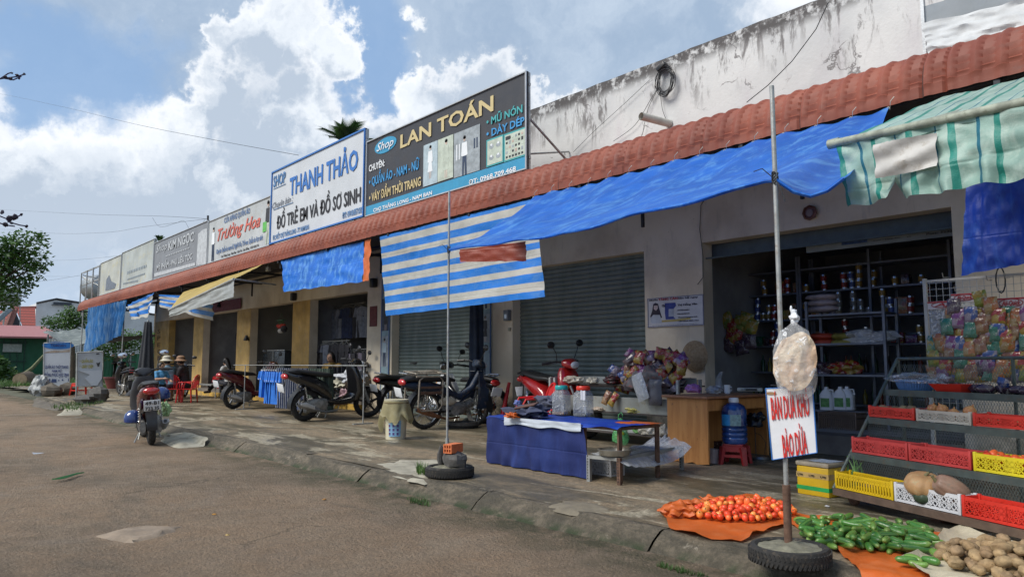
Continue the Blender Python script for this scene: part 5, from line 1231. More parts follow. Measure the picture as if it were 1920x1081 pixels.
def stool(name,label,P,w,h,mt,rz,group=None):
    o=E(name,label,'stool',P,rz,group); b=B(); b.box((0,0,h-.015),(w*.82,w*.82,.03),bev=.012); 
    for i in range(4):
        a=i*PI/2; b.box((math.cos(a)*w*.42,math.sin(a)*w*.42,h*.9-.03),(.012,w*.8,.06),rot=(0,0,a))
    b.build('seat',[mt],o)
    for i in range(4):
        a=PI/4+i*PI/2; c1=V((math.cos(a)*w*.54,math.sin(a)*w*.54,h-.03)); c0=V((math.cos(a)*w*.68,math.sin(a)*w*.68,0)); b=B(); d1=.028; 
        q=Matrix.Rotation(a,3,'Z')
        def rect(c,s_): return [c+q@V((x*s_,y*s_*1.5,0)) for x,y in((-1,-1),(1,-1),(1,1),(-1,1))]
        b.hexa(rect(c0,.016)+rect(c1,.022)); b.build('leg',[mt],o)
    b=B(); 
    for i in range(4):
        a=i*PI/2; b.box((math.cos(a)*w*.45,math.sin(a)*w*.45,h*.42),(.012,w*.66,.03),rot=(0,0,a))
    b.build('stretcher',[mt],o); return o
sh_=S(1372,830,P); stool('plastic_stool','dark red plastic stool carrying the blue water jug before the desk',P,.27,sh_,mat('deep_red_plastic',(.30,.02,.025),.4,0,.15),.35)
jh=S(1370,745,P)-sh_; o=E('water_jug','large blue water jug with white cap on the red stool','water jug',P+V((0,0,sh_)))
jr=.135; b=B(); pr=[(.001,0),(jr*.92,0),(jr,.02)]
for k in range(4): z=.03+k*.05; pr+=[(jr,z),(jr*1.02,z+.02),(jr*1.0,z+.036),(jr*.94,z+.043)]
pr+=[(jr,jh*.58),(jr*1.0,jh*.72),(jr*.86,jh*.82),(jr*.5,jh*.88),(jr*.30,jh*.90),(jr*.30,jh*.94)]; b.lathe(pr,n=36)
t=NT('jug_blue'); nn=t.noise(t.obj(),8,4); t.fin(t.mix(t.ramp(nn,.35,.65),(.008,.03,.13),(.03,.08,.26)),.08,coat=.6); b.build('jug_body',[t.mat],o,smooth=60)
b=B(); b.lathe([(.001,jh*.90),(jr*.40,jh*.90),(jr*.42,jh*.93),(jr*.38,jh),(.001,jh)],n=24); b.build('cap',[white_paint],o)
lc=Matrix.Rotation(R(-75),3,'Z'); b=B(); b.grid(lambda u,v:lc@V((math.cos((u-.5)*1.7)*(jr+.006),math.sin((u-.5)*1.7)*(jr+.006),jh*(.40+.24*v))),16,2,mf=lambda u,v:0 if u<.5 else 1); b.build('label_sticker',[mat('jug_label_blue',(.03,.28,.65),.4),mat('jug_label_pale',(.25,.40,.42),.4,0,.4,30)],o,smooth=80)
# items under desk
P=G(1325,870); 
b=B(); b.lathe([(.001,0),(.055,0),(.065,.15),(.06,.15),(.05,.01),(.001,.01)],n=20); o=b.build('plastic_tub',[mat('cloudy_pink_tub',(.45,.36,.35),.3)]); o.location=G(1336,868)+V((-.02,.05,0)); tag(o,'cloudy plastic tub standing between desk side and red stool','tub')
b=B(); b.box((0,0,.1),(.12,.15,.2),bev=.01); o=b.build('dark_packet',[PK[7]]); o.location=G(1330,862)+V((.0,.25,.0)); tag(o,'dark boxed packet under the desk behind the jug','packet')
P=G(1425,862)+V((0,.0,0)); o=E('table_fan_base','round grey metal stand base on the floor under the desk','stand base',P); b=B(); b.lathe([(.001,.0),(.10,0),(.105,.02),(.09,.045),(.04,.05),(.001,.05)],n=28); b.build('base_plate',[mat('dull_tin',(.20,.20,.20),.35,.7)],o); b=B(); b.tube([(-.06,.02,.04),(-.065,.02,.40)],.006,6); b.tube([(-.06,.02,.3),(.02,.0,.28),(.08,0,.2),(.06,0,.08)],.004,5); b.build('stem',[dark],o)
P=G(1412,862); o=crumple('black_bag','limp black bag hanging under the desk edge','bag',V((P.x,P.y+.05,zt*.50)),(.11,.07,.09),mat('black_plastic_bag',(.012,.012,.014),.35,0,.2,8,.5,25),12,.6)
# =============== BLUE CLOTH TABLE ===============
B0=G(918,868); B1=G(1096,897); B2=G(1155,855); zc=S(1096,795,B1)
ub=(B1-B0).normalized(); vb=V((-ub.y,ub.x,0)); Lb=(B1-B0).length; Wb_=.62
tb=E('low_stall_table','low rusty iron table covered with dark blue cloth on its front','table',B0,math.atan2(ub.y,ub.x))
EX=.42  # bare frame part to the right
b=B(); b.box((Lb/2+EX/2,Wb_/2,zc-.02),(Lb+EX,Wb_,.025)); b.build('table_top',[rust],tb,smooth=0)
for x,y in((.03,.03),(Lb-.03,.03),(Lb+EX-.02,.05),(.03,Wb_-.03),(Lb+EX-.02,Wb_-.03)):
    b=B(); b.box((x,y,zc/2-.015),(.03,.03,zc-.03)); b.box((x+.012,y,zc/2-.015),(.004,.05,zc-.035)); b.build('leg',[rust],tb,smooth=0)
clothb=tarp_mat('navy_cloth',(.005,.016,.11),(.014,.04,.2),(3,3,.6),.05,.5,.8)
def skirt(u,v):
    x=u*Lb; fr_=-.02-.018*math.sin(u*40+2*mnoise.noise(V((u*5,v*2,0))))*v-.02*mnoise.noise(V((u*5,v*3,3)))
    xx=x+(.10*v*v if u>.98 else 0)*0+.12*max(0,u-.85)/.15*v; return V((xx-.02*(1-u),fr_,zc+.0-(zc-.012)*v))
b=B(); b.grid(skirt,90,20); b.grid(lambda u,v:V((-.02-.015*math.sin(u*20)*v,-.0+u*Wb_,zc-(zc-.02)*v)),30,10); b.build('front_cloth',[clothb],tb,smooth=60)
topm=tarp_mat('blue_tabletop_tarp',(.006,.04,.33),(.03,.12,.42),(4,4,4),.1,.4)
b=B(); b.grid(lambda u,v:V(((Lb+EX)*(-.015+1.03*u),-.03+(Wb_+.05)*v,zc+.006+.008*mnoise.noise(V((u*9,v*5,0)))-(.05*(1-v/.06) if v<.06 else 0)*abs(mnoise.noise(V((u*6,1,1)))+.5))),70,24,mf=lambda u,v:1 if (u>.8 and v>.62+.1*math.sin(u*20)) else 0); b.build('tarp_cover',[topm,orange],tb,smooth=60)
b=B(); b.grid(lambda u,v:V((.30+(Lb-.30)*u,-.045-.01*mnoise.noise(V((u*6,v*4,1))),zc+.012-.085*v*(1-.25*math.sin(u*7)**2))),40,6); b.build('pale_cloth_strip',[mat('pale_blue_cloth',(.50,.55,.62),.7,0,.15,5,.3)],tb,smooth=60)
def LT(mx,P): return None
RB=Matrix.Rotation(tb.rotation_euler.z,3,'Z')
def ontab(x,y,z=0): return B0+RB@V((x,y,zc+.012+z))
# jars
def jar(label,P,w,h,lidm,fill,fh,sq=True):
    o=E('storage_jar',label,'jar',P,tb.rotation_euler.z+.2); b=B()
    b.loft([(0,0,0,w*.44,w*.44),(0,0,.01,w*.5,w*.5),(0,0,h*.68,w*.5,w*.5),(0,0,h*.78,w*.42,w*.42),(0,0,h*.84,w*.33,w*.33),(0,0,h*.9,w*.33,w*.33)],0,28,5 if sq else 2,axis='z')
    t=plastic_film('jar_plastic',(.45,.48,.50),.42,.12); b.build('jar_body',[t],o,smooth=50)
    b=B(); b.lathe([(.001,h*.86),(w*.40,h*.86),(w*.42,h*.88),(w*.42,h*.97),(w*.38,h),(.001,h)],n=30); b.build('lid',[lidm],o)
    b=B(); b.box((0,0,fh/2+.004),(w*.92,w*.92,fh),bev=.01); b.build('contents',[fill],o)
    return o
PJ=ontab(0,0); 
def tabpx(px,py): return G(px,py,zc+.012)
P=tabpx(1053,777); j1=S(1053,722,P)-P.z; jar('square clear jar with a turquoise lid on the blue table',P,.17,j1,mat('turquoise_lid',(.02,.38,.36),.35),mat('amber_dregs',(.30,.17,.06),.3),.03)
P=tabpx(1094,780); j2=S(1090,723,P)-P.z; oj=jar('squat clear jar with a bright red lid and tissue on the blue table',P,.18,j2,mat('bright_red_lid',(.72,.04,.015),.35),mat('dark_dregs',(.05,.06,.03),.4),.03)
b=B(); b.grid(lambda u,v:V((.03+.06*u,-.10-.005*math.sin(u*9),j2*.86-.10*v+.01*mnoise.noise(V((u*3,v*3,0))))),8,8); b.build('tissue',[mat('tissue_white',(.7,.7,.72),.8,0,.1,9,.4)],oj)
# clothes heap
hp=tabpx(985,782)
crumple('cloth_heap','dark grey blue cloth bundle at the left end of the blue table','cloth',hp+V((.02,.02,0)),(.22,.15,.07),mat('slate_cloth',(.045,.055,.10),.85,0,.3,6,.4,40),21,.9,.3)
crumple('cloth_heap','grey jacket heaped behind the cloth bundle on the blue table','cloth',tabpx(1010,770)+V((.04,.16,.02)),(.18,.10,.09),mat('grey_jacket',(.09,.10,.15),.8,0,.3,6,.4,40),23,.9,.1)
crumple('orange_cloth','small crumpled orange cloth at the table corner','cloth',tabpx(960,783),(.07,.06,.03),orange,25,.9)
crumple('sun_cap','pale blue cap lying at the back left of the table','cap',tabpx(962,765)+V((0,.08,.03)),(.05,.05,.04),mat('pale_cap_blue',(.12,.16,.40),.7),29,.3)
b=B(); b.box((0,0,0),(.26,.10,.014),bev=.003); o=b.build('wooden_board',[mat('dark_board',(.12,.06,.045),.6)]); o.location=hp+V((.03,-.01,.125)); o.rotation_euler=(.25,-.18,.25); tag(o,'flat brown wooden board lying on the cloth bundle','board')
# crate + green bag under the bare table end
P=G(1105,890); crate('white crate on the ground under the bare end of the low table',.26,.2,.15,cr_wht,P+V((-.03,.06,0)),tb.rotation_euler.z)
bpy.data.objects[-1] if False else None
crumple('red_tray','red tray stuck in the white crate under the table','tray',P+V((.12,.25,.12)),(.12,.06,.03),cr_red,31,.2)
P=G(1178,845); bgz=S(1178,790,P)
o=E('green_bag','translucent green carrier bag of bottles hanging at the table end','bag',V((ontab(Lb+EX-.03,.1)).to_tuple())+V((0,0,-.30)) if False else V((P.x-.02,P.y-.12,.12)))
b=B(); b.grid(lambda u,v:V((math.cos(u*2*PI)*.115*(1-.75*v**2.2)*(1+.15*mnoise.noise(V((math.cos(u*6.28)*2,math.sin(u*6.28)*2,v*4)))),math.sin(u*2*PI)*.085*(1-.8*v**2.2),.30*v-.01+.02*math.sin(u*12)*(1-v))),36,16); b.build('bag_film',[plastic_film('green_bag_film',(.14,.55,.18),.6,.2)],o,smooth=60)
b=B(); b.tube([(-.03,0,.27),(-.035,.01,.33),(0,.02,.36),(.035,.01,.33),(.03,0,.27)],.006,6); b.build('handle',[mat('green_plastic_film',(.14,.5,.18),.3)],o)
b=B(); 
for k,(x,y) in enumerate(((-.05,0),(.03,.02),(.05,-.03))): b.ell((x,y,.06+.02*k),(.04,.035,.045),k%2)
b.build('contents',[mat('lime_fruit',(.40,.45,.02),.4),mat('green_bottle',(.02,.28,.05),.2)],o)
# =============== LOW BENCH with film and pan ===============
C0=G(1103,902); C1=G(1160,909); C2=G(1277,880); zl=S(1160,858,C1)
uc=(C1-C0).normalized(); lb_=E('low_bench','low bench on slotted steel legs with sagging plastic sheet','bench',C0,math.atan2((C2-C1).y,(C2-C1).x)-PI/2+.0)
cor=[C0,C1,C2,C0+(C2-C1)]; ob=V(C0)
b=B(); Mi=Matrix.Rotation(-lb_.rotation_euler.z,3,'Z'); loc=[Mi@(c-ob) for c in cor]
for i,c in enumerate(loc):
    b=B(); b.box((c.x,c.y,zl/2),(.035,.004,zl)); b.box((c.x+.016,c.y+.017,zl/2),(.004,.035,zl))
    for k in range(9): b.box((c.x-.004,c.y-.003,.03+k*zl/9.5),(.008,.003,.014),1)
    b.build('leg',[rust if i==1 else steel,dark],lb_,smooth=0)
b=B(); b.hexa([V((c.x,c.y,zl-.03)) for c in loc]+[V((c.x,c.y,zl)) for c in loc]); b.build('bench_top',[mat('grey_board',(.30,.30,.28),.7,0,.3,5,.1)],lb_,smooth=0)
def bfilm(u,v):
    p=loc[0].lerp(loc[1],u).lerp(loc[3].lerp(loc[2],u),v); e=max(0,u-.80)/.2; p=p+V((0,0,zl+.012+.012*mnoise.noise(V((u*5,v*8,0)))))
    if u>.8: p+=(loc[1]-loc[0]).normalized()*(.10*e)+V((0,0,-.13*e*(.6+.4*math.sin(v*PI))+.012*mnoise.noise(V((v*14,u*6,2)))))
    if v>.85: p+=V((0,.05*(v-.85)/.15,.06*(v-.85)/.15*(1+mnoise.noise(V((u*9,1,1))))))
    return p
b=B(); b.grid(bfilm,44,50); b.build('plastic_cover',[plastic_film('grey_bench_film',(.52,.54,.56),.72,.2)],lb_,smooth=60)
P=G(1152,852,zl+.01); o=E('steel_pan','round shallow steel pan on the low bench','pan',P); b=B(); b.lathe([(.001,.006),(.13,.006),(.145,.05),(.15,.055),(.155,.052),(.14,0),(.001,0)],n=40); b.build('pan',[mat('dull_pan_steel',(.34,.32,.27),.35,.7,.25,9,.1)],o)
# =============== MUSHROOM / NOODLE DISPLAY SHELF ===============
X0=G(1030,800); 
Ysh=7.85
sa=W(1037,700,Ysh); sb_=W(1262,690,Ysh-.15); 
sf=E('display_case','grey sheet metal display shelf packed with plastic bags behind the blue table','shelf',(sa.x,Ysh,0)); g=V(sf.location); Ls=sb_.x-sa.x; 
zs=[.10,W(1100,790,Ysh).z,W(1075,732,Ysh).z-.02,W(1037,703,Ysh).z]
dshelf=mat('grey_sheet_metal',(.36,.38,.36),.5,.1,.2,4,.08,dirt=(.25,.22,.16))
z1_=W(1100,820,Ysh).z
lvls=[W(1180,812,Ysh).z,W(1180,775,Ysh).z,W(1100,720,Ysh).z]
b=B()
for k,z in enumerate(lvls): b.box((Ls/2,.12+.10*k,z),(Ls,.42,.018))
b.build('shelf_board',[mat('dark_shelf_edge',(.06,.05,.045),.7)],sf,smooth=0)
b=B(); b.box((Ls/2+.05,-.01,lvls[1]+.115),(Ls-.12,.012,.21),rot=(.25,0,0)); b.build('front_panel',[dshelf],sf,smooth=0)
b=B(); b.box((Ls/2+.05,.02,lvls[0]+.05),(Ls-.12,.012,.10)); b.box((Ls/2,.34,lvls[2]+.03),(Ls,.012,.16)); b.box((.0,.15,lvls[2]/2+.05),(.015,.4,lvls[2]+.1)); b.build('back_panel',[dshelf],sf,smooth=0)
b=B()
for x,y in((0,-.06),(.12,-.08),(Ls,-.06),(0,.42),(Ls,.42)): b.box((x,y,lvls[2]/2+.04),(.035,.03,lvls[2]+.10))
b.build('post',[mat('slotted_white_post',(.40,.41,.40),.5,.2,.2,20,dirt=(.1,.08,.06))],sf,smooth=0)
clr=plastic_film('noodle_bag_film',(.62,.58,.48),.72,.2); 
def onsh(px,py,lv,dy=0): p=W(px,py,Ysh+dy); return V((p.x,Ysh+dy,lvls[lv]+.01))
crumple('goods_pile','grey heap of bagged goods under the snack bags on the display shelf','goods',W(1222,738,Ysh+.15),(.42,.16,.20),mat('slate_bagged_goods',(.12,.11,.12),.4,0,.5,6,.5,14,dirt=(.3,.12,.1)),91,.5)
bags=[('noodle_bag','clear bag of pale dried noodles lying on the top board, left end','bag',1075,2,.12,(.17,.11,.06),clr,41),('noodle_bag','short clear bag of noodles on the top board beside the longer one','bag',1112,2,.10,(.09,.09,.05),clr,42),
('netted_bag','black and red net bag on the top board of the display shelf','bag',1148,2,.12,(.13,.10,.065),mat('black_net_bag',(.03,.015,.018),.4,0,.5,12,.8,20,dirt=(.4,.02,.02)),43),
('noodle_bag','bag of yellow noodles leaning on the middle board','bag',1190,1,.06,(.15,.09,.05),plastic_film('yellow_bag_film',(.50,.46,.12),.75,.2),44),
('noodle_bag','flat bag of pale beans at the foot of the grey panel','bag',1125,1,.03,(.13,.08,.035),plastic_film('bean_bag_film',(.45,.36,.28),.75,.2),45),
('cabbage_bag','bag with green cabbage on the lowest board','bag',1198,0,.06,(.10,.08,.075),plastic_film('leaf_bag_film',(.16,.40,.10),.8,.2),46),
('noodle_bag','bulging bag of white noodles on the lowest board','bag',1215,0,-.02,(.16,.10,.07),clr,47),('noodle_bag','second bulging bag of noodles at the right end of the lowest board','bag',1243,0,-.02,(.10,.09,.075),clr,48)]
for nm,lab,cat,px,lv,dy,r,mt_,sd_ in bags: crumple(nm,lab,cat,onsh(px,750,lv,dy),r,mt_,sd_,.35)
# heap of snack bags at right side
rg=random.Random(17)
for i in range(70):
    px=1150+rg.uniform(0,132); py=rg.uniform(662,724); 
    if px<1180 and py<700: py+=30
    p=W(px,py,Ysh+.05+rg.uniform(0,.30)); k=rg.choice([0,0,4,7,7,0,5,2])
    placepack(p,rg.uniform(.12,.20),rg.uniform(.15,.24),k,(rg.uniform(-.8,.2),rg.uniform(-.9,.9),rg.uniform(-.4,.9)),'shiny snack bag in the heap piled on the right of the display shelf','snack bags heaped on the display shelf',d=.04)
for i,(px,py,k,rt) in enumerate(((1137,745,4,.35),(1150,748,0,.5))):
    placepack(W(px,py,Ysh-.10),.10,.20,k,(-.2,rt,.1),['brown dried chilli packet leaning on the grey panel','red dried chilli packet beside the brown one'][i],'dried chilli packets')
p=W(1200,725,Ysh-.16); o=E('silver_bag','crinkled clear silvery bag hanging over the front of the shelf','bag',p); b=B(); pouch(b,(0,0,0),.20,.36,.03,0,None,3); b.v=[Matrix.Rotation(-.38,3,'Y')@q for q in b.v]; b.build('bag_film',[plastic_film('silver_film',(.60,.63,.66),.62,.1)],o,smooth=60)
p=W(1228,735,Ysh-.10); b=B(); pouch(b,(0,0,0),.22,.34,.04,0,None,5); o=b.build('grey_bag',[mat('grey_slick_bag',(.10,.10,.12),.35,0,.3,6,.4,14)],smooth=60); o.location=p; tag(o,'slick dark grey bag hanging right of the silvery one','bag')
# black/red plastic chair
def plastic_chair(label,P,rz,s=1.0,mt=redp):
    o=E('plastic_chair',label,'chair',P,rz,'red plastic chairs'); o.scale=(s,s,s)
    b=B(); b.grid(lambda u,v:V((-.2+.4*v,-.21+.42*u,.40-.015*math.sin(u*PI)-.02*v)),12,10); b.box((0,0,.392),(.38,.40,.012)); b.build('seat',[mt],o)
    # back with vertical slats and rounded top rail
    P_=[]
    for k in range(15):
        a=PI*k/14; P_.append((.20+.09*math.sin(a)+.02,-.225*math.cos(a),.42+.38*math.sin(a)**.6))
    b=B(); b.tube(P_,.020,8)
    for y in(-.12,-.06,0,.06,.12): b.tube([(.205,y,.41),(.24,y*1.05,.56),(.285,y*1.0,.74-.9*y*y)],.012,6)
    b.grid(lambda u,v:V((.275+.02*v,-.17+.34*u,.66+.11*v-.25*(u-.5)**2)),10,4)
    b.build('backrest',[mt],o)
    for s_ in(-1,1): b=B(); b.tube([(.21,s_*.225,.55),(.05,s_*.25,.60),(-.16,s_*.25,.585),(-.20,s_*.24,.50),(-.20,s_*.22,.39)],.016,8); b.build('armrest',[mt],o)
    for x,y in((-.19,-.2),(-.19,.2),(.19,-.2),(.19,.2)): b=B(); b.hexa([V((x*1.18+a*.012,y*1.12+c*.02,0)) for a,c in((-1,-1),(1,-1),(1,1),(-1,1))]+[V((x+a*.018,y+c*.028,.39)) for a,c in((-1,-1),(1,-1),(1,1),(-1,1))]); b.build('leg',[mt],o)
    return o
plastic_chair('red plastic armchair standing behind the blue table',GP(1000,7.25),R(60),1.0)
# conical hat, poster, mirror on the facade
p=W(1303,667,YF-.04); o=E('conical_hat','tan conical straw hat hanging on the wall beside the shop opening','hat',p); b=B(); b.lathe([(.21,.012),(.2,.02),(.0,.10)],n=40,axis=(0,-1,0)); b.v=[q for q in b.v]
def hat_mat():
    t=NT('woven_palm'); q=t.obj(); w=t.wave(q,9,0,0,'DIAGONAL'); n=t.noise(q,30,5); c=t.mix(t.ramp(n,.35,.65),(.26,.17,.09),(.36,.25,.14)); t.bump(t.noise(q,60,3),.4,.01); return t.fin(c,.8)
b.build('straw_cone',[hat_mat()],o,smooth=30); b=B(); b.lathe([(.205,.0),(.218,.006),(.205,.014)],n=40,axis=(0,-1,0)); b.build('rim',[hat_mat()],o)
a=W(1216,613,YF-.015); c=W(1318,552,YF-.015); ps=E('wall_poster','white poster about gaining weight with a long haired woman, on the pillar','poster',((a.x+c.x)/2,YF-.015,a.z)); g=V(ps.location)
b=B(); b.box(((a.x+c.x)/2,YF-.012,(a.z+c.z)/2),(c.x-a.x,.012,c.z-a.z)); b.build('panel',[mat('poster_white',(.56,.55,.56),.6,0,.08)],ps,smooth=0,org=g)
b=B(); 
for z in(a.z,c.z): b.box(((a.x+c.x)/2,YF-.016,z),(c.x-a.x+.02,.016,.012))
for x in(a.x,c.x): b.box((x,YF-.016,(a.z+c.z)/2),(.012,.016,c.z-a.z))
b.build('frame',[mat('poster_rim',(.25,.25,.32),.5)],ps,smooth=0,org=g)
Z6=zm(1180,530,9.83); YP=YF-.02
def T6(s,bl,tr,bold=.02,sh=0): return (s,W(*Z6(*bl),YP),W(*Z6(*tr),YP),bold,sh,N_)
lettering([T6('Muốn',(375,338),(525,298)),T6('liên hệ ngay',(905,300),(1265,238)),T6('Chị',(605,445),(660,398),.03),T6('Thị Hồng Vân',(890,425),(1250,365),.035),T6('0979696881',(890,515),(1105,482)),T6('0963898139',(890,585),(1110,550)),T6('Viensongngaa.net',(900,648),(1255,605)),T6('Chi Nhánh Miền Nam',(915,715),(1285,675)),T6('Tìm lại Nguyên công ty Cổ phần Dược Phẩm Quốc tế Miền Nam',(425,792),(1285,745),.01)],mat('poster_ink',(.03,.03,.06),.6),ps,g)
lettering([T6('TĂNG CÂN',(540,330),(890,262),.045)],mat('poster_red',(.45,.02,.03),.6),ps,g)
b=B(); 
def P6(pts,m,dy=0): b.add([W(*Z6(*p),YP-dy) for p in pts],[tuple(range(len(pts)))],m)
P6([(655,372),(850,362),(862,420),(820,470),(820,640),(845,650),(850,665),(670,675),(655,560)],0); P6([(725,482),(820,478),(822,615),(725,622)],1,.001)
P6([(440,390),(480,368),(530,385),(560,500),(605,640),(560,655),(400,655),(385,620),(420,520)],2); P6([(450,420),(520,415),(525,470),(490,515),(450,480)],3,.001); P6([(400,720),(385,650),(440,590),(560,590),(600,700),(590,740),(420,745)],1,.001)
P6([(600,690),(800,675),(1110,640),(1150,665),(900,705),(600,725)],4,.0005)
b.build('printed_picture',[mat('poster_blue',(.03,.05,.26),.5),mat('poster_pale',(.45,.48,.55),.6),mat('poster_hair',(.03,.02,.04),.6),mat('poster_face',(.60,.48,.46),.6),mat('poster_yellow',(.5,.38,.12),.6)],ps,smooth=0,org=g,fixn=False)
p=W(1519,399,YF-.03); o=E('octagon_mirror','small brown octagonal lucky mirror above the shop opening','mirror',p); b=B(); b.lathe([(.095,0),(.10,.02),(.075,.03),(.07,.012),(.0,.012)],n=8,axis=(0,-1,0)); b.build('frame',[mat('dark_red_wood',(.16,.06,.035),.5)],o,smooth=0); b=B(); b.lathe([(.045,.014),(.045,.02),(0,.024)],n=20,axis=(0,-1,0)); b.build('glass',[mat('dull_mirror',(.30,.20,.15),.4,.3)],o)
b=B(); b.tube([W(x,y,YF-.02) for x,y in((1330,360),(1314,385),(1312,430),(1318,480),(1318,520),(1308,533))],.005,5); tag(b.build('loose_cable',[dark],world=True),'thin dark cable dangling down the pillar above the poster','cable')
# meter box & narrow posters & trash
p=W(951,591,YF-.05); o=E('meter_box','small grey electric box on the pillar between the two shutters','electric box',p); b=B(); b.box((0,0,0),(.13,.09,.20),bev=.01); b.build('box_body',[mat('meter_grey',(.22,.24,.26),.5)],o); b=B(); b.box((0,-.047,-.02),(.07,.006,.08)); b.build('cover',[chrome],o,smooth=0); b=B(); b.box(W(955,617,YF-.02)-p,(.05,.03,.06)); b.build('switch',[mat('switch_cream',(.4,.38,.28),.5)],o,smooth=0)
def strip_poster(label,pxa,pxb,ytop,ybot,lst):
    a=W(pxa,ybot,YF-.02); c=W(pxb,ytop,YF-.02); o=E('strip_poster',label,'poster',((a.x+c.x)/2,YF-.02,a.z)); g=V(o.location)
    b=B(); b.box(((a.x+c.x)/2,YF-.015,(a.z+c.z)/2),(c.x-a.x,.02,c.z-a.z)); b.build('panel',[mat('poster_teal_pale',(.25,.36,.40),.6,0,.3,4)],o,smooth=0,org=g)
    b=B(); w=(c.x-a.x)
    for x in(a.x+w*.03,c.x-w*.03): b.box((x,YF-.028,(a.z+c.z)/2),(w*.06,.01,c.z-a.z))
    b.build('blue_edge',[mat('poster_edge_blue',(.02,.08,.30),.5)],o,smooth=0,org=g)
    b=B(); hh=(c.z-a.z)
    for k,(f0,f1,mi) in enumerate(lst):
        b.box(((a.x+c.x)/2,YF-.026,a.z+hh*(f0+f1)/2),(w*.86,.004,hh*(f1-f0)),mi); figure2d(b,(a.x+c.x)/2+w*.05*(-1)**k,a.z+hh*f0+.01,hh*(f1-f0)*.92,YF-.030,None,0,(5,1,3)[k%3],2,3,k%2==0)
    b.build('printed_photo',mats,o,smooth=0,org=g,fixn=False)
strip_poster('tall narrow clothing poster left of the left shutter',712,733,470,790,[(.05,.28,4),(.32,.50,6),(.53,.72,2),(.75,.97,6)])
strip_poster('tall narrow clothing poster right of the left shutter',898,921,470,782,[(.03,.2,1),(.22,.42,1),(.45,.62,6),(.65,.95,4)])
# =============== SNACK RACK on the right ===============
YR=7.3
ra=W(1741,700,YR); rz0=W(1741,760,YR).z; rz1=W(1741,527,YR).z
sr=E('snack_rack','white wire grid rack hung with snack bags at the right edge','rack',(ra.x,YR,0)); g=V(sr.location)
b=B(); xr0=ra.x; xr1=W(1990,600,YR).x
b.box((xr0+.012,YR,(rz1+.05)/2),(.03,.03,rz1-.0)); b.box(((xr0+xr1)/2,YR,rz1),(xr1-xr0,.02,.02)); b.box((xr1,YR,rz1/2),(.03,.03,rz1)); b.build('frame',[mat('cream_rack_paint',(.52,.50,.45),.5,0,.15)],sr,smooth=0,org=g)
b=B(); x=xr0+.05
while x<xr1: b.box((x,YR,rz1/2+.3),(.004,.004,rz1-.6)); x+=.055
z=.62
while z<rz1: b.box(((xr0+xr1)/2,YR-.004,z),(xr1-xr0-.03,.004,.004)); z+=.06
b.build('wire_grid',[mat('rack_wire',(.42,.42,.40),.4,.4)],sr,smooth=0,org=g)
def header(px0,py0,px1,py1,label,word):
    a=W(px0,py1,YR-.05); c=W(px1,py0,YR-.05); o=E('header_card',label,'card',((a.x+c.x)/2,YR-.05,a.z),0,'white header cards over the hanging snacks')
    b=B(); b.box((0,0,(c.z-a.z)/2),(c.x-a.x,.004,c.z-a.z)); b.build('card',[mat('header_card_white',(.62,.56,.57),.5,0,.06)],o,smooth=0)
    g=V(o.location); w=c.x-a.x; hh=c.z-a.z; Yt=YR-.056
    lettering([(word,V((a.x+w*.22,Yt,a.z+hh*.32)),V((a.x+w*.80,Yt,a.z+hh*.74)),.03,.3,N_)],mat('header_red',(.45,.02,.03),.5),o,g)
    b=B(); cc=V(((a.x+c.x)/2,Yt,a.z+hh*.52)); b.tube([cc+V((math.cos(t*PI/12)*w*.38,0,math.sin(t*PI/12)*hh*.36)) for t in range(24)],.003,4,closed=True); b.box(((a.x+c.x)/2,Yt,c.z-.008),(w,.004,.012)); b.build('red_oval',[mat('header_red',(.45,.02,.03))],o,org=g)
    b=B(); b.box((0,.01,-.15),(w,.003,.3)); b.build('clear_sleeve',[film],o,smooth=0)
header(1740,562,1801,580,'front left white header card with a red logo over an empty sleeve','Aji')
header(1784,548,1833,567,'white header card with red oval logo, second from the left','Aji-Quick')
header(1867,556,1925,580,'largest white header card with red oval logo at the right edge','Aji-Quick')
rg=random.Random(33)
packs=[(1750+int(17.5*i),y_+(i%2)*3,(i*3+r_*5)%7) for r_,y_ in enumerate((590,617,645,672,698)) for i in range(11) if not(r_<2 and i<2)]+[(1750,650,1),(1760,672,4),(1775,612,3),(1786,690,6),(1820,680,0),(1852,680,2),(1868,680,5),(1900,690,0),(1925,640,3),(1930,610,1),(1925,670,6),(1815,655,6),(1845,655,0),(1875,650,3),(1788,575,7),(1880,612,2),(1850,600,4),(1795,600,2),(1815,590,1),(1838,560,1),(1858,572,6),(1795,625,2),(1820,618,2),(1842,610,4),(1865,600,3),(1762,640,6),(1797,645,5),(1822,640,2),(1846,632,4),(1868,625,3),(1887,600,6),(1908,600,6),(1885,635,0),(1912,628,2),(1898,655,5),(1800,665,3),(1830,665,3),(1860,660,3),(1772,685,0),(1800,690,4),(1840,690,7),(1880,690,6),(1912,688,3),(1838,600,4),(1780,660,4),(1905,665,5),(1860,690,7)]
for i,(px,py,k) in enumerate(packs):
    p=W(px,py,YR-.07-.02*(i%3)); placepack(p,.105,.145,k,(rg.uniform(-.1,.1),rg.uniform(-.16,.16),rg.uniform(-.15,.15)),['','crinkled red','yellow','purple','teal green','brown','blue and white','orange','dark'][k+1 if k<7 else 8]+' snack bag hanging on the wire rack','snack bags hanging on the wire rack',d=.018)
for px,py in((1778,520),(1800,545),(1860,525),(1880,545),(1893,520)):
    b=B(); p=W(px,py,YR-.02); b.tube([p,p+V((0,-.12,-.01)),p+V((0,-.14,.03))],.004,5); b.build('hook',[steel],sr,org=g)
b=B(); p=W(1876,525,YR-.06); b.tube([p+V((math.sin(t*.52)*.035,0,math.cos(t*.52)*.11)) for t in range(12)],.006,5,closed=True); tag(b.build('black_strap',[dark],world=True),'black strap loop hanging over the snack rack','strap')
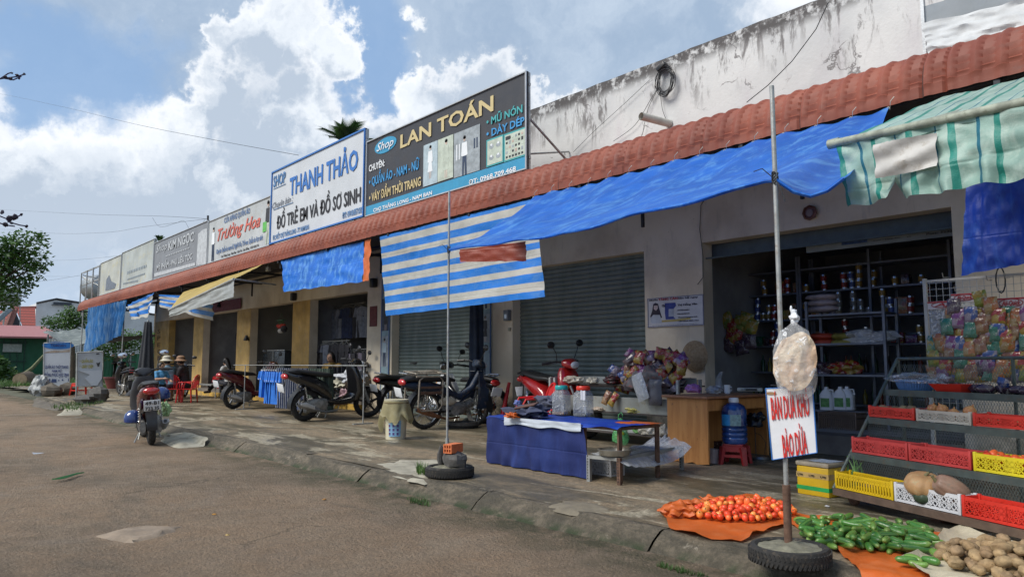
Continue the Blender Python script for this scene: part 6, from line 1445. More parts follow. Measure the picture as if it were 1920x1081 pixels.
# =============== GROCERY INTERIOR ===============
def unit(label,px0,px1,Y,zt,lv,depth=.4,name='storage_rack',m=None):
    a=W(px0,650,Y).x; c=W(px1,650,Y).x; o=E(name,label,'shelf',(a,Y,.24),0); L=c-a; m=m or mat('slotted_rack_steel',(.20,.22,.26),.5,.3,.2)
    b=B(); n=max(1,round(L/1.1))
    for k in range(n+1):
        for y in(0,depth): b.box((L*k/n,y,(zt-.24)/2),(.035,.035,zt-.24))
    b.build('post',[m],o,smooth=0); b=B()
    for z in lv: b.box((L/2,depth/2,z-.24),(L,depth,.025))
    b.build('shelf_board',[m],o,smooth=0); return o,a,L
YB=10.6
lvb=[.5,.95,1.35,1.75,2.15,2.5]
unit('back rack of tins, bottles and packets inside the grocery, left of the pole',1345,1500,YB,2.7,lvb)
unit('long back rack continuing behind the steel rack inside the grocery',1505,1790,YB,2.7,lvb)
unit('slotted steel rack with bagged goods inside the grocery, right of the pole',1515,1660,9.9,W(1550,563,9.9).z,[W(1550,q,9.9).z for q in(770,703,645,590)])
rg=random.Random(44)
def product(kind,P,k=None):
    if kind=='bottle':
        b=B(); h=rg.uniform(.2,.27); b.lathe([(.001,0),(.033,0),(.033,h*.6),(.012,h*.8),(.012,h),(.001,h)],n=12); m=[mat('bottle_'+str(k),[(.03,.02,.02),(.20,.04,.02),(.02,.08,.04),(.25,.20,.03)][k%4],.2,0,.2)]; nm='bottle'; lab='small bottle standing on the back rack inside the grocery'
    elif kind=='tin':
        b=B(); h=.12; b.lathe([(.001,0),(.045,0),(.045,h),(.001,h)],n=14); b.lathe([(.0455,h*.2),(.0458,h*.8)],n=14,m=1); m=[chrome,mat('tin_label_'+str(k),[(.4,.25,.05),(.35,.04,.03),(.06,.1,.3),(.4,.36,.3)][k%4],.4,0,.3,30)]; nm='tin'; lab='tin standing on the back rack inside the grocery'
    o=b.build(nm,m); return o
protoB=[product('bottle',None,k) for k in range(4)]; protoT=[product('tin',None,k) for k in range(4)]
mB=[o.data for o in protoB]; mT=[o.data for o in protoT]
for o in protoB+protoT: bpy.data.objects.remove(o)
xa_=W(1348,650,YB).x; xb2=W(1760,650,YB).x
for z,kind in((.5,'B'),(.95,'B'),(1.35,'T'),(1.75,'T'),(2.15,'T')):
    x=xa_+.06
    while x<xb2-.05:
        if rg.random()<(.85 if z<2 else .5):
            if kind=='T' and rg.random()<.38:
                wq=rg.uniform(.09,.17); hq=rg.uniform(.10,.26); b=B(); b.box((0,0,hq/2),(wq,.12,hq),bev=.004); o=b.build('carton',[PK[rg.randrange(8)]]); o.location=(x+wq/2,YB+.09,z+.014); tag(o,'small printed carton among the tins on the back rack','carton','cartons on the back rack'); x+=wq+.03; continue
            me=rg.choice(mB if kind=='B' else mT); n=1 if kind=='B' else rg.choice([1,2,2,3])
            kk=rg.randrange(4)
            for q in range(n):
                o=bpy.data.objects.new('bottle' if kind=='B' else 'tin',mB[kk] if kind=='B' else mT[kk]); COL.objects.link(o); o.location=(x,YB+rg.uniform(.05,.12),z+.014+q*.121)
                if kind=='B': tag(o,'small bottle standing on the dark back rack inside the grocery','bottle','bottles on the back rack')
                else: tag(o,'tin stacked on the dark back rack inside the grocery','tin','tins on the back rack')
        x+=rg.uniform(.085,.12)
for i,(px,py,k) in enumerate(((1362,600,1),(1375,612,0),(1388,606,1),(1372,630,0),(1398,600,1),(1408,612,1),(1365,645,7),(1390,650,7),(1380,625,0),(1405,640,7))):
    placepack(W(px,py,9.9),.22,.24,k,(0,rg.uniform(-.4,.4),0),'snack bag hung in the cluster inside the grocery doorway','snack bags hung inside the doorway',d=.05)
for px,py,k,n in((1527,582,'sack_pink',3),(1527,645,'sack_red',2),(1570,645,'sack_yellow',2)):
    p=W(px,py,9.95)
    for q in range(n):
        b=B(); b.ell((0,0,.045),(.20 if k!='sack_pink' else .24,.14,.05),0,None,16,10,.15,q+px); o=b.build('rice_sack',[mat(k,{'sack_pink':(.50,.42,.42),'sack_red':(.45,.06,.03),'sack_yellow':(.32,.28,.06)}[k],.5,0,.4,8,.2)],smooth=60); o.location=p+V((.04,.15,q*.085-.02)); tag(o,{'sack_pink':'pale pink sack in the stack on the top board of the steel rack','sack_red':'red and white sack on the second board of the steel rack','sack_yellow':'yellow sack on the second board of the steel rack'}[k],'sack',{'sack_pink':'pink sacks','sack_red':'red sacks','sack_yellow':'yellow sacks'}[k])
crumple('white_bag','bundle of white bags on the second board inside the grocery','bag',W(1625,643,9.95)+V((0,.12,0)),(.32,.14,.10),filmw,50,.5)
for i,(px,mm) in enumerate(((1535,7),(1575,0))): crumple('food_bag',['brown bag of dried food on the third board of the steel rack','reddish bag of dried food on the third board of the steel rack'][i],'bag',W(px,702,9.95)+V((0,.15,0)),(.22,.14,.10),PK[mm],52+i,.5)
for i,px in enumerate((1548,1572,1583)):
    p=W(px,768,9.9)+V((0,.05+.03*i,0)); o=E('detergent_jug',['white detergent jug, leftmost of the three on the low rack board','white detergent jug in the middle of the three on the low rack board','white detergent jug, rightmost of the three on the low rack board'][i],'jug',p,0,'detergent jugs')
    b=B(); b.loft([(0,0,0,.09,.06),(0,0,.2,.09,.06),(0,0,.25,.06,.045),(0,0,.28,.025,.025),(0,0,.31,.025,.025)],0,20,4,axis='z'); b.v=[V((p_.y,p_.x,p_.z)) for p_ in b.v]; b.build('jug_body',[white_paint],o); b=B(); b.tube([(.03,0,.27),(.085,0,.27),(.095,0,.2)],.012,6); b.build('handle',[white_paint],o); b=B(); b.box((0,-.062,.10),(.12,.004,.12)); b.build('label_sticker',[mat('jug_green_label',(.12,.32,.10),.5,0,.4,20)],o,smooth=0)
crate('brown crate on the floor under the steel rack inside the grocery',.5,.3,.24,mat('brown_crate_plastic',(.16,.11,.08),.5),W(1535,806,9.5)-V((0,0,0)),0,'s')
unit('dim far rack of goods along the right inside wall of the grocery',1665,1800,10.8,2.2,[.6,1.05,1.5,1.9])
# fascia board with small printed writing inside the doorway top
a=W(1512,466,YF+.45); c=W(1798,400,YF+.45)
fb=E('price_banner','long pale banner under the shutter box with small printed prices and wifi note','banner',(a.x,YF+.45,a.z)); g=V(fb.location); Yb=YF+.45
zt_b=W(1700,412,Yb).z; zb_b=W(1700,452,Yb).z
b=B(); b.box(((a.x+c.x)/2,Yb,(zt_b+zb_b)/2),(c.x-a.x,.01,zt_b-zb_b)); b.build('panel',[mat('banner_grey_green',(.30,.33,.30),.7,0,.2,3)],fb,smooth=0,org=g)
b=B(); q0_=W(1578,458,Yb-.01); q1_=W(1625,432,Yb-.01); b.box(((q0_.x+q1_.x)/2,Yb-.008,(q0_.z+q1_.z)/2),(q1_.x-q0_.x,.006,.16)); b.build('printed_picture',[mat('banner_blue',(.05,.10,.22),.6,0,.4,20)],fb,smooth=0,org=g)
ZW=zm(1490,360,4.465); Yw=Yb-.012
lettering([('WiFi: Nga',W(*ZW(1170,300),Yw),W(*ZW(1350,262),Yw),.01,0,N_),('Pass: 22334',W(*ZW(1105,360),Yw),W(*ZW(1350,312),Yw),.01,0,N_),('- Khăn ăn cao cấp   20',W(*ZW(640,345),Yw),W(*ZW(970,290),Yw),.01,0,N_),('- Nước ăn uống nóng  25',W(*ZW(640,378),Yw),W(*ZW(975,328),Yw),.01,0,N_),('- Kem / bánh flan     25',W(*ZW(640,415),Yw),W(*ZW(975,365),Yw),.01,0,N_)],mat('banner_ink',(.06,.06,.06),.7),fb,g)
# =============== LEFT SHOPS : clothes ===============
navyc=mat('navy_cloth_hang',(.03,.045,.11),.85,0,.4,9,.3); greyc=mat('grey_shirt_cloth',(.24,.26,.32),.85,0,.35,9,.3); blc=mat('black_cloth_hang',(.035,.035,.045),.8,0,.4,9,.3); bshirt=mat('school_blue_cloth',(.015,.16,.62),.75,0,.25,8,.3,20); whc=mat('white_cloth_hang',(.58,.60,.64),.8,0,.15,8,.3); gcl=mat('dark_green_cloth',(.06,.085,.065),.85,0,.3,8,.3)
def garment(kind,P,w,h,mt,rz,label,cat,group,trim=None,seed=0):
    o=E(kind,label,cat,P,rz,group); b=B()
    sd=rg.uniform(0,50)
    def cl(u,v,x0,x1,z0,z1,xa,xb,side,amp):
        l=x0+(xa-x0)*v; r=x1+(xb-x1)*v; x=(l+(r-l)*u)*w; z=(z0+(z1-z0)*v)*h
        th=.035*(1-(2*u-1)**4)+.004; y=side*th+amp*math.sin(u*13+sd+2*mnoise.noise(V((u*2,v*2,sd))))*(.3+v)
        return V((x,y,z))
    for side in(-1,1):
        if kind=='hanging_shirt':
            b.grid(lambda u,v:cl(u,v,-.42,.42,-.03-.09*abs(2*u-1)**1.5,-1.0,-.40,.44,side,.018),16,12)
            for s_ in(-1,1): b.grid(lambda u,v:cl(u,v,s_*.36,s_*.50,-.06,-.36,s_*.44,s_*.68,side,.008),5,5)
        else:
            b.grid(lambda u,v:cl(u,v,-.32,.0,0,-1.0,-.36,-.07,side,.012),7,10); b.grid(lambda u,v:cl(u,v,.0,.32,0,-1.0,.07,.36,side,.012),7,10)
    b.build('cloth',[mt],o,smooth=60)
    if kind=='hanging_shirt':
        b=B(); b.tube([(-.12*w,0,0),(0,0,.05),(0,0,.09),(.02,0,.11)],.004,5); b.tube([(-.4*w,0,-.04*h),(0,0,.05),(.4*w,0,-.04*h)],.005,5); b.build('hanger',[steel],o)
        if trim: b=B(); b.tube([(-.62*w,-.03,-.32*h),(-.46*w,-.03,-.36*h)],.014,5); b.tube([(.62*w,-.03,-.32*h),(.46*w,-.03,-.36*h)],.014,5); b.tube([(-.12*w,-.03,0),(0,-.035,-.12*h),(.12*w,-.03,0)],.012,5); b.build('white_trim',[trim],o)
    else:
        if trim: b=B(); b.box((.31*w,-.028,-h/2),(.03,.004,h)); b.box((-.31*w,-.028,-h/2),(.03,.004,h)); b.build('side_stripe',[trim],o,smooth=0)
    return o
# outdoor rail with uniforms
r0=G(457,767); rx1=G(700,778); zr=S(457,684,r0)
rl=E('clothes_rail','long thin metal rail on posts carrying school uniforms before the shops','clothes rail',r0); Yr=r0.y
xe=W(688,684,Yr).x
b=B(); b.cyl((-.75,0,zr),(xe-r0.x,0,zr),.010); b.build('rail',[steel],rl); 
for x in(0,xe-r0.x-.1): b=B(); b.cyl((x,0,0),(x,0,zr),.012); b.box((x,0,.01),(.06,.4,.02)); b.build('post',[steel],rl)
rg=random.Random(2)
xs0=W(494,700,Yr).x; xs1=W(590,700,Yr).x
for i in range(9):
    x=xs0+i*.125; garment('hanging_shirt',V((x,Yr,zr-.10)),.42,.62+.12*(i>1),bshirt,R(-35 if i else -8)+rg.uniform(-.1,.1),('bright blue school shirt, frontmost on the outdoor rail' if i==0 else 'bright blue school shirt with white trim in the row on the outdoor rail'),'shirt','blue school shirts on the outdoor rail',whc)
for i in range(24):
    x=xs0+.95+i*.10; garment('hanging_trousers',V((x,Yr,zr-.06)),.30,.85,navyc if i<15 else gcl,R(-60)+rg.uniform(-.2,.2),'dark trousers with white side stripes on the outdoor rail' if i<15 else 'plain dark green trousers at the right of the outdoor rail','trousers','dark trousers on the outdoor rail' if i<15 else 'green trousers on the outdoor rail',whc if i<15 else None)
def rowclothes(px0,px1,py,Y,n,mts,h,w,label,group,rz=0):
    a=W(px0,py,Y); c=W(px1,py,Y)
    b=B(); b.cyl(V((a.x-.1,Y,a.z+.07)),V((c.x+.1,Y,a.z+.07)),.012); tag(b.build('hanging_rod',[steel],world=True),'steel rod '+group,'rod')
    for i in range(n):
        x=a.x+(c.x-a.x)*i/max(1,n-1); garment('hanging_shirt',V((x,Y+rg.uniform(-.05,.05),a.z)),w,h,mts[i%len(mts)],rz+rg.uniform(-.3,.3),label,'shirt',group)
rowclothes(612,682,580,9.7,9,[greyc,navyc,greyc,blc],.85,.55,'checked grey shirt hung in the top row inside the fourth doorway','holding shirts inside the fourth doorway')
rowclothes(608,652,645,8.95,7,[blc,greyc,blc],.6,.4,'dark top hung low at the left inside the fourth doorway','holding dark tops inside the fourth doorway')
rowclothes(655,684,660,8.98,4,[mat('dusty_lilac_cloth',(.22,.19,.24),.8),blc],.55,.4,'pale printed top hung at the right inside the fourth doorway','holding printed tops by the white pillar')
rowclothes(398,440,625,10.2,5,[navyc,blc],.8,.6,'navy garment hung high inside the second doorway','holding navy clothes inside the second doorway')
rowclothes(398,440,690,10.0,6,[navyc,blc,gcl],.7,.5,'dark garment hung low inside the second doorway','holding dark clothes inside the second doorway')
rowclothes(330,362,640,10.3,4,[navyc,blc],.9,.6,'dark garment hung inside the first doorway','holding dark clothes inside the first doorway')
# more dark trousers hung between pillar and doorway
for i in range(6):
    p=W(604+i*8,690,8.6); garment('hanging_trousers',V((p.x,8.6,zr-.04)),.28,.9,blc,R(-40)+rg.uniform(-.3,.3),'black trousers with metal studs hung by the third pillar','trousers','black trousers by the third pillar',greyc if i%2 else None)
# bay E hats basket, counter
p=W(527,610,8.75); o=E('hanging_hat_basket','small green wire basket and red and dark hats hanging in the third doorway','hat display',p); b=B(); 
for k in range(10): b.tube([(-.18+.04*k,0,.14),(-.16+.035*k,0,.02)],.004,4)
b.box((0,0,.15),(.4,.12,.01)); b.tube([(-.18,0,.15),(0,0,.34),(.18,0,.15)],.004,4); b.build('wire_basket',[mat('green_wire',(.05,.18,.08),.5)],o)
b=B(); 
for k in range(9): b.ell((-.17+.045*k,.02*math.sin(k*2),-.02+.02*math.cos(k)),(.06,.06,.05),0,None,10,7,.3,k)
b.build('red_hats',[mat('red_hat_cloth',(.42,.03,.02),.7)],o); b=B(); b.ell((.2,0,-.10),(.12,.09,.10),0,None,12,8,.3,3); b.ell((.05,-.03,-.16),(.10,.08,.06),1,None,12,8,.3,5); b.build('dark_hats',[blc,whc],o)
o=E('glass_counter','glass counter with metal trim inside the third doorway','counter',W(500,735,9.3)-V((0,0,W(500,735,9.3).z-.24))); zc3=W(500,657,9.3).z-.24; b=B(); b.box((.55,.2,zc3/2),(1.6,.5,zc3-.05)); b.build('counter_glass',[mat('counter_glass_dark',(.06,.07,.08),.15)],o,smooth=0); b=B(); b.box((.55,.2,zc3),(1.66,.54,.03)); b.box((.55,-.06,zc3/2),(.04,.02,zc3)); b.build('trim',[steel],o,smooth=0)
p_=W(500,597,9.6); o=notice('maroon_panel','dark maroon board on the inside wall of the third doorway','board',(488,611),(508,583),mar,10.5)
p=W(416,552,7.9); 
# wall lamps / speaker / small fan on pillars
for i,(px,py,lab) in enumerate(((462,634,'small dark wall lamp on the second yellow pillar'),(550,556,'dark speaker under the beam between third and fourth doorway'),(700,530,'dark speaker at the top of the pillar beside the striped tarp'),(411,572,'small dark lamp by the maroon name board'))):
    o=E('wall_lamp' if i in(0,3) else 'wall_speaker',lab,'lamp' if i in(0,3) else 'speaker',W(px,py,YF-.08)); b=B(); b.lathe([(.03,.10),(.07,.0),(.09,-.06),(.06,-.07)],n=14) if i in(0,3) else b.box((0,0,0),(.16,.14,.22),bev=.03); b.build('housing',[dark],o); b=B(); b.box((0,.05,.03),(.03,.1,.03)); b.build('bracket',[steel],o,smooth=0)
p=W(503,500,YE+.2); o=E('floodlight','small grey floodlight under the eave left of the blue sheet','floodlight',p+V((0,0,-.05))); b=B(); b.box((0,0,0),(.16,.08,.13),bev=.01); b.build('housing',[steel],o); b=B(); b.box((0,.0,.1),(.03,.02,.12)); b.build('bracket',[steel],o,smooth=0)
# =============== MOTORBIKES ===============
def motorbike(name,label,rear,front_px,style,body,seatc,S_=1.08,lean=R(7),steer=0,flip=False,extra=None,plate=None,accent=None,fm_=None):
    WB=1.24*S_
    P=V((rear.x,rear.y,rear.z)); best=None
    for k in range(-1800,1800):
        a=R(k/10); q=P+V((math.cos(a)*WB,math.sin(a)*WB,0))
        d=q-V((0,0,H)); f_=d.dot(_v)
        if f_<=.1: continue
        x=960+F*d.dot(_r)/f_; e=abs(x-front_px)
        far=(q.length>P.length)
        if (best is None or e<best[0]-.001) and (far!=flip): best=(e,a)
    a=best[1]
    o=E(name,label,'motorbike',P,0); o.rotation_euler=Euler((lean,0,0)).to_matrix().to_4x4().to_euler() ; o.matrix_world=Matrix.Translation(P)@Matrix.Rotation(a,4,'Z')@Matrix.Rotation(lean,4,'X')@Matrix.Scale(S_,4)
    w=1.24; r=.285 if style=='cub' else .265; tw=.038 if style=='cub' else .05
    acc=accent or alloy
    def wheel(x,yaw=0):
        M=Matrix.Translation(V((x,0,r)))@Matrix.Rotation(yaw,4,'Z')
        wh=bpy.data.objects.new('wheel',None); COL.objects.link(wh); wh.parent=o; wh.matrix_local=M; wh.empty_display_size=.05
        b=B(); pr=[]
        for k in range(9): t=-PI*.78+PI*1.56*k/8; pr.append((r-tw+math.cos(t)*tw,math.sin(t)*tw))
        b.lathe(pr,n=40,axis=(0,1,0),caps=False); 
        for k in range(40): t_=2*PI*k/40; b.box((math.cos(t_)*(r-.003),0,math.sin(t_)*(r-.003)),(.010,tw*1.1,.006),rot=(0,-t_+PI/2+.0,.4*(-1)**k))
        b.build('tyre',[black_rub],wh,smooth=50)
        b=B(); ri=r-tw*1.7; b.lathe([(ri,-.022),(ri+.012,-.028),(ri+.012,.028),(ri,.022),(ri-.006,0),(ri,-.022)],n=40,axis=(0,1,0)); b.lathe([(.001,-.05),(.045,-.05),(.055,0),(.045,.05),(.001,.05)],n=18,axis=(0,1,0))
        if style=='cub':
            for k in range(24):
                t_=2*PI*k/24; s_=(-1)**k; b.cyl((math.cos(t_)*.04,.03*s_,math.sin(t_)*.04),(math.cos(t_+.25*s_)*ri,0,math.sin(t_+.25*s_)*ri),.0022,n=4)
        else:
            for k in range(5):
                t_=2*PI*k/5+.3; c_,s_=math.cos(t_),math.sin(t_); b.add([V((c_*.04-s_*q*.022,y,s_*.04+c_*q*.022)) for y in(-.018,.018) for q in(-1,1)]+[V((c_*ri-s_*q*.016+(-s_)*.02,y,s_*ri+c_*q*.016+c_*.02)) for y in(-.012,.012) for q in(-1,1)],[(0,1,3,2),(4,6,7,5),(0,4,5,1),(2,3,7,6),(0,2,6,4),(1,5,7,3)])
        b.lathe([(.08,.035),(.095,.038),(.095,.042),(.08,.042),(.08,.035)],n=24,axis=(0,1,0))
        b.build('rim',[acc if style!='cub' else chrome],wh); return wh
    wheel(0); wheel(w,steer)
    if style=='scooter':
        b=B(); b.loft([(-.42,0,.80,.03,.02),(-.36,0,.76,.09,.06),(-.15,0,.70,.13,.10),(.1,0,.62,.15,.13),(.33,0,.50,.14,.14),(.42,0,.40,.12,.10)],0,20,2.6); b.build('rear_body',[body],o,smooth=50)
        b=B(); b.loft([(-.38,0,.82,.06,.02),(-.25,0,.84,.11,.035),(0,0,.80,.13,.04),(.2,0,.77,.13,.045),(.40,0,.76,.09,.035),(.46,0,.74,.05,.02)],0,18,2.8); b.build('seat',[seatc],o,smooth=50)
        b=B(); b.loft([(.35,0,.34,.14,.05),(.55,0,.31,.15,.045),(.80,0,.33,.15,.06),(.92,0,.42,.13,.10)],0,16,3); b.build('floorboard',[body],o,smooth=50)
        b=B(); b.loft([(.90,0,.34,.15,.07),(.95,0,.5,.20,.085),(.92,0,.68,.19,.085),(.86,0,.84,.15,.08),(.84,0,.92,.10,.06)],0,22,2.4,axis='z'); b.build('front_shield',[fm_ or body],o,smooth=50)
    else:
        b=B(); b.loft([(-.40,0,.66,.05,.03),(-.25,0,.66,.09,.06),(0,0,.63,.11,.09),(.25,0,.58,.10,.08),(.40,0,.52,.07,.05)],0,18,2.4); b.build('side_cover',[body],o,smooth=50)
        b=B(); b.loft([(-.42,0,.74,.07,.03),(-.25,0,.76,.12,.045),(.05,0,.745,.12,.045),(.35,0,.74,.11,.04),(.48,0,.72,.05,.025)],0,18,2.8); b.build('seat',[seatc],o,smooth=50)
        b=B(); b.tube([(.35,0,.56),(.6,0,.46),(.82,0,.60),(.95,0,.82)],[.045,.05,.05,.045],12); b.tube([(.2,0,.5),(.5,0,.30),(.85,0,.55)],.02,8); b.build('frame_tube',[body],o,smooth=50)
        b=B()
        for s_ in(-1,1): b.add([V((.80,s_*.20,.30)),V((1.0,s_*.19,.30)),V((1.03,s_*.17,.62)),V((.98,s_*.06,.84)),V((.88,s_*.08,.84)),V((.84,s_*.20,.6)),],[(0,1,2,3,4,5)]); b.add([V((.80,s_*.21,.30)),V((1.0,s_*.20,.30)),V((1.03,s_*.18,.62)),V((.98,s_*.07,.84)),V((.88,s_*.09,.84)),V((.84,s_*.21,.6)),],[(5,4,3,2,1,0)])
        b.build('leg_shield',[accent or body],o)
    # handlebar, cowl, mirrors
    hb=bpy.data.objects.new('handlebar',None); COL.objects.link(hb); hb.parent=o; hb.matrix_local=Matrix.Translation(V((.90,0,.93)))@Matrix.Rotation(steer*.9,4,'Z')
    b=B(); b.loft([(-.06,0,.03,.06,.03),(-.02,0,.05,.12,.06),(.06,0,.04,.12,.07),(.12,0,.01,.07,.05)],0,18,2.3); b.build('cowl',[fm_ or body],hb,smooth=50)
    b=B(); b.tube([(-.14,-.34,.06),(-.05,-.2,.08),(.0,0,.05),(-.05,.2,.08),(-.14,.34,.06)],.012,8)
    for s_ in(-1,1): b.tube([(-.15,s_*.36,.06),(-.09,s_*.25,.075)],.018,8); b.tube([(-.10,s_*.33,.045),(-.02,s_*.2,.06)],.005,5)
    b.build('grip',[dark],hb)
    for s_ in(-1,1):
        b=B(); b.tube([(-.05,s_*.17,.09),(-.02,s_*.21,.2),(-.03,s_*.26,.28)],.006,6); b.ell((-.03,s_*.29,.31),(.022,.075,.048)); b.build('mirror',[dark],hb)
        if plate:
            b=B(); b.ell((-.045,s_*.29,.31),(.012,.066,.040)); b.build('mirror_glass',[mat('mirror_glass',(.75,.78,.82),.03,1,.02,1,0)],hb)
    b=B(); b.ell((.12,0,.02),(.04,.085,.05)); b.build('headlight',[mat('headlight_glass',(.55,.57,.6),.1,0,.1,9,.05,coat=1)],hb)
    for s_ in(-1,1): b=B(); b.ell((1.0,s_*.12,.66),(.04,.045,.03)); b.build('indicator',[mat('amber_lens',(.55,.22,.02),.2)],o)
    # fork + front fender
    fk=bpy.data.objects.new('fork',None); COL.objects.link(fk); fk.parent=o; fk.matrix_local=Matrix.Translation(V((w,0,r)))@Matrix.Rotation(steer,4,'Z')
    b=B()
    for s_ in(-1,1): b.cyl((0,s_*.075,0),(-.17,s_*.065,.42),.017,n=8); b.cyl((0,s_*.075,0),(-.09,s_*.07,.2),.024,n=8)
    b.build('fork_leg',[alloy if style!='cub' else chrome],fk)
    b=B(); 
    def fend(u,v):
        t=R(25+125*u); rr=r+.025; y=(v-.5)*2; return V((math.cos(t)*(rr-.02*abs(y)**3),y*.062,math.sin(t)*(rr-.02*abs(y)**3)))
    b.grid(fend,20,8); b.build('front_fender',[body],fk,smooth=60)
    # rear fender, plate, tail light
    b=B(); b.grid(lambda u,v:V((math.cos(R(60+130*u))*(r+.035),(v-.5)*.13,r+math.sin(R(60+130*u))*(r+.035))),16,5); b.tube([(-.40,0,.66),(-.45,0,.48)],.012,6); b.build('rear_fender',[dark],o,smooth=60)
    b=B(); b.ell((-.42,0,.70 if style=='cub' else .74),(.045,.10,.05)); b.build('tail_light',[mat('tail_light_red',(.45,.01,.01),.15,0,.1,9,.02,coat=1)],o)
    pb=bpy.data.objects.new('number_plate',None); COL.objects.link(pb); pb.parent=o; pb.matrix_local=Matrix.Translation(V((-.47,0,.555)))@Matrix.Rotation(R(-18),4,'Y')
    b=B(); b.box((0,0,0),(.008,.20,.145),bev=.003); b.build('plate',[white_paint],pb)
    if plate:
        for i,tx in enumerate(plate):
            me=text_mesh(tx,.03,0); xs=[v.co.x for v in me.vertices]; x0,x1=min(xs),max(xs); bb=B()
            vs=[V((-.006-v.co.z,-( (v.co.x-x0)/(x1-x0)-.5)*.165,(.012 if i==0 else -.062)+v.co.y/.73*.048)) for v in me.vertices]; bb.add(vs,[list(q.vertices) for q in me.polygons]); bb.build('plate_characters',[black_ink],pb,smooth=0,fixn=False)
    # engine, exhaust, shocks, stand
    b=B()
    if style=='scooter': b.loft([(-.05,-.08,.24,.06,.09),(.12,-.09,.27,.07,.11),(.30,-.07,.27,.07,.11),(.42,-.03,.28,.05,.07)],0,14,3); b.loft([(-.03,.10,.25,.04,.07),(.15,.10,.26,.045,.10),(.36,.10,.28,.04,.09)],0,14,3)
    else: 
        b.loft([(.30,0,.27,.09,.08),(.45,0,.28,.12,.11),(.62,0,.29,.11,.10),(.70,0,.30,.06,.07)],0,14,3); b.cyl((.62,0,.30),(.86,0,.38),.055,.05,n=14)
        for k in range(6): b.cyl((.68+.03*k,0,.32+.011*k),(.686+.03*k,0,.322+.011*k),.075,n=16)
        b.cyl((.45,-.12,.27),(.45,-.15,.27),.07,n=18)
    b.build('engine',[mat('grimy_engine_alloy',(.34,.33,.31),.5,.3,.4,18,.4,50)],o)
    ex=mat('exhaust_grey',(.30,.30,.31),.4,.5,.2,9,.1) if style=='scooter' else rust
    b=B(); b.tube([(.55,-.10,.17),(.3,-.13,.16),(.12,-.15,.20)],.016,8); b.tube([(.16,-.16,.20),(.06,-.16,.225),(-.12,-.165,.28),(-.24,-.165,.315)],[.03,.047,.05,.036] if style=='scooter' else [.022,.036,.038,.03],14); b.cyl((-.24,-.165,.315),(-.26,-.165,.32),.022,.022,n=10,m=1); b.build('exhaust',[ex if style=='scooter' else mat('rusty_exhaust',(.26,.12,.06),.6,.4,.4,12,.3),dark],o)
    if style=='scooter': b=B(); b.loft([(-.20,-.21,.31,.01,.02),(-.1,-.215,.30,.012,.035),(.05,-.212,.25,.01,.03)],0,10,3); b.build('heat_shield',[mat('silver_paint',(.55,.56,.57),.35,.3,.1,9,.03)],o)
    b=B()
    for s_ in(-1,1): b.cyl((-.02,s_*.13,.28),(-.10,s_*.12,.58),.014,n=8); b.tube([(-.02+(-.08)*k/24+.0,s_*.13+.02*math.cos(k*1.6),.33+.2*k/24+.006*math.sin(k*1.6)) for k in range(25)],.005,4)
    b.build('shock_absorber',[chrome],o)
    b=B(); b.tube([(.0,.09,.26),(.45,.10,.27)],.018,6); b.tube([(.0,-.09,.26),(.45,-.10,.27)],.018,6); b.tube([(.38,-.12,.2),(.38,.12,.2)],.012,6); b.build('swing_arm',[dark],o)
    b=B(); b.tube([(.40,.08,.22),(.36,.19,.02)],.010,6); b.tube([(.36,.10,.2),(.30,.14,.06)],.009,6); b.tube([(.36,-.10,.2),(.30,-.14,.06)],.009,6); b.build('kick_stand',[steel],o)
    b=B(); b.tube([(-.20,-.10,.80),(-.40,-.09,.83),(-.47,0,.84),(-.40,.09,.83),(-.20,.10,.80)],.012,8); b.build('grab_rail',[chrome if style=='cub' else dark],o)
    if extra: extra(o)
    return o
maroon=mat('maroon_bike_paint',(.11,.012,.015),.22,0,.15,5,.02,coat=.6); blackp=mat('black_bike_paint',(.012,.012,.014),.18,0,.15,5,.02,coat=.7); redpaint=mat('red_bike_paint',(.35,.015,.015),.2,0,.15,5,.02,coat=.6); bluep=mat('dull_blue_bike_paint',(.018,.035,.07),.5,0,.3,8,.1,dirt=(.17,.13,.09)); seatb=mat('black_seat_vinyl',(.02,.02,.021),.5,0,.2,14,.15); greyp=mat('grey_side_paint',(.55,.56,.57),.35,0,.1)
def rear_bags(o):
    b=B(); b.ell((.55,.22,.62),(.13,.12,.11)); b.build('hung_helmet',[mat('helmet_blue',(.01,.035,.16),.2,0,.1,5,.02,coat=.7)],o)
bk=motorbike('motorbike','dark red motorbike seen from behind with white plate, parked at the kerb',G(284,833,KZ),272,'scooter',maroon,seatb,1.10,R(-5),.3,fm_=mat('charcoal_bike_plastic',(.05,.05,.055),.4,0,.2,6,.04),plate=('49-B1','723.35'))
P=bk.matrix_world@V((.62,-.20,.62)); o=E('motorbike_helmet','glossy dark blue helmet hanging on the right of the dark red motorbike','helmet',P); b=B(); b.lathe([(.001,.14),(.07,.125),(.115,.08),(.13,.02),(.125,-.04),(.11,-.05),(.105,-.04)],n=24); b.build('shell',[mat('helmet_blue',(.01,.035,.16),.2,0,.1,5,.02,coat=.7)],o); b=B(); b.lathe([(.10,-.05),(.11,-.055),(.105,-.03)],n=24); b.build('lining',[dark],o)
P=bk.matrix_world@V((.15,.20,.36)); o=E('motorbike_helmet','second dark blue helmet low on the left of the dark red motorbike','helmet',P); b=B(); b.lathe([(.001,.14),(.07,.125),(.115,.08),(.13,.02),(.125,-.04),(.11,-.05),(.105,-.04)],n=24); b.build('shell',[mat('helmet_blue',(.01,.035,.16),.2)],o); b=B(); b.lathe([(.10,-.05),(.11,-.055),(.105,-.03)],n=24); b.build('lining',[dark],o)
P=bk.matrix_world@V((.45,-.22,.33)); crumple('green_bag','pale green vegetable bag hung low on the dark red motorbike','bag',P,(.12,.07,.12),plastic_film('pale_green_film',(.35,.55,.25),.75,.2),61,.6)
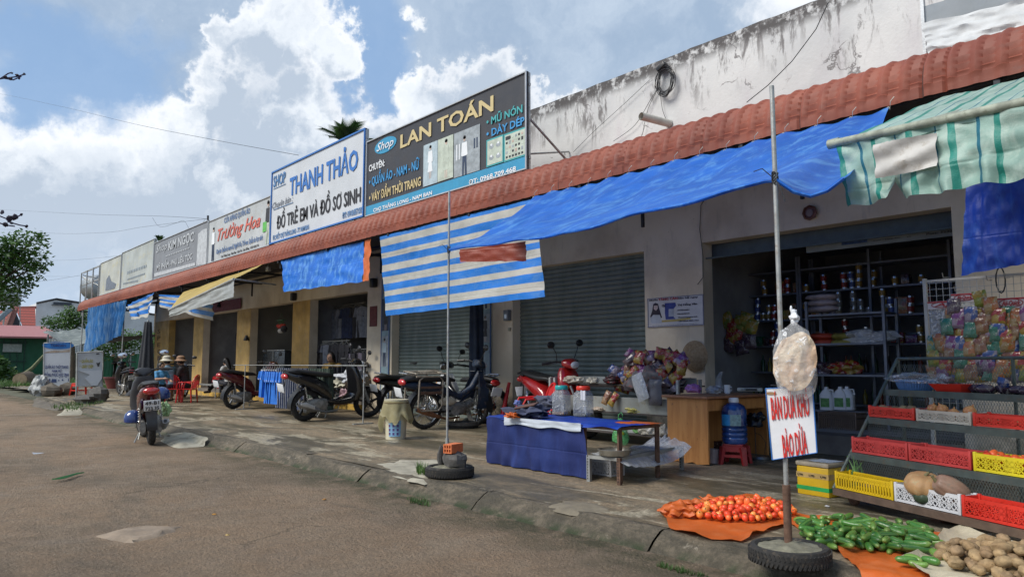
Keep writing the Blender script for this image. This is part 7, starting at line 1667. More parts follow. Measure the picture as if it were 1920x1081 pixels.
motorbike('motorbike','maroon motorbike side on behind the rail post, near the seated woman',G(437,766),527,'scooter',maroon,seatb,1.10,R(6),0,accent=alloy)
motorbike('motorbike','glossy black scooter with white garment over its handlebars before the clothes shop',G(570,789),688,'scooter',blackp,seatb,1.15,R(6),-.35,accent=dark)
motorbike('motorbike','second scooter mostly hidden behind the glossy black scooter',G(602,772),702,'cub',blackp,seatb,1.1,R(5),0)
def rack_extra(o):
    fm=mat('pale_rack_tube',(.36,.32,.26),.5,.3,.3,20,.2,dirt=(.2,.12,.07))
    b=B()
    for s_ in(-1,1):
        y=s_*.20; b.tube([(-.30,y,.80),(.10,y,.80),(.16,y,.74),(.16,y,.36),(.10,y,.30),(-.18,y,.30),(-.24,y,.36),(-.24,y,.74),(-.18,y,.80)],.013,8); b.tube([(-.30,y*.9,.84),(.22,y*.9,.84)],.012,8); b.box((-.03,y,.56),(.36,.012,.04),1); b.box((-.03,y,.64),(.36,.012,.03),1)
    for x in(-.28,-.1,.08,.2): b.tube([(x,-.2,.84),(x,.2,.84)],.010,6)
    for k in range(14): b.tube([(rg.uniform(-.3,0),rg.uniform(-.15,.15),.855),(rg.uniform(0,.25),rg.uniform(-.15,.15),.87)],.006,4)
    b.build('cargo_rack',[fm,rust],o)
    b=B(); b.ell((.30,-.14,.42),(.16,.03,.06)); b.build('torn_cream_cover',[mat('torn_cream_vinyl',(.50,.46,.36),.7,0,.3,9,.3)],o)
cubb=motorbike('motorbike','old dusty blue underbone motorbike with pale cargo rack and spoked wheels',G(795,804),921,'cub',bluep,seatb,1.12,R(5),-.1,extra=rack_extra,accent=bluep)
motorbike('motorbike','dark maroon motorbike with chrome grab rail behind the covered bucket',GP(733,8.2),820,'cub',blackp,seatb,1.08,R(4),0)
motorbike('motorbike','black motorbike with square mirrors facing left before the left shutter',GP(893,8.15),812,'cub',blackp,seatb,1.08,R(5),.2,accent=greyp)
motorbike('motorbike','bright red motorbike behind the display shelf, mirrors above it',GP(1012,8.35),1101,'scooter',redpaint,seatb,1.12,R(4),.3,flip=True)
bkf=motorbike('motorbike','black motorbike seen from behind near the folded umbrella',G(242,742),226,'scooter',blackp,seatb,1.12,R(-4),.2,plate=('49-S7','215.76'))
motorbike('motorbike','dark motorbike with blue cover parked before the first yellow pillar',G(318,748),345,'scooter',bluep,seatb,1.05,R(4),0)
# garment over scooter handlebars
P=W(660,706,8.2); sc_b=G(680,776); cp=V((sc_b.x*1.0,sc_b.y,0)); zz=S(655,716,cp)
crumple('white_garment','white dotted garment draped over the black scooter handlebars','garment',V((cp.x-.35,cp.y-.1,zz-.02)),(.30,.16,.14),mat('dotted_white_cloth',(.50,.52,.56),.8,0,.3,30,.3),71,1.0,.3)
crumple('cream_jacket','cream jacket hung on the near grip of the black scooter','garment',V((cp.x-.62,cp.y-.15,zz-.13)),(.20,.10,.12),mat('cream_jacket_cloth',(.50,.48,.38),.8),72,1.0,.4)
crumple('pink_bag','small pink and white bag hung under the black scooter handlebars','bag',V((cp.x-.40,cp.y-.2,zz-.38)),(.16,.08,.12),mat('pink_bag_film',(.45,.28,.32),.4,0,.5,14,.5),73,.8,.2)
# dark folded parasol leaning by left shutter
P=G(885,800); zp=S(885,560,V((P.x,8.45,0)))
p0=W(893,700,8.5); p1=W(886,565,8.5)
o=E('folded_parasol','tall folded dark blue parasol standing by the old blue motorbike','parasol',V((p0.x,8.5,0))); zt2=W(886,520,8.5).z
b=B(); b.grid(lambda u,v:V((math.cos(u*2*PI)*(.10+.07*math.sin(min(1,v*1.1)*PI)*.6+.03*math.sin(u*2*PI*6)*(1-v*.5))*(1.15-.4*v),math.sin(u*2*PI)*(.12+.02*math.sin(u*12*PI)),.78+(zt2-.78)*v)),60,20); b.build('canopy',[mat('navy_parasol_cloth',(.012,.022,.045),.8,0,.3,4,.2)],o,smooth=60); b=B(); b.cyl((0,0,0),(0,0,zt2+.02),.02); b.build('pole',[steel],o); b=B(); b.tube([(math.cos(t*.5)*.14,math.sin(t*.5)*.13,.95) for t in range(13)],.008,5); b.build('tie_cord',[steel],o); b=B(); b.lathe([(.001,0),(.26,0),(.27,.04),(.2,.09),(.001,.1)],n=24); b.build('base',[dark],o)
# covered bucket
P=G(742,822); hb_=S(742,748,P); o=E('covered_bucket','cream bucket draped in yellowed gauze cloth with a blue printed label','bucket',P)
b=B(); b.lathe([(.001,0),(.145,0),(.165,hb_*.96),(.175,hb_*.97),(.175,hb_),(.001,hb_)],n=32); b.build('bucket_body',[mat('cream_bucket_plastic',(.56,.52,.38),.5,0,.15,5,.05)],o)
b=B(); b.grid(lambda u,v:V((math.cos(u*2*PI)*(.178+.05*v+.028*v*math.sin(u*2*PI*6+1.5*math.sin(u*6.28*2))+.03*v*mnoise.noise(V((math.cos(u*6.28)*2,math.sin(u*6.28)*2,v*3)))),math.sin(u*2*PI)*(.178+.05*v+.028*v*math.sin(u*2*PI*6+1.5*math.sin(u*6.28*2))),hb_*(.97-(.52+.42*mnoise.noise(V((math.cos(u*6.28)*2.2,math.sin(u*6.28)*2.2,5)))+.05*math.sin(u*6.28*9))*v))),70,14)
b.build('gauze_cover',[tarp_mat('yellow_gauze',(.46,.41,.23),(.56,.52,.36),(5,5,5),.4,.4,.8)],o,smooth=60); b=B(); b.lathe([(.185,hb_*.90),(.19,hb_*.915),(.185,hb_*.93)],n=32); b.lathe([(.178,hb_*.99),(.001,hb_*1.01)],n=32,m=1); b.build('rope_tie',[mat('brown_rope',(.15,.11,.05),.9),mat('gauze_top',(.45,.40,.24),.8)],o)
vd=math.atan2(-P.y,-P.x); b=B(); b.grid(lambda u,v:V((math.cos(vd+(.5-u)*1.1-.12)*(.158+.012*v),math.sin(vd+(.5-u)*1.1-.12)*(.158+.012*v),hb_*(.08+.40*v))),12,12,mf=lambda u,v:(1 if (int(u*6)%2 and int(v*8)%2) else 0)); b.build('printed_label',[mat('label_sky_blue',(.22,.42,.62),.5),mat('label_red_navy',(.10,.06,.22),.5,0,.3,50)],o)
# =============== standing boards, parasol, left stuff ===============
def sboard(label,pts,foot_px,mt):
    Pb_=G(*foot_px); X_=None
    return Pb_
Pb1=G(108,738); n1=(V((0,0,0))-Pb1).normalized(); n1.z=0; n1=(n1+V((.0,-.25,0))).normalized()
hx1=V((-n1.y,n1.x,0)); 
def bp(px,py,Pq,n): return onpl(px,py,Pq,n)
def board(label,Pq,n,cs,edge,mt,leg_bottom):
    c=[bp(*q,Pq,n) for q in cs]; o=E('standing_board',label,'sign',(Pq.x,Pq.y,0),0,'shop boards standing at the far left of the pavement'); g=V(o.location)
    b=B(); b.hexa([c[3],c[2],c[2]-n*.03,c[3]-n*.03,c[0],c[1],c[1]-n*.03,c[0]-n*.03]); b.build('panel',[mt],o,smooth=0,org=g)
    b=B()
    for i in(0,1): b.cyl(c[i]-n*.03,V((c[3-i].x,c[3-i].y,0))-n*.03,.025); 
    b.build('leg',[edge],o,org=g); b=B(); [b.tube([c[i]+n*.004,c[(i+1)%4]+n*.004],.02,4) for i in range(4)]; b.build('frame',[edge],o,org=g)
    return o,g
Z7=zm(60,620,7.206)
bd1,g=board('white standing board reading QUẦN ÁO THỜI TRANG with a blue oval on top',Pb1,n1,[Z7(160,165),Z7(525,152),Z7(505,738),Z7(158,758)],steel,whs,0)
def T7(s,bl,tr,bold,Pq,n): return (s,bp(*Z7(*bl),Pq+n*.01,n),bp(*Z7(*tr),Pq+n*.01,n),bold,0,tuple(n))
lettering([T7('QUẦN ÁO THỜI TRANG',(175,505),(490,468),.03,Pb1,n1),T7('NAM NỮ',(270,556),(398,524),.03,Pb1,n1),T7('ĐỒNG PHỤC HỌC SINH',(168,612),(498,572),.03,Pb1,n1)],mat('board_navy',(.03,.05,.20),.5),bd1,g)
b=B(); cc=bp(*Z7(355,195),Pb1+n1*.015,n1); b.add([cc+hx1*math.cos(t*PI/12)*.50+V((0,0,math.sin(t*PI/12)*.135)) for t in range(24)],[tuple(range(24))]); b.build('oval_badge',[mat('badge_blue',(.02,.17,.50),.5)],bd1,smooth=0,org=g)
lettering([T7('TOMSAN',(250,212),(462,178),.03,Pb1,n1+V((0,0,0)))],mat('badge_dark_ink',(.02,.05,.20),.5),bd1,g).location+=n1*.012
b=B()
for (x,y,w_,h_) in((185,700,30,45),(225,698,22,50),(255,695,75,45),(350,675,20,14),(400,672,22,20),(485,680,12,38),(365,632,16,8),(400,630,14,8),(450,628,16,10)):
    a_=[bp(*Z7(x,y),Pb1+n1*.008,n1),bp(*Z7(x+w_,y),Pb1+n1*.008,n1),bp(*Z7(x+w_,y-h_),Pb1+n1*.008,n1),bp(*Z7(x+w_*.2,y-h_*1.1),Pb1+n1*.008,n1)]; b.add(a_,[(0,1,2,3)])
b.build('printed_clothes',[mat('print_denim',(.04,.07,.18),.6)],bd1,smooth=0,org=g,fixn=False)
b=B(); a_=[bp(*Z7(*q),Pb1+n1*.008,n1) for q in((160,300),(515,285),(512,250),(400,270),(300,262),(180,285))]; b.add(a_,[tuple(range(6))]); b.build('torn_patch',[mat('torn_tan',(.42,.34,.27),.8,0,.4,9)],bd1,smooth=0,org=g,fixn=False)
Pb2=G(170,750); n2_=(V((0,0,0))-Pb2).normalized(); n2_.z=0
bd2,g=board('grey white torn standing board reading QUẦN ÁO and GIÀY DÉP in yellow',Pb2,n2_,[Z7(608,290),Z7(958,278),Z7(952,755),Z7(608,745)],steel,mat('board_pale_grey',(.46,.48,.50),.5,0,.15,2,.03),0)
lettering([T7('QUẦN ÁO',(668,425),(825,388),.05,Pb2,n2_),T7('GIÀY DÉP',(668,500),(828,462),.05,Pb2,n2_),T7('•',(640,418),(658,395),.02,Pb2,n2_),T7('•',(640,490),(658,467),.02,Pb2,n2_)],mat('lettering_yellow',(.42,.36,.03),.5),bd2,g)
b=B(); hx2=V((-n2_.y,n2_.x,0)); a_=[bp(*Z7(*q),Pb2+n2_*.06,n2_) for q in((618,530),(780,590),(715,640),(800,735),(880,740),(945,640),(950,528))]; b.add(a_+[q-n2_*.04 for q in a_],[tuple(range(7)),tuple(range(13,6,-1))]+[(i,(i+1)%7,7+(i+1)%7,7+i) for i in range(7)]); b.build('peeled_sheet',[whs],bd2,smooth=0,org=g)
b=B(); a_=[bp(*Z7(*q),Pb2+n2_*.012,n2_) for q in((868,425),(890,435),(925,415),(905,480),(885,480))]; b.add(a_,[tuple(range(5))]); a_=[bp(*Z7(*q),Pb2+n2_*.012,n2_) for q in((868,305),(905,298),(912,312),(870,320))]; b.add(a_,[tuple(range(4))]); b.build('printed_figure',[black_ink],bd2,smooth=0,org=g,fixn=False)
for i,(px,py,r,m_,lab) in enumerate(((160,756,(.45,.3,.14),stn,'dark flat stone at the left foot of the torn board'),(183,752,(.4,.3,.25),stn,'greenish dark stone at the right foot of the torn board'),(95,742,(.6,.35,.22),mudc,'brown rock before the white standing board'),(126,740,(.35,.3,.25),mudc,'brown rock at the right foot of the white board'))):
    rock('ground_stone',lab,G(px,py),r,m_,i+3)
crumple('white_sack','grey white sack leaning by the white standing board','sack',G(74,742),(.3,.28,.36),mat('grey_white_sack',(.40,.42,.42),.6,0,.3,6,.3),80,.5)
o=stool('red_crate_box','small bright red plastic stool tub beside the torn board',G(152,741),.55,.42,cr_red,.2)
o['category']='stool'; o.name='plastic_stool'
# folded dark parasol left
P=G(270,762); zt3=S(270,603,P); o=E('folded_parasol','tall folded dark grey parasol near the seated people, flared skirt','parasol',P)
def par(u,v):
    z=.30+(zt3-.30)*v; 
    r_=.42-.30*min(1,v/.18) if v<.22 else .20-.12*(v-.22)/.78
    r_=max(.05,r_+.10*math.exp(-((v-.30)/.10)**2)*0); return V((math.cos(u*2*PI)*r_*(1+.12*math.sin(u*2*PI*8)),math.sin(u*2*PI)*r_*(1+.12*math.sin(u*2*PI*8)),z))
b=B(); b.grid(par,80,26); b.build('canopy',[mat('charcoal_parasol_cloth',(.035,.038,.045),.85,0,.3,4,.2)],o,smooth=60); b=B(); b.cyl((0,0,0),(0,0,zt3+.05),.025); b.build('pole',[steel],o); b=B(); b.tube([(math.cos(t*.524)*.22,math.sin(t*.524)*.22,.30+(zt3-.3)*.20) for t in range(12)],.015,5,closed=True); b.build('tie_cord',[mat('pale_cord',(.4,.4,.4),.7)],o); b=B(); b.lathe([(.001,0),(.3,0),(.3,.05),(.001,.12)],n=20); b.build('base',[cement],o)
# chairs & low table for the seated people
plastic_chair('small red plastic chair with a person in a brown hat',G(350,754)+V((0,0,0)),R(50),.95)
plastic_chair('small red plastic chair behind the child in blue',G(322,754),R(170),.95)
for i,(px,py,lab) in enumerate(((410,740,'red plastic stool in the tall stack beside the seated woman, lowest'),(410,740,'red plastic stool in the tall stack beside the seated woman, topmost'))):
    stool('plastic_stool',lab,G(px,py)+V((0,0,i*.22)),.36,.42,redp,.3,'stacked red stools')
P=G(385,745); o=E('steel_bench','thin grey steel bench between the seated people','bench',P); b=B(); b.box((0,0,.42),(2.0,.35,.03)); b.build('bench_top',[steel],o,smooth=0)
for x in(-.9,.9): b=B(); b.cyl((x,0,0),(x,0,.41),.018); b.box((x,0,.01),(.04,.3,.02)); b.build('leg',[steel],o)
# =============== PEOPLE ===============
skin=mat('skin_tone',(.42,.24,.155),.5,0,.1,8,.03); hairm=mat('black_hair',(.012,.010,.010),.5)
def remesh(o,vox=.012,sm=6):
    m=o.modifiers.new('r','REMESH'); m.mode='VOXEL'; m.voxel_size=vox; s_=o.modifiers.new('s','SMOOTH'); s_.iterations=sm; s_.factor=.5; bake(o); o.data.polygons.foreach_set('use_smooth',[True]*len(o.data.polygons)); return o
def limb(b,pts,rs):
    for i in range(len(pts)-1): b.cyl(pts[i],pts[i+1],rs[i],rs[i+1],n=12)
    for p,r in zip(pts,rs): b.ell(p,(r,r,r),0,None,12,8)
def person(label,P,rz,J,shirt,trousers,hair=None,hat=None,sc_=1.0,sleeve='short',shorts=False):
    """J: joints in metres, +x forward"""
    o=E('person',label,'person',P,rz); o.scale=(sc_,)*3; j={k:V(v) for k,v in J.items()}
    b=B(); limb(b,[j['pelvis'],j['waist'],j['chest'],j['neck']],[.125,.11,.125,.06]); b.ell(j['chest'],(.11,.17,.14)); b.ell(j['pelvis'],(.12,.155,.11))
    limb(b,[j['neck'],j['head']],[.052,.06]); hd=j['head']; fw=V(J.get('face',(1,0,0))).normalized(); M=aim(fw,V((0,0,1))); 
    def hl(x,y,z): return hd+fw*x+M@V((1,0,0))*y+M@V((0,1,0))*z
    b.ell(hd,(.088,.078,.112)); b.ell(hl(.03,0,-.05),(.05,.05,.05)); b.ell(hl(.095,0,-.008),(.018,.014,.024)); 
    for s_ in(-1,1): b.ell(hl(0,s_*.078,0),(.018,.01,.03)); 
    b.ell(hl(.085,0,-.055),(.012,.028,.010))
    for s_ in('L','R'):
        limb(b,[j['chest']+(j['sh'+s_]-j['chest'])*.5+V((0,0,.03)),j['sh'+s_],j['el'+s_],j['wr'+s_]],[.07,.055,.04,.027])
        hip=j['pelvis']+V((0,.08 if s_=='L' else -.08,-.02)); limb(b,[hip,j['kn'+s_],j['an'+s_]],[.085,.058,.038]); f=j['an'+s_]; t=V(J.get('toe'+s_,(.17,0,-.05))); limb(b,[f+V((-.03,0,-.03)),f+t],[.036,.026])
        wr=j['wr'+s_]; hdv=(wr-j['el'+s_]).normalized(); side=hdv.cross(V((0,0,1))).normalized(); b.ell(wr+hdv*.05,(.045,.038,.02),0,aim(hdv)@Matrix.Rotation(PI/2,3,'Y')) if True else None
        dn=side.cross(hdv)
        for q in range(4):
            sp=(q-1.5)*.019; L=(.07,.08,.075,.06)[q]; p=wr+hdv*.08+side*sp; limb(b,[p,p+hdv*L*.5-dn*.006,p+hdv*L*.85-dn*.03],[.0095,.009,.0075])
        limb(b,[wr+hdv*.03+side*.03,wr+hdv*.06+side*.055-dn*.01,wr+hdv*.09+side*.058-dn*.025],[.012,.010,.008])
    bd=b.build('body',[skin],o); remesh(bd,.011,5)
    b=B()
    for s_ in(-1,1): b.ell(hl(.074,s_*.03,.012),(.010,.012,.007))
    b.build('eye',[black_ink],o)
    b=B(); limb(b,[j['pelvis']+V((0,0,.02)),j['waist'],j['chest'],j['neck']-V((0,0,.03))],[.145,.128,.142,.085]); b.ell(j['chest'],(.13,.19,.15)); b.ell(j['pelvis']+V((0,0,.02)),(.14,.17,.11))
    for s_ in('L','R'):
        e=j['el'+s_]; w_=j['wr'+s_]; S0_=j['sh'+s_]
        if sleeve=='short': limb(b,[j['chest']+(S0_-j['chest'])*.5+V((0,0,.03)),S0_,S0_.lerp(e,.65)],[.085,.075,.062])
        else: limb(b,[j['chest']+(S0_-j['chest'])*.5+V((0,0,.03)),S0_,e,e.lerp(w_,.88)],[.085,.072,.055,.040])
    remesh(b.build('shirt',[shirt],o),.014,5)
    b=B(); b.ell(j['pelvis'],(.15,.18,.12))
    for s_ in('L','R'):
        hip=j['pelvis']+V((0,.08 if s_=='L' else -.08,-.02)); k_=j['kn'+s_]; a_=j['an'+s_]
        limb(b,[hip,k_,k_.lerp(a_,.3 if shorts else .9)],[.105,.078,.072 if shorts else .058])
    remesh(b.build('trousers',[trousers],o),.014,5)
    b=B()
    for s_ in('L','R'):
        f=j['an'+s_]; t=V(J.get('toe'+s_,(.17,0,-.05))); limb(b,[f+V((-.04,0,-.045)),f+t*1.05+V((0,0,-.012))],[.034,.03])
    b.build('sandals',[mat('dark_sandal',(.04,.03,.03),.7)],o)
    if hair: b=B(); b.ell(hl(-.018,0,.02),(.095,.090,.112),0,None,16,10,.06,2); 
    if hair=='long': limb(b,[hl(-.06,0,.0),hl(-.09,0,-.12),hl(-.10,0,-.25)],[.075,.07,.05])
    if hair:
        b.v=[p for p in b.v]; hm=b.build('hair',[hairm],o)
        # keep the face free: push hair verts off the face plane
        for v in hm.data.vertices:
            d=v.co-hd; 
            if d.dot(fw)>.045 and d.z<.055: v.co=v.co-fw*(d.dot(fw)-.045)
    if hat: 
        up=M@V((0,1,0)); b=B(); 
        b.lathe([(.001,.13),(.06,.125),(.10,.09),(.105,.03),(.17,-.01),(.175,-.015),(.165,-.005),(.10,.015)],tuple(hd+V((0,0,.04))),28); b.build('hat',[hat],o)
    return o
sit=dict(pelvis=(0,0,.42),waist=(.02,0,.56),chest=(.06,0,.76),neck=(.10,0,.93),head=(.15,0,1.05),shL=(.07,.17,.86),shR=(.07,-.17,.86),elL=(.16,.22,.62),elR=(.16,-.22,.62),wrL=(.36,.08,.60),wrR=(.36,-.08,.60),knL=(.40,.12,.46),knR=(.40,-.12,.46),anL=(.42,.13,.09),anR=(.42,-.13,.09),face=(1,0,-.35))
def toward(P,dx,dy): return math.atan2(dy,dx)
Pp=G(346,752); person('person in a brown bucket hat looking down at a phone on a red chair',Pp,R(230),sit,mat('dark_print_cloth',(.05,.045,.05),.8,0,.5,14),mat('dark_shorts',(.03,.03,.04),.8),'short',mat('brown_hat_cloth',(.30,.18,.11),.8),1.08,'short',True)
b=B(); b.box((0,0,0),(.08,.15,.01),bev=.004); ph=b.build('phone',[dark]); ph.location=bpy.data.objects['person'].matrix_basis@V((0,0,0)) if False else Pp+Matrix.Rotation(R(230),3,'Z')@V((.44,0,.66)); tag(ph,'dark phone held by the person in the brown hat','phone')
Pq=G(318,753); person('person in a pale cap and light blue shirt behind the child',Pq,R(215),sit,mat('pale_blue_shirt',(.22,.36,.46),.8,0,.2,8),mat('dark_trousers',(.02,.022,.035),.8),'short',mat('cream_cap_cloth',(.58,.54,.44),.8),1.08)
kid=dict(pelvis=(0,0,.52),waist=(.0,0,.62),chest=(.02,0,.78),neck=(.03,0,.92),head=(.04,0,1.05),shL=(.02,.15,.86),shR=(.02,-.15,.86),elL=(.10,.22,.68),elR=(.12,-.2,.70),wrL=(.26,.15,.66),wrR=(.28,-.10,.72),knL=(.06,.09,.30),knR=(.16,-.1,.32),anL=(.0,.10,.08),anR=(.14,-.10,.08),face=(1,.2,0))
person('small child in a bright blue shirt standing beside the red chairs',G(298,757),R(20),kid,mat('sky_blue_shirt',(.10,.34,.62),.8),mat('dark_trousers',(.02,.022,.035),.8),'short',None,.95)
wom=dict(sit); wom=dict(sit,face=(1,-.1,-.3)); wom['anL']=(.62,.16,.20); wom['knL']=(.38,.16,.44)
person('dark haired woman in a white top and dark trousers seated by the second doorway',G(428,744),R(205),wom,mat('white_top_cloth',(.52,.52,.52),.8),mat('dark_trousers',(.02,.022,.035),.8),'long',None,1.08)
person('person in a mustard shirt seated behind the black scooter',V((W(640,690,8.95).x,8.75,.05)),R(-60),dict(sit,face=(1,0,.0)),mat('mustard_shirt',(.40,.24,.06),.8),mat('dark_trousers',(.02,.022,.035),.8),'long',None,1.12)
# =============== FAR LEFT BACKGROUND ===============
XG=-62.0
def WXp(px,py,X=XG): return WX(px,py,X)
leafm=[]
def leaf_mat(nm,c,c2):
    t=NT(nm); oi=t.N.new('ShaderNodeTexCoord').outputs['Object']; n=t.noise(oi,1.3,3); n2=t.vor(oi,9,'F1','Color'); s_=t.N.new('ShaderNodeSeparateColor'); t.L.new(n2,s_.inputs[0]); c3=t.mix(t.mth('MULTIPLY',t.ramp(n,.35,.65),s_.outputs[0]),c,c2); return t.fin(c3,.5,trans=.3)
LG=leaf_mat('leaf_green',(.018,.05,.014),(.07,.14,.03)); LG2=leaf_mat('leaf_bright_green',(.04,.10,.02),(.13,.24,.05))
brk=mat('tree_bark',(.10,.075,.05),.9,0,.3,8,.5,30)
def crown(o,org,clusters,n,size,m,seed=0):
    rg=random.Random(seed); vs=[];fs=[]
    tot=sum(c[1][0]*c[1][1]*c[1][2] for c in clusters)**1
    for (c,r) in clusters:
        k=int(n*(r[0]*r[1]*r[2])/tot)+10
        for _ in range(k):
            while True:
                q=V((rg.uniform(-1,1),rg.uniform(-1,1),rg.uniform(-1,1)))
                if .25<q.length<1: break
            if mnoise.noise(q*2.3+V(c))<-.22: continue
            p=V(c)+V((q.x*r[0],q.y*r[1],q.z*r[2])); a=rg.uniform(0,6.28); tl=rg.uniform(-.9,.6); s=size*rg.uniform(.6,1.3)
            d=V((math.cos(a)*math.cos(tl),math.sin(a)*math.cos(tl),math.sin(tl))); sd_=d.cross(V((rg.uniform(-1,1),rg.uniform(-1,1),1))).normalized()
            i=len(vs); vs+=[p,p+d*s*.5+sd_*s*.28,p+d*s,p+d*s*.5-sd_*s*.28]; fs.append((i,i+1,i+2,i+3))
    b=B(); b.add([v-V(org) for v in vs],fs); b.build('crown',[m],o,smooth=0,fixn=False)
def tree(name,label,base,clusters,n,size,m,trunk,seed=0,cat='tree',group=None):
    o=E(name,label,cat,base,0,group); g=V(base); b=B(); b.tube([V(p)-g for p in trunk],[.22-.17*i/(len(trunk)-1) for i in range(len(trunk))] if cat=='tree' else .03,8)
    tp=V(trunk[-1]); 
    for c,r in clusters: b.tube([V(trunk[-2])-g,(V(trunk[-2]).lerp(V(c),.5)+V((0,0,.1)))-g,V(c)-g],[.09,.05,.02] if cat=='tree' else .012,6)
    b.build('trunk',[brk],o); crown(o,g,clusters,n,size,m,seed); return o
# left tree
Xt=-34
def tp(px,py,X=Xt,dy=0): q=WX(px,py,X); q.y+=dy; return q
base=tp(-60,700); base.z=0
cl=[(tp(-10,520),(1.2,1.3,1.3)),(tp(30,505),(1,1.0,.9)),(tp(50,460),(.8,.8,.75)),(tp(60,490),(.7,.75,.55)),(tp(10,470),(.9,.9,.6)),(tp(-20,470),(.9,1,.9)),(tp(2,555),(.6,.7,.5)),(tp(70,500),(.4,.42,.3)),(tp(66,445),(.4,.4,.3))]
tree('tree','dense dark green tree rising at the left edge of the photo',base,cl,6500,.17,LG2,[base,base+V((.1,0,2)),tp(-40,560),tp(-20,510)],3)
# near branch tips upper left
bt_=tp(-40,160,-5.2); base=V((-5.6,-.6,KZ)) if False else V((tp(-260,150,-5.2).x,tp(-260,150,-5.2).y,KZ))
o=E('tree','bare flowering branch tips poking in from the left edge','tree',base); g=V(base); b=B(); Xn=-5.2
b.tube([V((0,0,0)),V((.02,.0,1.6)),tp(-260,300,Xn)-g],[.08,.06,.04],8); b.build('trunk',[brk],o)
b=B()
for L_ in([(-260,150),(-100,150),(0,148),(30,144),(48,139)],[(0,148),(15,138),(22,136)],[(8,147),(25,150),(40,143)],[(-260,420),(-100,395),(-5,403),(15,411),(30,408),(40,402)],[(12,410),(22,420)],[(-100,395),(-10,415),(12,422),(28,424)],[(20,417),(38,422),(52,424)]): b.tube([tp(x,y,Xn)-g for x,y in L_],.004,5)
b.tube([tp(-260,300,Xn)-g,tp(-260,150,Xn)-g],.02,6); b.tube([tp(-260,300,Xn)-g,tp(-260,420,Xn)-g],.02,6); b.build('twig',[mat('twig_violet',(.05,.03,.09),.8)],o)
b=B()
for x,y,s in((10,145,6),(22,137,4),(32,141,5),(45,139,4),(20,148,5),(36,147,3),(18,410,8),(28,407,7),(40,402,4),(10,421,8),(4,398,5),(50,424,4),(22,418,5)): b.ell(tp(x,y,Xn)-g,(s*.0020,s*.0030,s*.0014),0,(x*.3,.3,1.57),8,6,.5,x)
b.build('flower_bud',[mat('bud_dark',(.035,.03,.05),.8)],o)
# white block house
def bx_px(name,label,cat,px0,px1,pyt,X,depth,mt,zb=-.12,part='wall'):
    a=WX(px0,650,X); c=WX(px1,650,X); zt=WX((px0+px1)/2,pyt,X).z; o=E(name,label,cat,(X,(a.y+c.y)/2,zb)); g=V(o.location)
    b=B(); b.box((X-depth/2,(a.y+c.y)/2,(zb+zt)/2),(depth,abs(c.y-a.y),zt-zb)); b.build(part,[mt],o,smooth=0,org=g); return o,g,a,c,zt
whh=mat('far_white_wall',(.62,.63,.64),.8,0,.15,.6,.03,dirt=(.45,.45,.43))
XW=-85
a=WX(66,600,XW); m_=WX(103,600,XW); c=WX(290,600,XW); o=E('white_house','plain white flat walled house behind the green shed','house',(XW,m_.y,-.12)); g=V(o.location)
b=B(); zA=WX(66,568,XW).z; zM=WX(103,560,XW).z; zC=WX(165,566,XW).z
b.prism([(a.y,-.12),(c.y,-.12),(c.y,zC-1.0),(m_.y,zM),(a.y,zA)],XW,XW-8,plane='yz'); b.build('wall',[whh],o,smooth=0,org=g)
b=B(); b.tube([V((XW+.05,a.y,zA)),V((XW+.05,m_.y,zM)),V((XW+.05,c.y,zC-1.0))],.10,4); b.build('roof_edge',[dark],o,org=g)
w0_=WX(100,571,XW); w1_=WX(134,567,XW); b=B(); b.box((XW+.06,(w0_.y+w1_.y)/2,(w0_.z+w1_.z)/2),(.1,w1_.y-w0_.y,.25)); b.box((XW+.14,(w0_.y+w1_.y)/2,w0_.z-.0),(.3,w1_.y-w0_.y+.3,.06)); b.build('window',[mat('far_window_dark',(.05,.06,.08),.4)],o,smooth=0,org=g)
# red tile roofed house
XH=-80
def tilem():
    t=NT('far_red_tiles'); p=t.pos(); w=t.wave(p,1.1,0,0,'Z'); w2=t.wave(p,1.3,0,0,'Y'); c=t.mix(w,(.14,.03,.022),(.36,.07,.05)); c=t.mix(t.mth('MULTIPLY',w2,.5),c,(.20,.05,.04)); return t.fin(c,.7)
o=E('red_roof_house','house with steep red tile roof and dark gable behind the green shed','house',(XH,WX(40,650,XH).y,-.12)); g=V(o.location)
r1=[WX(32,576,XH-5),WX(66,576,XH-5),WX(66,616,XH),WX(44,616,XH)]
b=B(); q=[WX(30,575,XH-4),WX(66,575,XH-4),WX(67,617,XH),WX(46,617,XH)]; b.add(q+[p+V((-.3,0,-.1)) for p in q],[(0,1,2,3),(7,6,5,4),(0,3,7,4),(1,2,6,5)]); q=[WX(-30,585,XH-4),WX(22,578,XH-4),WX(12,617,XH),WX(-30,617,XH)]; b.add(q+[p+V((-.3,0,-.1)) for p in q],[(0,1,2,3),(7,6,5,4)]); b.build('roof',[tilem()],o,smooth=0,org=g)
b=B(); q=[WX(28,580,XH-.5),WX(43,617,XH-.5),WX(14,617,XH-.5)]; b.add(q+[p+V((-3,0,0)) for p in q],[(0,1,2),(5,4,3)]); 
b.build('gable_wall',[mat('gable_slate',(.05,.055,.07),.8,0,.4,.8)],o,smooth=0,org=g)
b=B(); b.tube([WX(24,578,XH),WX(9,618,XH)],.16,5); b.tube([WX(31,578,XH),WX(16,618,XH)],.16,5); b.tube([WX(24,577,XH-4),WX(68,576,XH-4)],.15,5); b.build('roof_trim',[mat('roof_trim_pink',(.32,.14,.12),.7)],o,org=g)
b=B(); b.box((XH-6,WX(20,650,XH).y,1.8),(8,14,3.8)); b.build('wall',[whh],o,smooth=0,org=g)
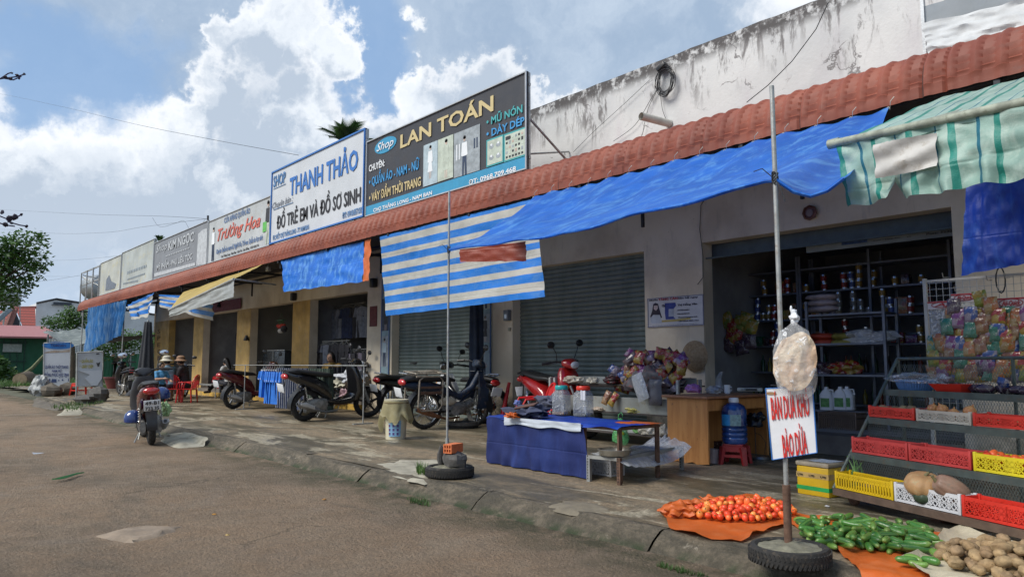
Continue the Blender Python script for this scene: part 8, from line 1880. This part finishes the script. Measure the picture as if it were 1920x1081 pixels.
# tanks
def tank(label,c,r,L,ax,legs):
    o=E('water_tank',label,'water tank',c); b=B(); A_=V(ax).normalized(); b.lathe([(.001,-L/2-r*.25),(r*.6,-L/2-r*.15),(r,-L/2),(r*1.02,-L/4),(r,0),(r*1.02,L/4),(r,L/2),(r*.6,L/2+r*.15),(.001,L/2+r*.25)],n=24,axis=A_); b.build('tank',[mat('tank_steel',(.38,.40,.41),.35,.6,.2,2,.05)],o)
    b=B(); 
    for s_ in(-1,1):
        q=A_*L*.3*s_; b.tube([q+V((0,-r*.6,-r*.6)),q+V((0,-r*.8,-legs))],.04,5); b.tube([q+V((0,r*.6,-r*.6)),q+V((0,r*.8,-legs))],.04,5)
    b.build('stand',[steel],o); return o
tank('round steel water tank on a roof stand at the left edge',WX(10,556,-72),.75,1.9,(.2,1,0),3.2)
b=B(); p=WX(-4,600,-71); q=WX(20,578,-71); b.tube([p,q],.22,5); tag(b.build('solar_panel',[mat('solar_glass',(.25,.30,.33),.2,.3)],world=True),'slanting solar heater panel beside the left water tank','solar panel')
tk=V((W(184,538,9.8)).to_tuple()); tank('pale water tank behind the empty sign frame on the market roof',V((tk.x,9.8,tk.z)),.72,1.3,(1,.3,0),1.7)
# green shed
XS=-62
grn_p=mat('green_painted_sheet',(.018,.12,.060),.6,0,.3,.8,.1,20)
o,g,a,c,zt=bx_px('green_shed','dark green shed with barred front and pink metal roof at far left','shed',-60,88,629,XS,5,grn_p)
b=B(); z0=WX(40,631,XS).z; z1=WX(40,615,XS-4.5).z; b.add([V((XS+.9,a.y-.3,z0)),V((XS+.9,c.y+.9,z0)),V((XS-4.5,c.y+.4,z1+.2)),V((XS-4.5,a.y-.3,z1+.2)),V((XS+.9,a.y-.3,z0-.12)),V((XS+.9,c.y+.9,z0-.12)),V((XS-4.5,c.y+.4,z1+.05)),V((XS-4.5,a.y-.3,z1+.05))],[(0,1,2,3),(7,6,5,4),(0,4,5,1),(1,5,6,2)])
t=NT('pink_roof_sheet'); w=t.wave(t.pos(),4.5,0,0,'Y'); t.bump(w,.8,.05); b.build('roof',[t.fin(t.mix(w,(.36,.13,.14),(.48,.20,.20)),.6)],o,smooth=0,org=g)
b=B(); ys=WX(-50,650,XS).y; y=ys; yE=WX(50,650,XS).y; zz0=WX(20,636,XS).z
while y<yE: b.box((XS+.1,y,zz0/2),(.05,.05,zz0)); y+=.42
for z in(.2,zz0*.45,zz0*.92): b.box((XS+.1,(ys+yE)/2,z),(.06,yE-ys,.07))
b.build('barred_gate',[mat('dark_green_bar',(.008,.04,.03),.5)],o,smooth=0,org=g)
b=B(); p=WX(13,652,XS); b.box((XS+.15,p.y+.3,p.z),(.05,1.1,.55)); b.build('paper_notice',[mat('dull_notice',(.35,.38,.36),.7)],o,smooth=0,org=g)
# green sheet fence + mesh behind the boards
XFn=-60
a=WX(88,660,XFn); c=WX(330,660,XFn); zf=WX(150,662,XFn).z; fz=E('green_fence','green sheet fence topped with wire mesh behind the standing boards','fence',(XFn,(a.y+c.y)/2,-.12)); g=V(fz.location)
b=B(); n=60
b.grid(lambda u,v:V((XFn+.03*math.sin(u*n*PI),a.y+(c.y-a.y)*u,-.12+(zf+.12)*v)),n*4,1); b.build('sheet',[mat('fence_green',(.03,.16,.075),.6,0,.35,.7,.1,10)],fz,org=g)
b=B(); zf2=WX(150,628,XFn).z; y=a.y
while y<c.y: b.box((XFn,y,(zf+zf2)/2),(.02,.02,zf2-zf)); y+=.18
z=zf
while z<zf2: b.box((XFn,(a.y+c.y)/2,z),(.015,c.y-a.y,.02)); z+=.16
b.build('wire_mesh',[mat('mesh_olive',(.10,.13,.08),.7)],fz,smooth=0,org=g)
b=B(); 
for k in range(9): yy=a.y+(c.y-a.y)*k/8; b.box((XFn+.05,yy,zf2/2),(.10,.10,zf2))
b.build('post',[mat('fence_post_grey',(.25,.26,.25),.8)],fz,smooth=0,org=g)
# hill / far vegetation closing the view
b=B(); b.grid(lambda u,v:V((-150-v*60,-40+u*220,-.2+v*(5+4*mnoise.noise(V((u*8,v*2,1)))+2*mnoise.noise(V((u*30,v*5,3)))))),90,10); o_=b.build('hill',[mat('far_hill_green',(.05,.08,.035),.9,0,.4,.1,.3,2)]); tag(o_,kind='structure')
# shrubs/trees behind tent
base=V((-58,WX(135,700,-58).y,0)); cl=[(WX(110,600,-58),(1,1.1,.5)),(WX(140,590,-58),(1,1.1,.5)),(WX(122,612,-58),(1,1.4,.5)),(WX(160,598,-58),(1,1.1,.6)),(WX(128,582,-58),(.6,.5,.4))]
tree('young_tree','light green leafy tree in front of the white house',base,cl,2600,.20,LG2,[base,base+V((0,0,1.5)),WX(135,620,-58),WX(132,600,-58)],8)
base=V((-56,WX(215,700,-56).y,0)); cl=[(WX(200,640,-56),(1,1.6,.6)),(WX(240,632,-56),(1,1.6,.6)),(WX(280,640,-56),(1,1.6,.7)),(WX(222,655,-56),(.8,1.6,.7)),(WX(180,665,-56),(.7,1,.6))]
tree('young_tree','green bushy tree seen under the blue curtain behind the green fence',base,cl,3200,.2,LG2,[base,base+V((0,0,1.2)),WX(235,650,-56),WX(235,640,-56)],9)
base=V((-52,WX(-10,715,-52).y,-.1)); cl=[(WX(-5,690,-52),(.7,.8,.5)),(WX(8,700,-52),(.6,.8,.35)),(WX(-20,680,-52),(.8,.8,.6))]
tree('shrub','low broad leaved shrub at the left edge before the green shed',base,cl,900,.3,LG2,[base,base+V((0,0,.5)),base+V((0,0,.7))],10,cat='shrub')
# palms behind the market
def palm(label,cp,s,base,n=18):
    o=E('palm_tree',label,'palm',base); g=V(base); b=B(); b.tube([V((0,0,0)),(cp-g)*.5+V((.1,0,0)),cp-g],[.18,.14,.10],8); b.build('trunk',[brk],o); rg=random.Random(int(s*100)); b=B()
    for k in range(n):
        a=2*PI*k/n+rg.uniform(-.2,.2); up=rg.uniform(.35,1.45); L=s*rg.uniform(.6,.85); pts=[]
        for q in range(9):
            u=q/8; pts.append(cp-g+V((math.cos(a)*L*u*math.cos(up)*(1+.2*u),math.sin(a)*L*u*math.cos(up)*(1+.2*u),L*u*math.sin(up)-.25*L*u*u)))
        b.tube(pts,.02,4)
        for q in range(1,9):
            for w in range(3):
                p=pts[q-1].lerp(pts[q],w/3); d=(pts[q]-pts[q-1]).normalized(); sd_=d.cross(V((0,0,1))).normalized()
                for s_ in(-1,1):
                    ll=.42*s*(1-.6*abs(q/8-.45)); e=p+sd_*s_*ll*.8+d*ll*.9-V((0,0,ll*.15)); b.add([p-d*.022*s,p+d*.022*s,e],[(0,1,2)])
    b.build('frond',[LG],o,smooth=0,fixn=False)
Yp=15; cp=W(648,268,Yp); palm('dark palm crown poking up behind the tall white sign',cp,1.55,V((cp.x,Yp,0)),13)
Yp=20; cp=W(299,452,Yp); palm('small distant palm top behind the grey bleached sign',cp,.9,V((cp.x,Yp,0)),14)
# tent awning beyond the building
ta=[WX(80,622,-52),WX(165,616,-52),WX(168,640,-47),WX(100,632,-47)]
def tf(u,v): p=ta[0].lerp(ta[1],u).lerp(ta[3].lerp(ta[2],u),v); return p+V((0,0,-.35*math.sin(PI*u)*v+.1*mnoise.noise(V((u*5,v*3,0)))))
b=B(); b.grid(tf,30,10); o=E('market_tent','grey tarp shelter sagging between poles beyond the market row','tent',ta[3]*1); g=V(o.location); b.build('canopy',[tarp_mat('grey_tent_tarp',(.20,.23,.22),(.42,.46,.43),(2,2,2),.3,.6)],o,org=g,smooth=60)
b=B(); 
for p in(ta[2],ta[3],ta[1]): b.tube([p,V((p.x,p.y,0))],.04,6)
b.build('pole',[steel],o,org=g)
# dark shelter under far end of canopy
s0=W(235,640,8.4); 
ta2=[W(196,632,9.5),W(292,622,9.5),W(292,655,7.4),W(196,660,7.4)]
sheet('dark_net','dark grey shade net stretched under the far end of the canopy','shade net',[V((-40,7.4,1.95)),V((-33.2,7.4,2.15)),V((-33.2,9.6,2.35)),V((-40,9.6,2.2))],[mat('shade_net_grey',(.05,.055,.07),.8)],30,10,.05,nrm=V((0,0,1)))
# logs & stumps by the shed
for i,(px,py,r,L,lab) in enumerate(((44,722,.42,1.6,'big cut log with pale end lying before the green shed'),(8,712,.30,.9,'cut stump at the far left edge'),(62,706,.22,1.4,'pale split log stacked behind the big log'),(30,710,.25,1.2,'cut log leaning behind the big one'),(75,714,.25,1.0,'pale log piece at the right of the log pile'))):
    P=G(px,py,-.08); o=E('log',lab,'log',P,R(-20+37*i)); b=B(); b.ell((0,0,r*.8),(L/2,r,r*.8),0,None,14,8,.25,i) if False else b.cyl((-L/2,0,r*.8),(L/2,0,r*.75),r,r*.85,n=12,m=0,caps=True); b.build('bark',[brk],o); b=B(); b.cyl((L/2+.0,0,r*.75),(L/2+.02,0,r*.75),r*.8,n=12); b.build('cut_end',[mat('cut_wood',(.38,.29,.18),.8,0,.3,5)],o,smooth=0)
b=B(); b.tube([WX(38,706,-57),WX(60,690,-57),WX(82,666,-57)],[.14,.12,.09],7); tag(b.build('leaning_trunk',[mat('mossy_trunk',(.16,.17,.09),.9,0,.3,3)],world=True),'mossy thin trunk leaning against the green fence','trunk')
# ground strip of grass and dirt at left
def grass(label,area,n,h,seed,z=-.1):
    rg=random.Random(seed); vs=[];fs=[]
    P=[G(*a,z) for a in area]
    for _ in range(n):
        u,v=rg.random(),rg.random(); p=P[0].lerp(P[1],u).lerp(P[3].lerp(P[2],u),v)
        if mnoise.noise(p*.6)<-.1 and n>900: continue
        for k in range(3):
            a=rg.uniform(0,6.28); d=V((math.cos(a),math.sin(a),0)); hh=h*rg.uniform(.5,1.2); w=h*.06; i=len(vs); vs+=[p-d.cross(V((0,0,1)))*w,p+d.cross(V((0,0,1)))*w,p+d*hh*.45+V((0,0,hh))]; fs.append((i,i+1,i+2))
    b=B(); b.add(vs,fs); o=b.build('grass',[LG2],smooth=0,fixn=False); tag(o,label,'grass',None,'stuff')
grass('grass strip along the green shed and fence',[(-20,718),(250,708),(260,716),(-20,728)],2600,.30,1)
grass('weeds at the broken edge of the pavement, far left',[(95,765),(165,750),(200,756),(130,772)],260,.12,2,-.03)
grass('small weeds growing at the foot of the kerb',[(760,935),(800,940),(808,950),(770,944)],70,.05,3,KZ)
grass('tuft of weeds beside the left tyre',[(783,880),(800,886),(798,892),(780,888)],40,.10,4,0)
grass('weeds below the kerb near the bottom edge',[(1240,1056),(1330,1081),(1300,1081),(1230,1062)],160,.03,6,KZ)
grass('low grass behind the torn board and boxes',[(180,726),(260,722),(262,728),(180,732)],500,.22,5)
b=B(); P=[G(98+8*k,900-2*k,KZ+.02) for k in range(7)]; 
for s_ in range(4): b.tube([p+V((.01*s_*math.sin(k),.02*s_,.01)) for k,p in enumerate(P)],.006,4)
tag(b.build('green_onion',[mat('onion_leaf_green',(.04,.20,.05),.5)],world=True),'limp green onion leaves lying on the road','leaves')
# litter pebbles
for i,(x,y,c_) in enumerate(((402,964,(.45,.22,.03)),(427,1003,(.4,.28,.1)),(608,936,(.40,.2,.05)),(1551,949,(.6,.6,.6)),(1853,1003,(.6,.6,.58)),(788,945,(.02,.02,.02)))):
    rock('litter',['dry orange leaf on the road, left one','tan leaf on the road below the orange one','small orange leaf on the road near the kerb','white paper scrap before the yellow box','white paper scrap by the iron bar','black scrap at the foot of the kerb'][i],G(x,y,KZ if y>930 and x<900 else 0),(.02,.015,.006),mat('litter_%d'%i,c_,.7),i,cat='litter')
# overhead wires
def span(pts,Y,lab,r=.012): b=B(); wirepx(b,pts,Y,r); tag(b.build('overhead_wire',[dark],world=True),lab,'wire')
span([(-60,168),(0,176),(120,201),(250,232),(400,262),(560,291)],9.2,'long single wire crossing the sky down to the tall white sign',.008)
span([(-40,391),(60,396),(180,402),(300,405),(388,410)],16,'upper far wire running level to the post on the roof',.012)
span([(-40,425),(80,436),(190,436),(270,425),(388,410)],18,'sagging far wire meeting the post on the roof',.012)
span([(-40,541),(50,530),(100,524),(150,516)],14,'low wire rising to the empty sign frame',.012)
span([(-40,520),(60,518),(130,518)],20,'lowest faint far wire by the tree',.012)
span([(80,488),(140,487),(230,478),(300,462),(345,452)],18,'thin wire behind the faded signs',.010)
span([(286,408),(300,425),(330,418),(345,414),(360,432),(385,412)],15,'tangled loose wire near the roof post',.010)
P=W(390,440,8.6); b=B(); b.cyl(W(390,404,8.6),V((P.x,8.6,4.0)),.035); tag(b.build('roof_post',[dark],world=True),'short dark post on the roof between the grey and script signs','post')
# small motorbike tyre on floor behind blue bike, bucket pile, misc
o=E('spare_tyre','flat spare tyre lying by the left shutter','tyre',G(868,801)); b=B(); b.lathe([(.17,0),(.25,.0),(.28,.05),(.25,.10),(.17,.1),(.19,.05),(.17,0)],n=30); b.build('tyre',[black_rub],o); b=B(); b.lathe([(.17,.01),(.17,.09),(.16,.05),(.17,.01)],n=30); b.build('bead',[dark],o)
b=B(); b.tube([G(905,800)+V((0,.4,0)),G(905,800)+V((.0,.6,.75))],[.05,.03],10); tag(b.build('red_parasol_stub',[redp],world=True),'slim red furled cloth leaning by the narrow poster','furled cloth')
o=E('flower_pot','dark red round pot on the ground at far left behind the boards','pot',G(218,728)); b=B(); b.lathe([(.001,0),(.35,0),(.5,.45),(.55,.45),(.55,.5),(.45,.5),(.42,.45),(.001,.42)],n=24); b.build('pot',[mat('maroon_pot',(.14,.03,.03),.4)],o)

# =============== separate repeated pieces so that each post, leg or pillar is its own part ===============
def split_parts(names):
    for o in list(COL.objects):
        if o.type!='MESH' or o.parent is None or o.name.split('.')[0] not in names: continue
        me=o.data; n=len(me.vertices); par=list(range(n))
        def find(a):
            while par[a]!=a: par[a]=par[par[a]]; a=par[a]
            return a
        for e in me.edges:
            a,c=find(e.vertices[0]),find(e.vertices[1])
            if a!=c: par[a]=c
        comp={}
        for i in range(n): comp.setdefault(find(i),[]).append(i)
        boxes=[]
        for k,ids in comp.items():
            cs=[me.vertices[i].co for i in ids]; lo=[min(q[j] for q in cs)-.004 for j in range(3)]; hi=[max(q[j] for q in cs)+.004 for j in range(3)]; boxes.append([lo,hi,[k]])
        merged=True
        while merged:
            merged=False
            for i in range(len(boxes)):
                for j in range(i+1,len(boxes)):
                    A_,C_=boxes[i],boxes[j]
                    if all(A_[0][t]<=C_[1][t] and C_[0][t]<=A_[1][t] for t in range(3)):
                        boxes[i]=[[min(A_[0][t],C_[0][t]) for t in range(3)],[max(A_[1][t],C_[1][t]) for t in range(3)],A_[2]+C_[2]]; boxes.pop(j); merged=True; break
                if merged: break
        if len(boxes)<2 or len(boxes)>60: continue
        base=o.name.split('.')[0]
        for q,bx in enumerate(boxes):
            ks=set(bx[2]); bm=bmesh.new(); bm.from_mesh(me); bm.verts.ensure_lookup_table()
            bmesh.ops.delete(bm,geom=[v for v in bm.verts if find(v.index) not in ks],context='VERTS')
            m2=bpy.data.meshes.new(base); bm.to_mesh(m2); bm.free()
            for mt in me.materials: m2.materials.append(mt)
            c=o.copy(); c.data=m2; c.name=base; COL.objects.link(c); c.parent=o.parent
        bpy.data.objects.remove(o)
split_parts({'yellow_pillar','door_jamb','post','brace','arm','leg','pole','shelf_board','white_trim','side_stripe','cut_end','dark_hats','contents','roof_trim'})
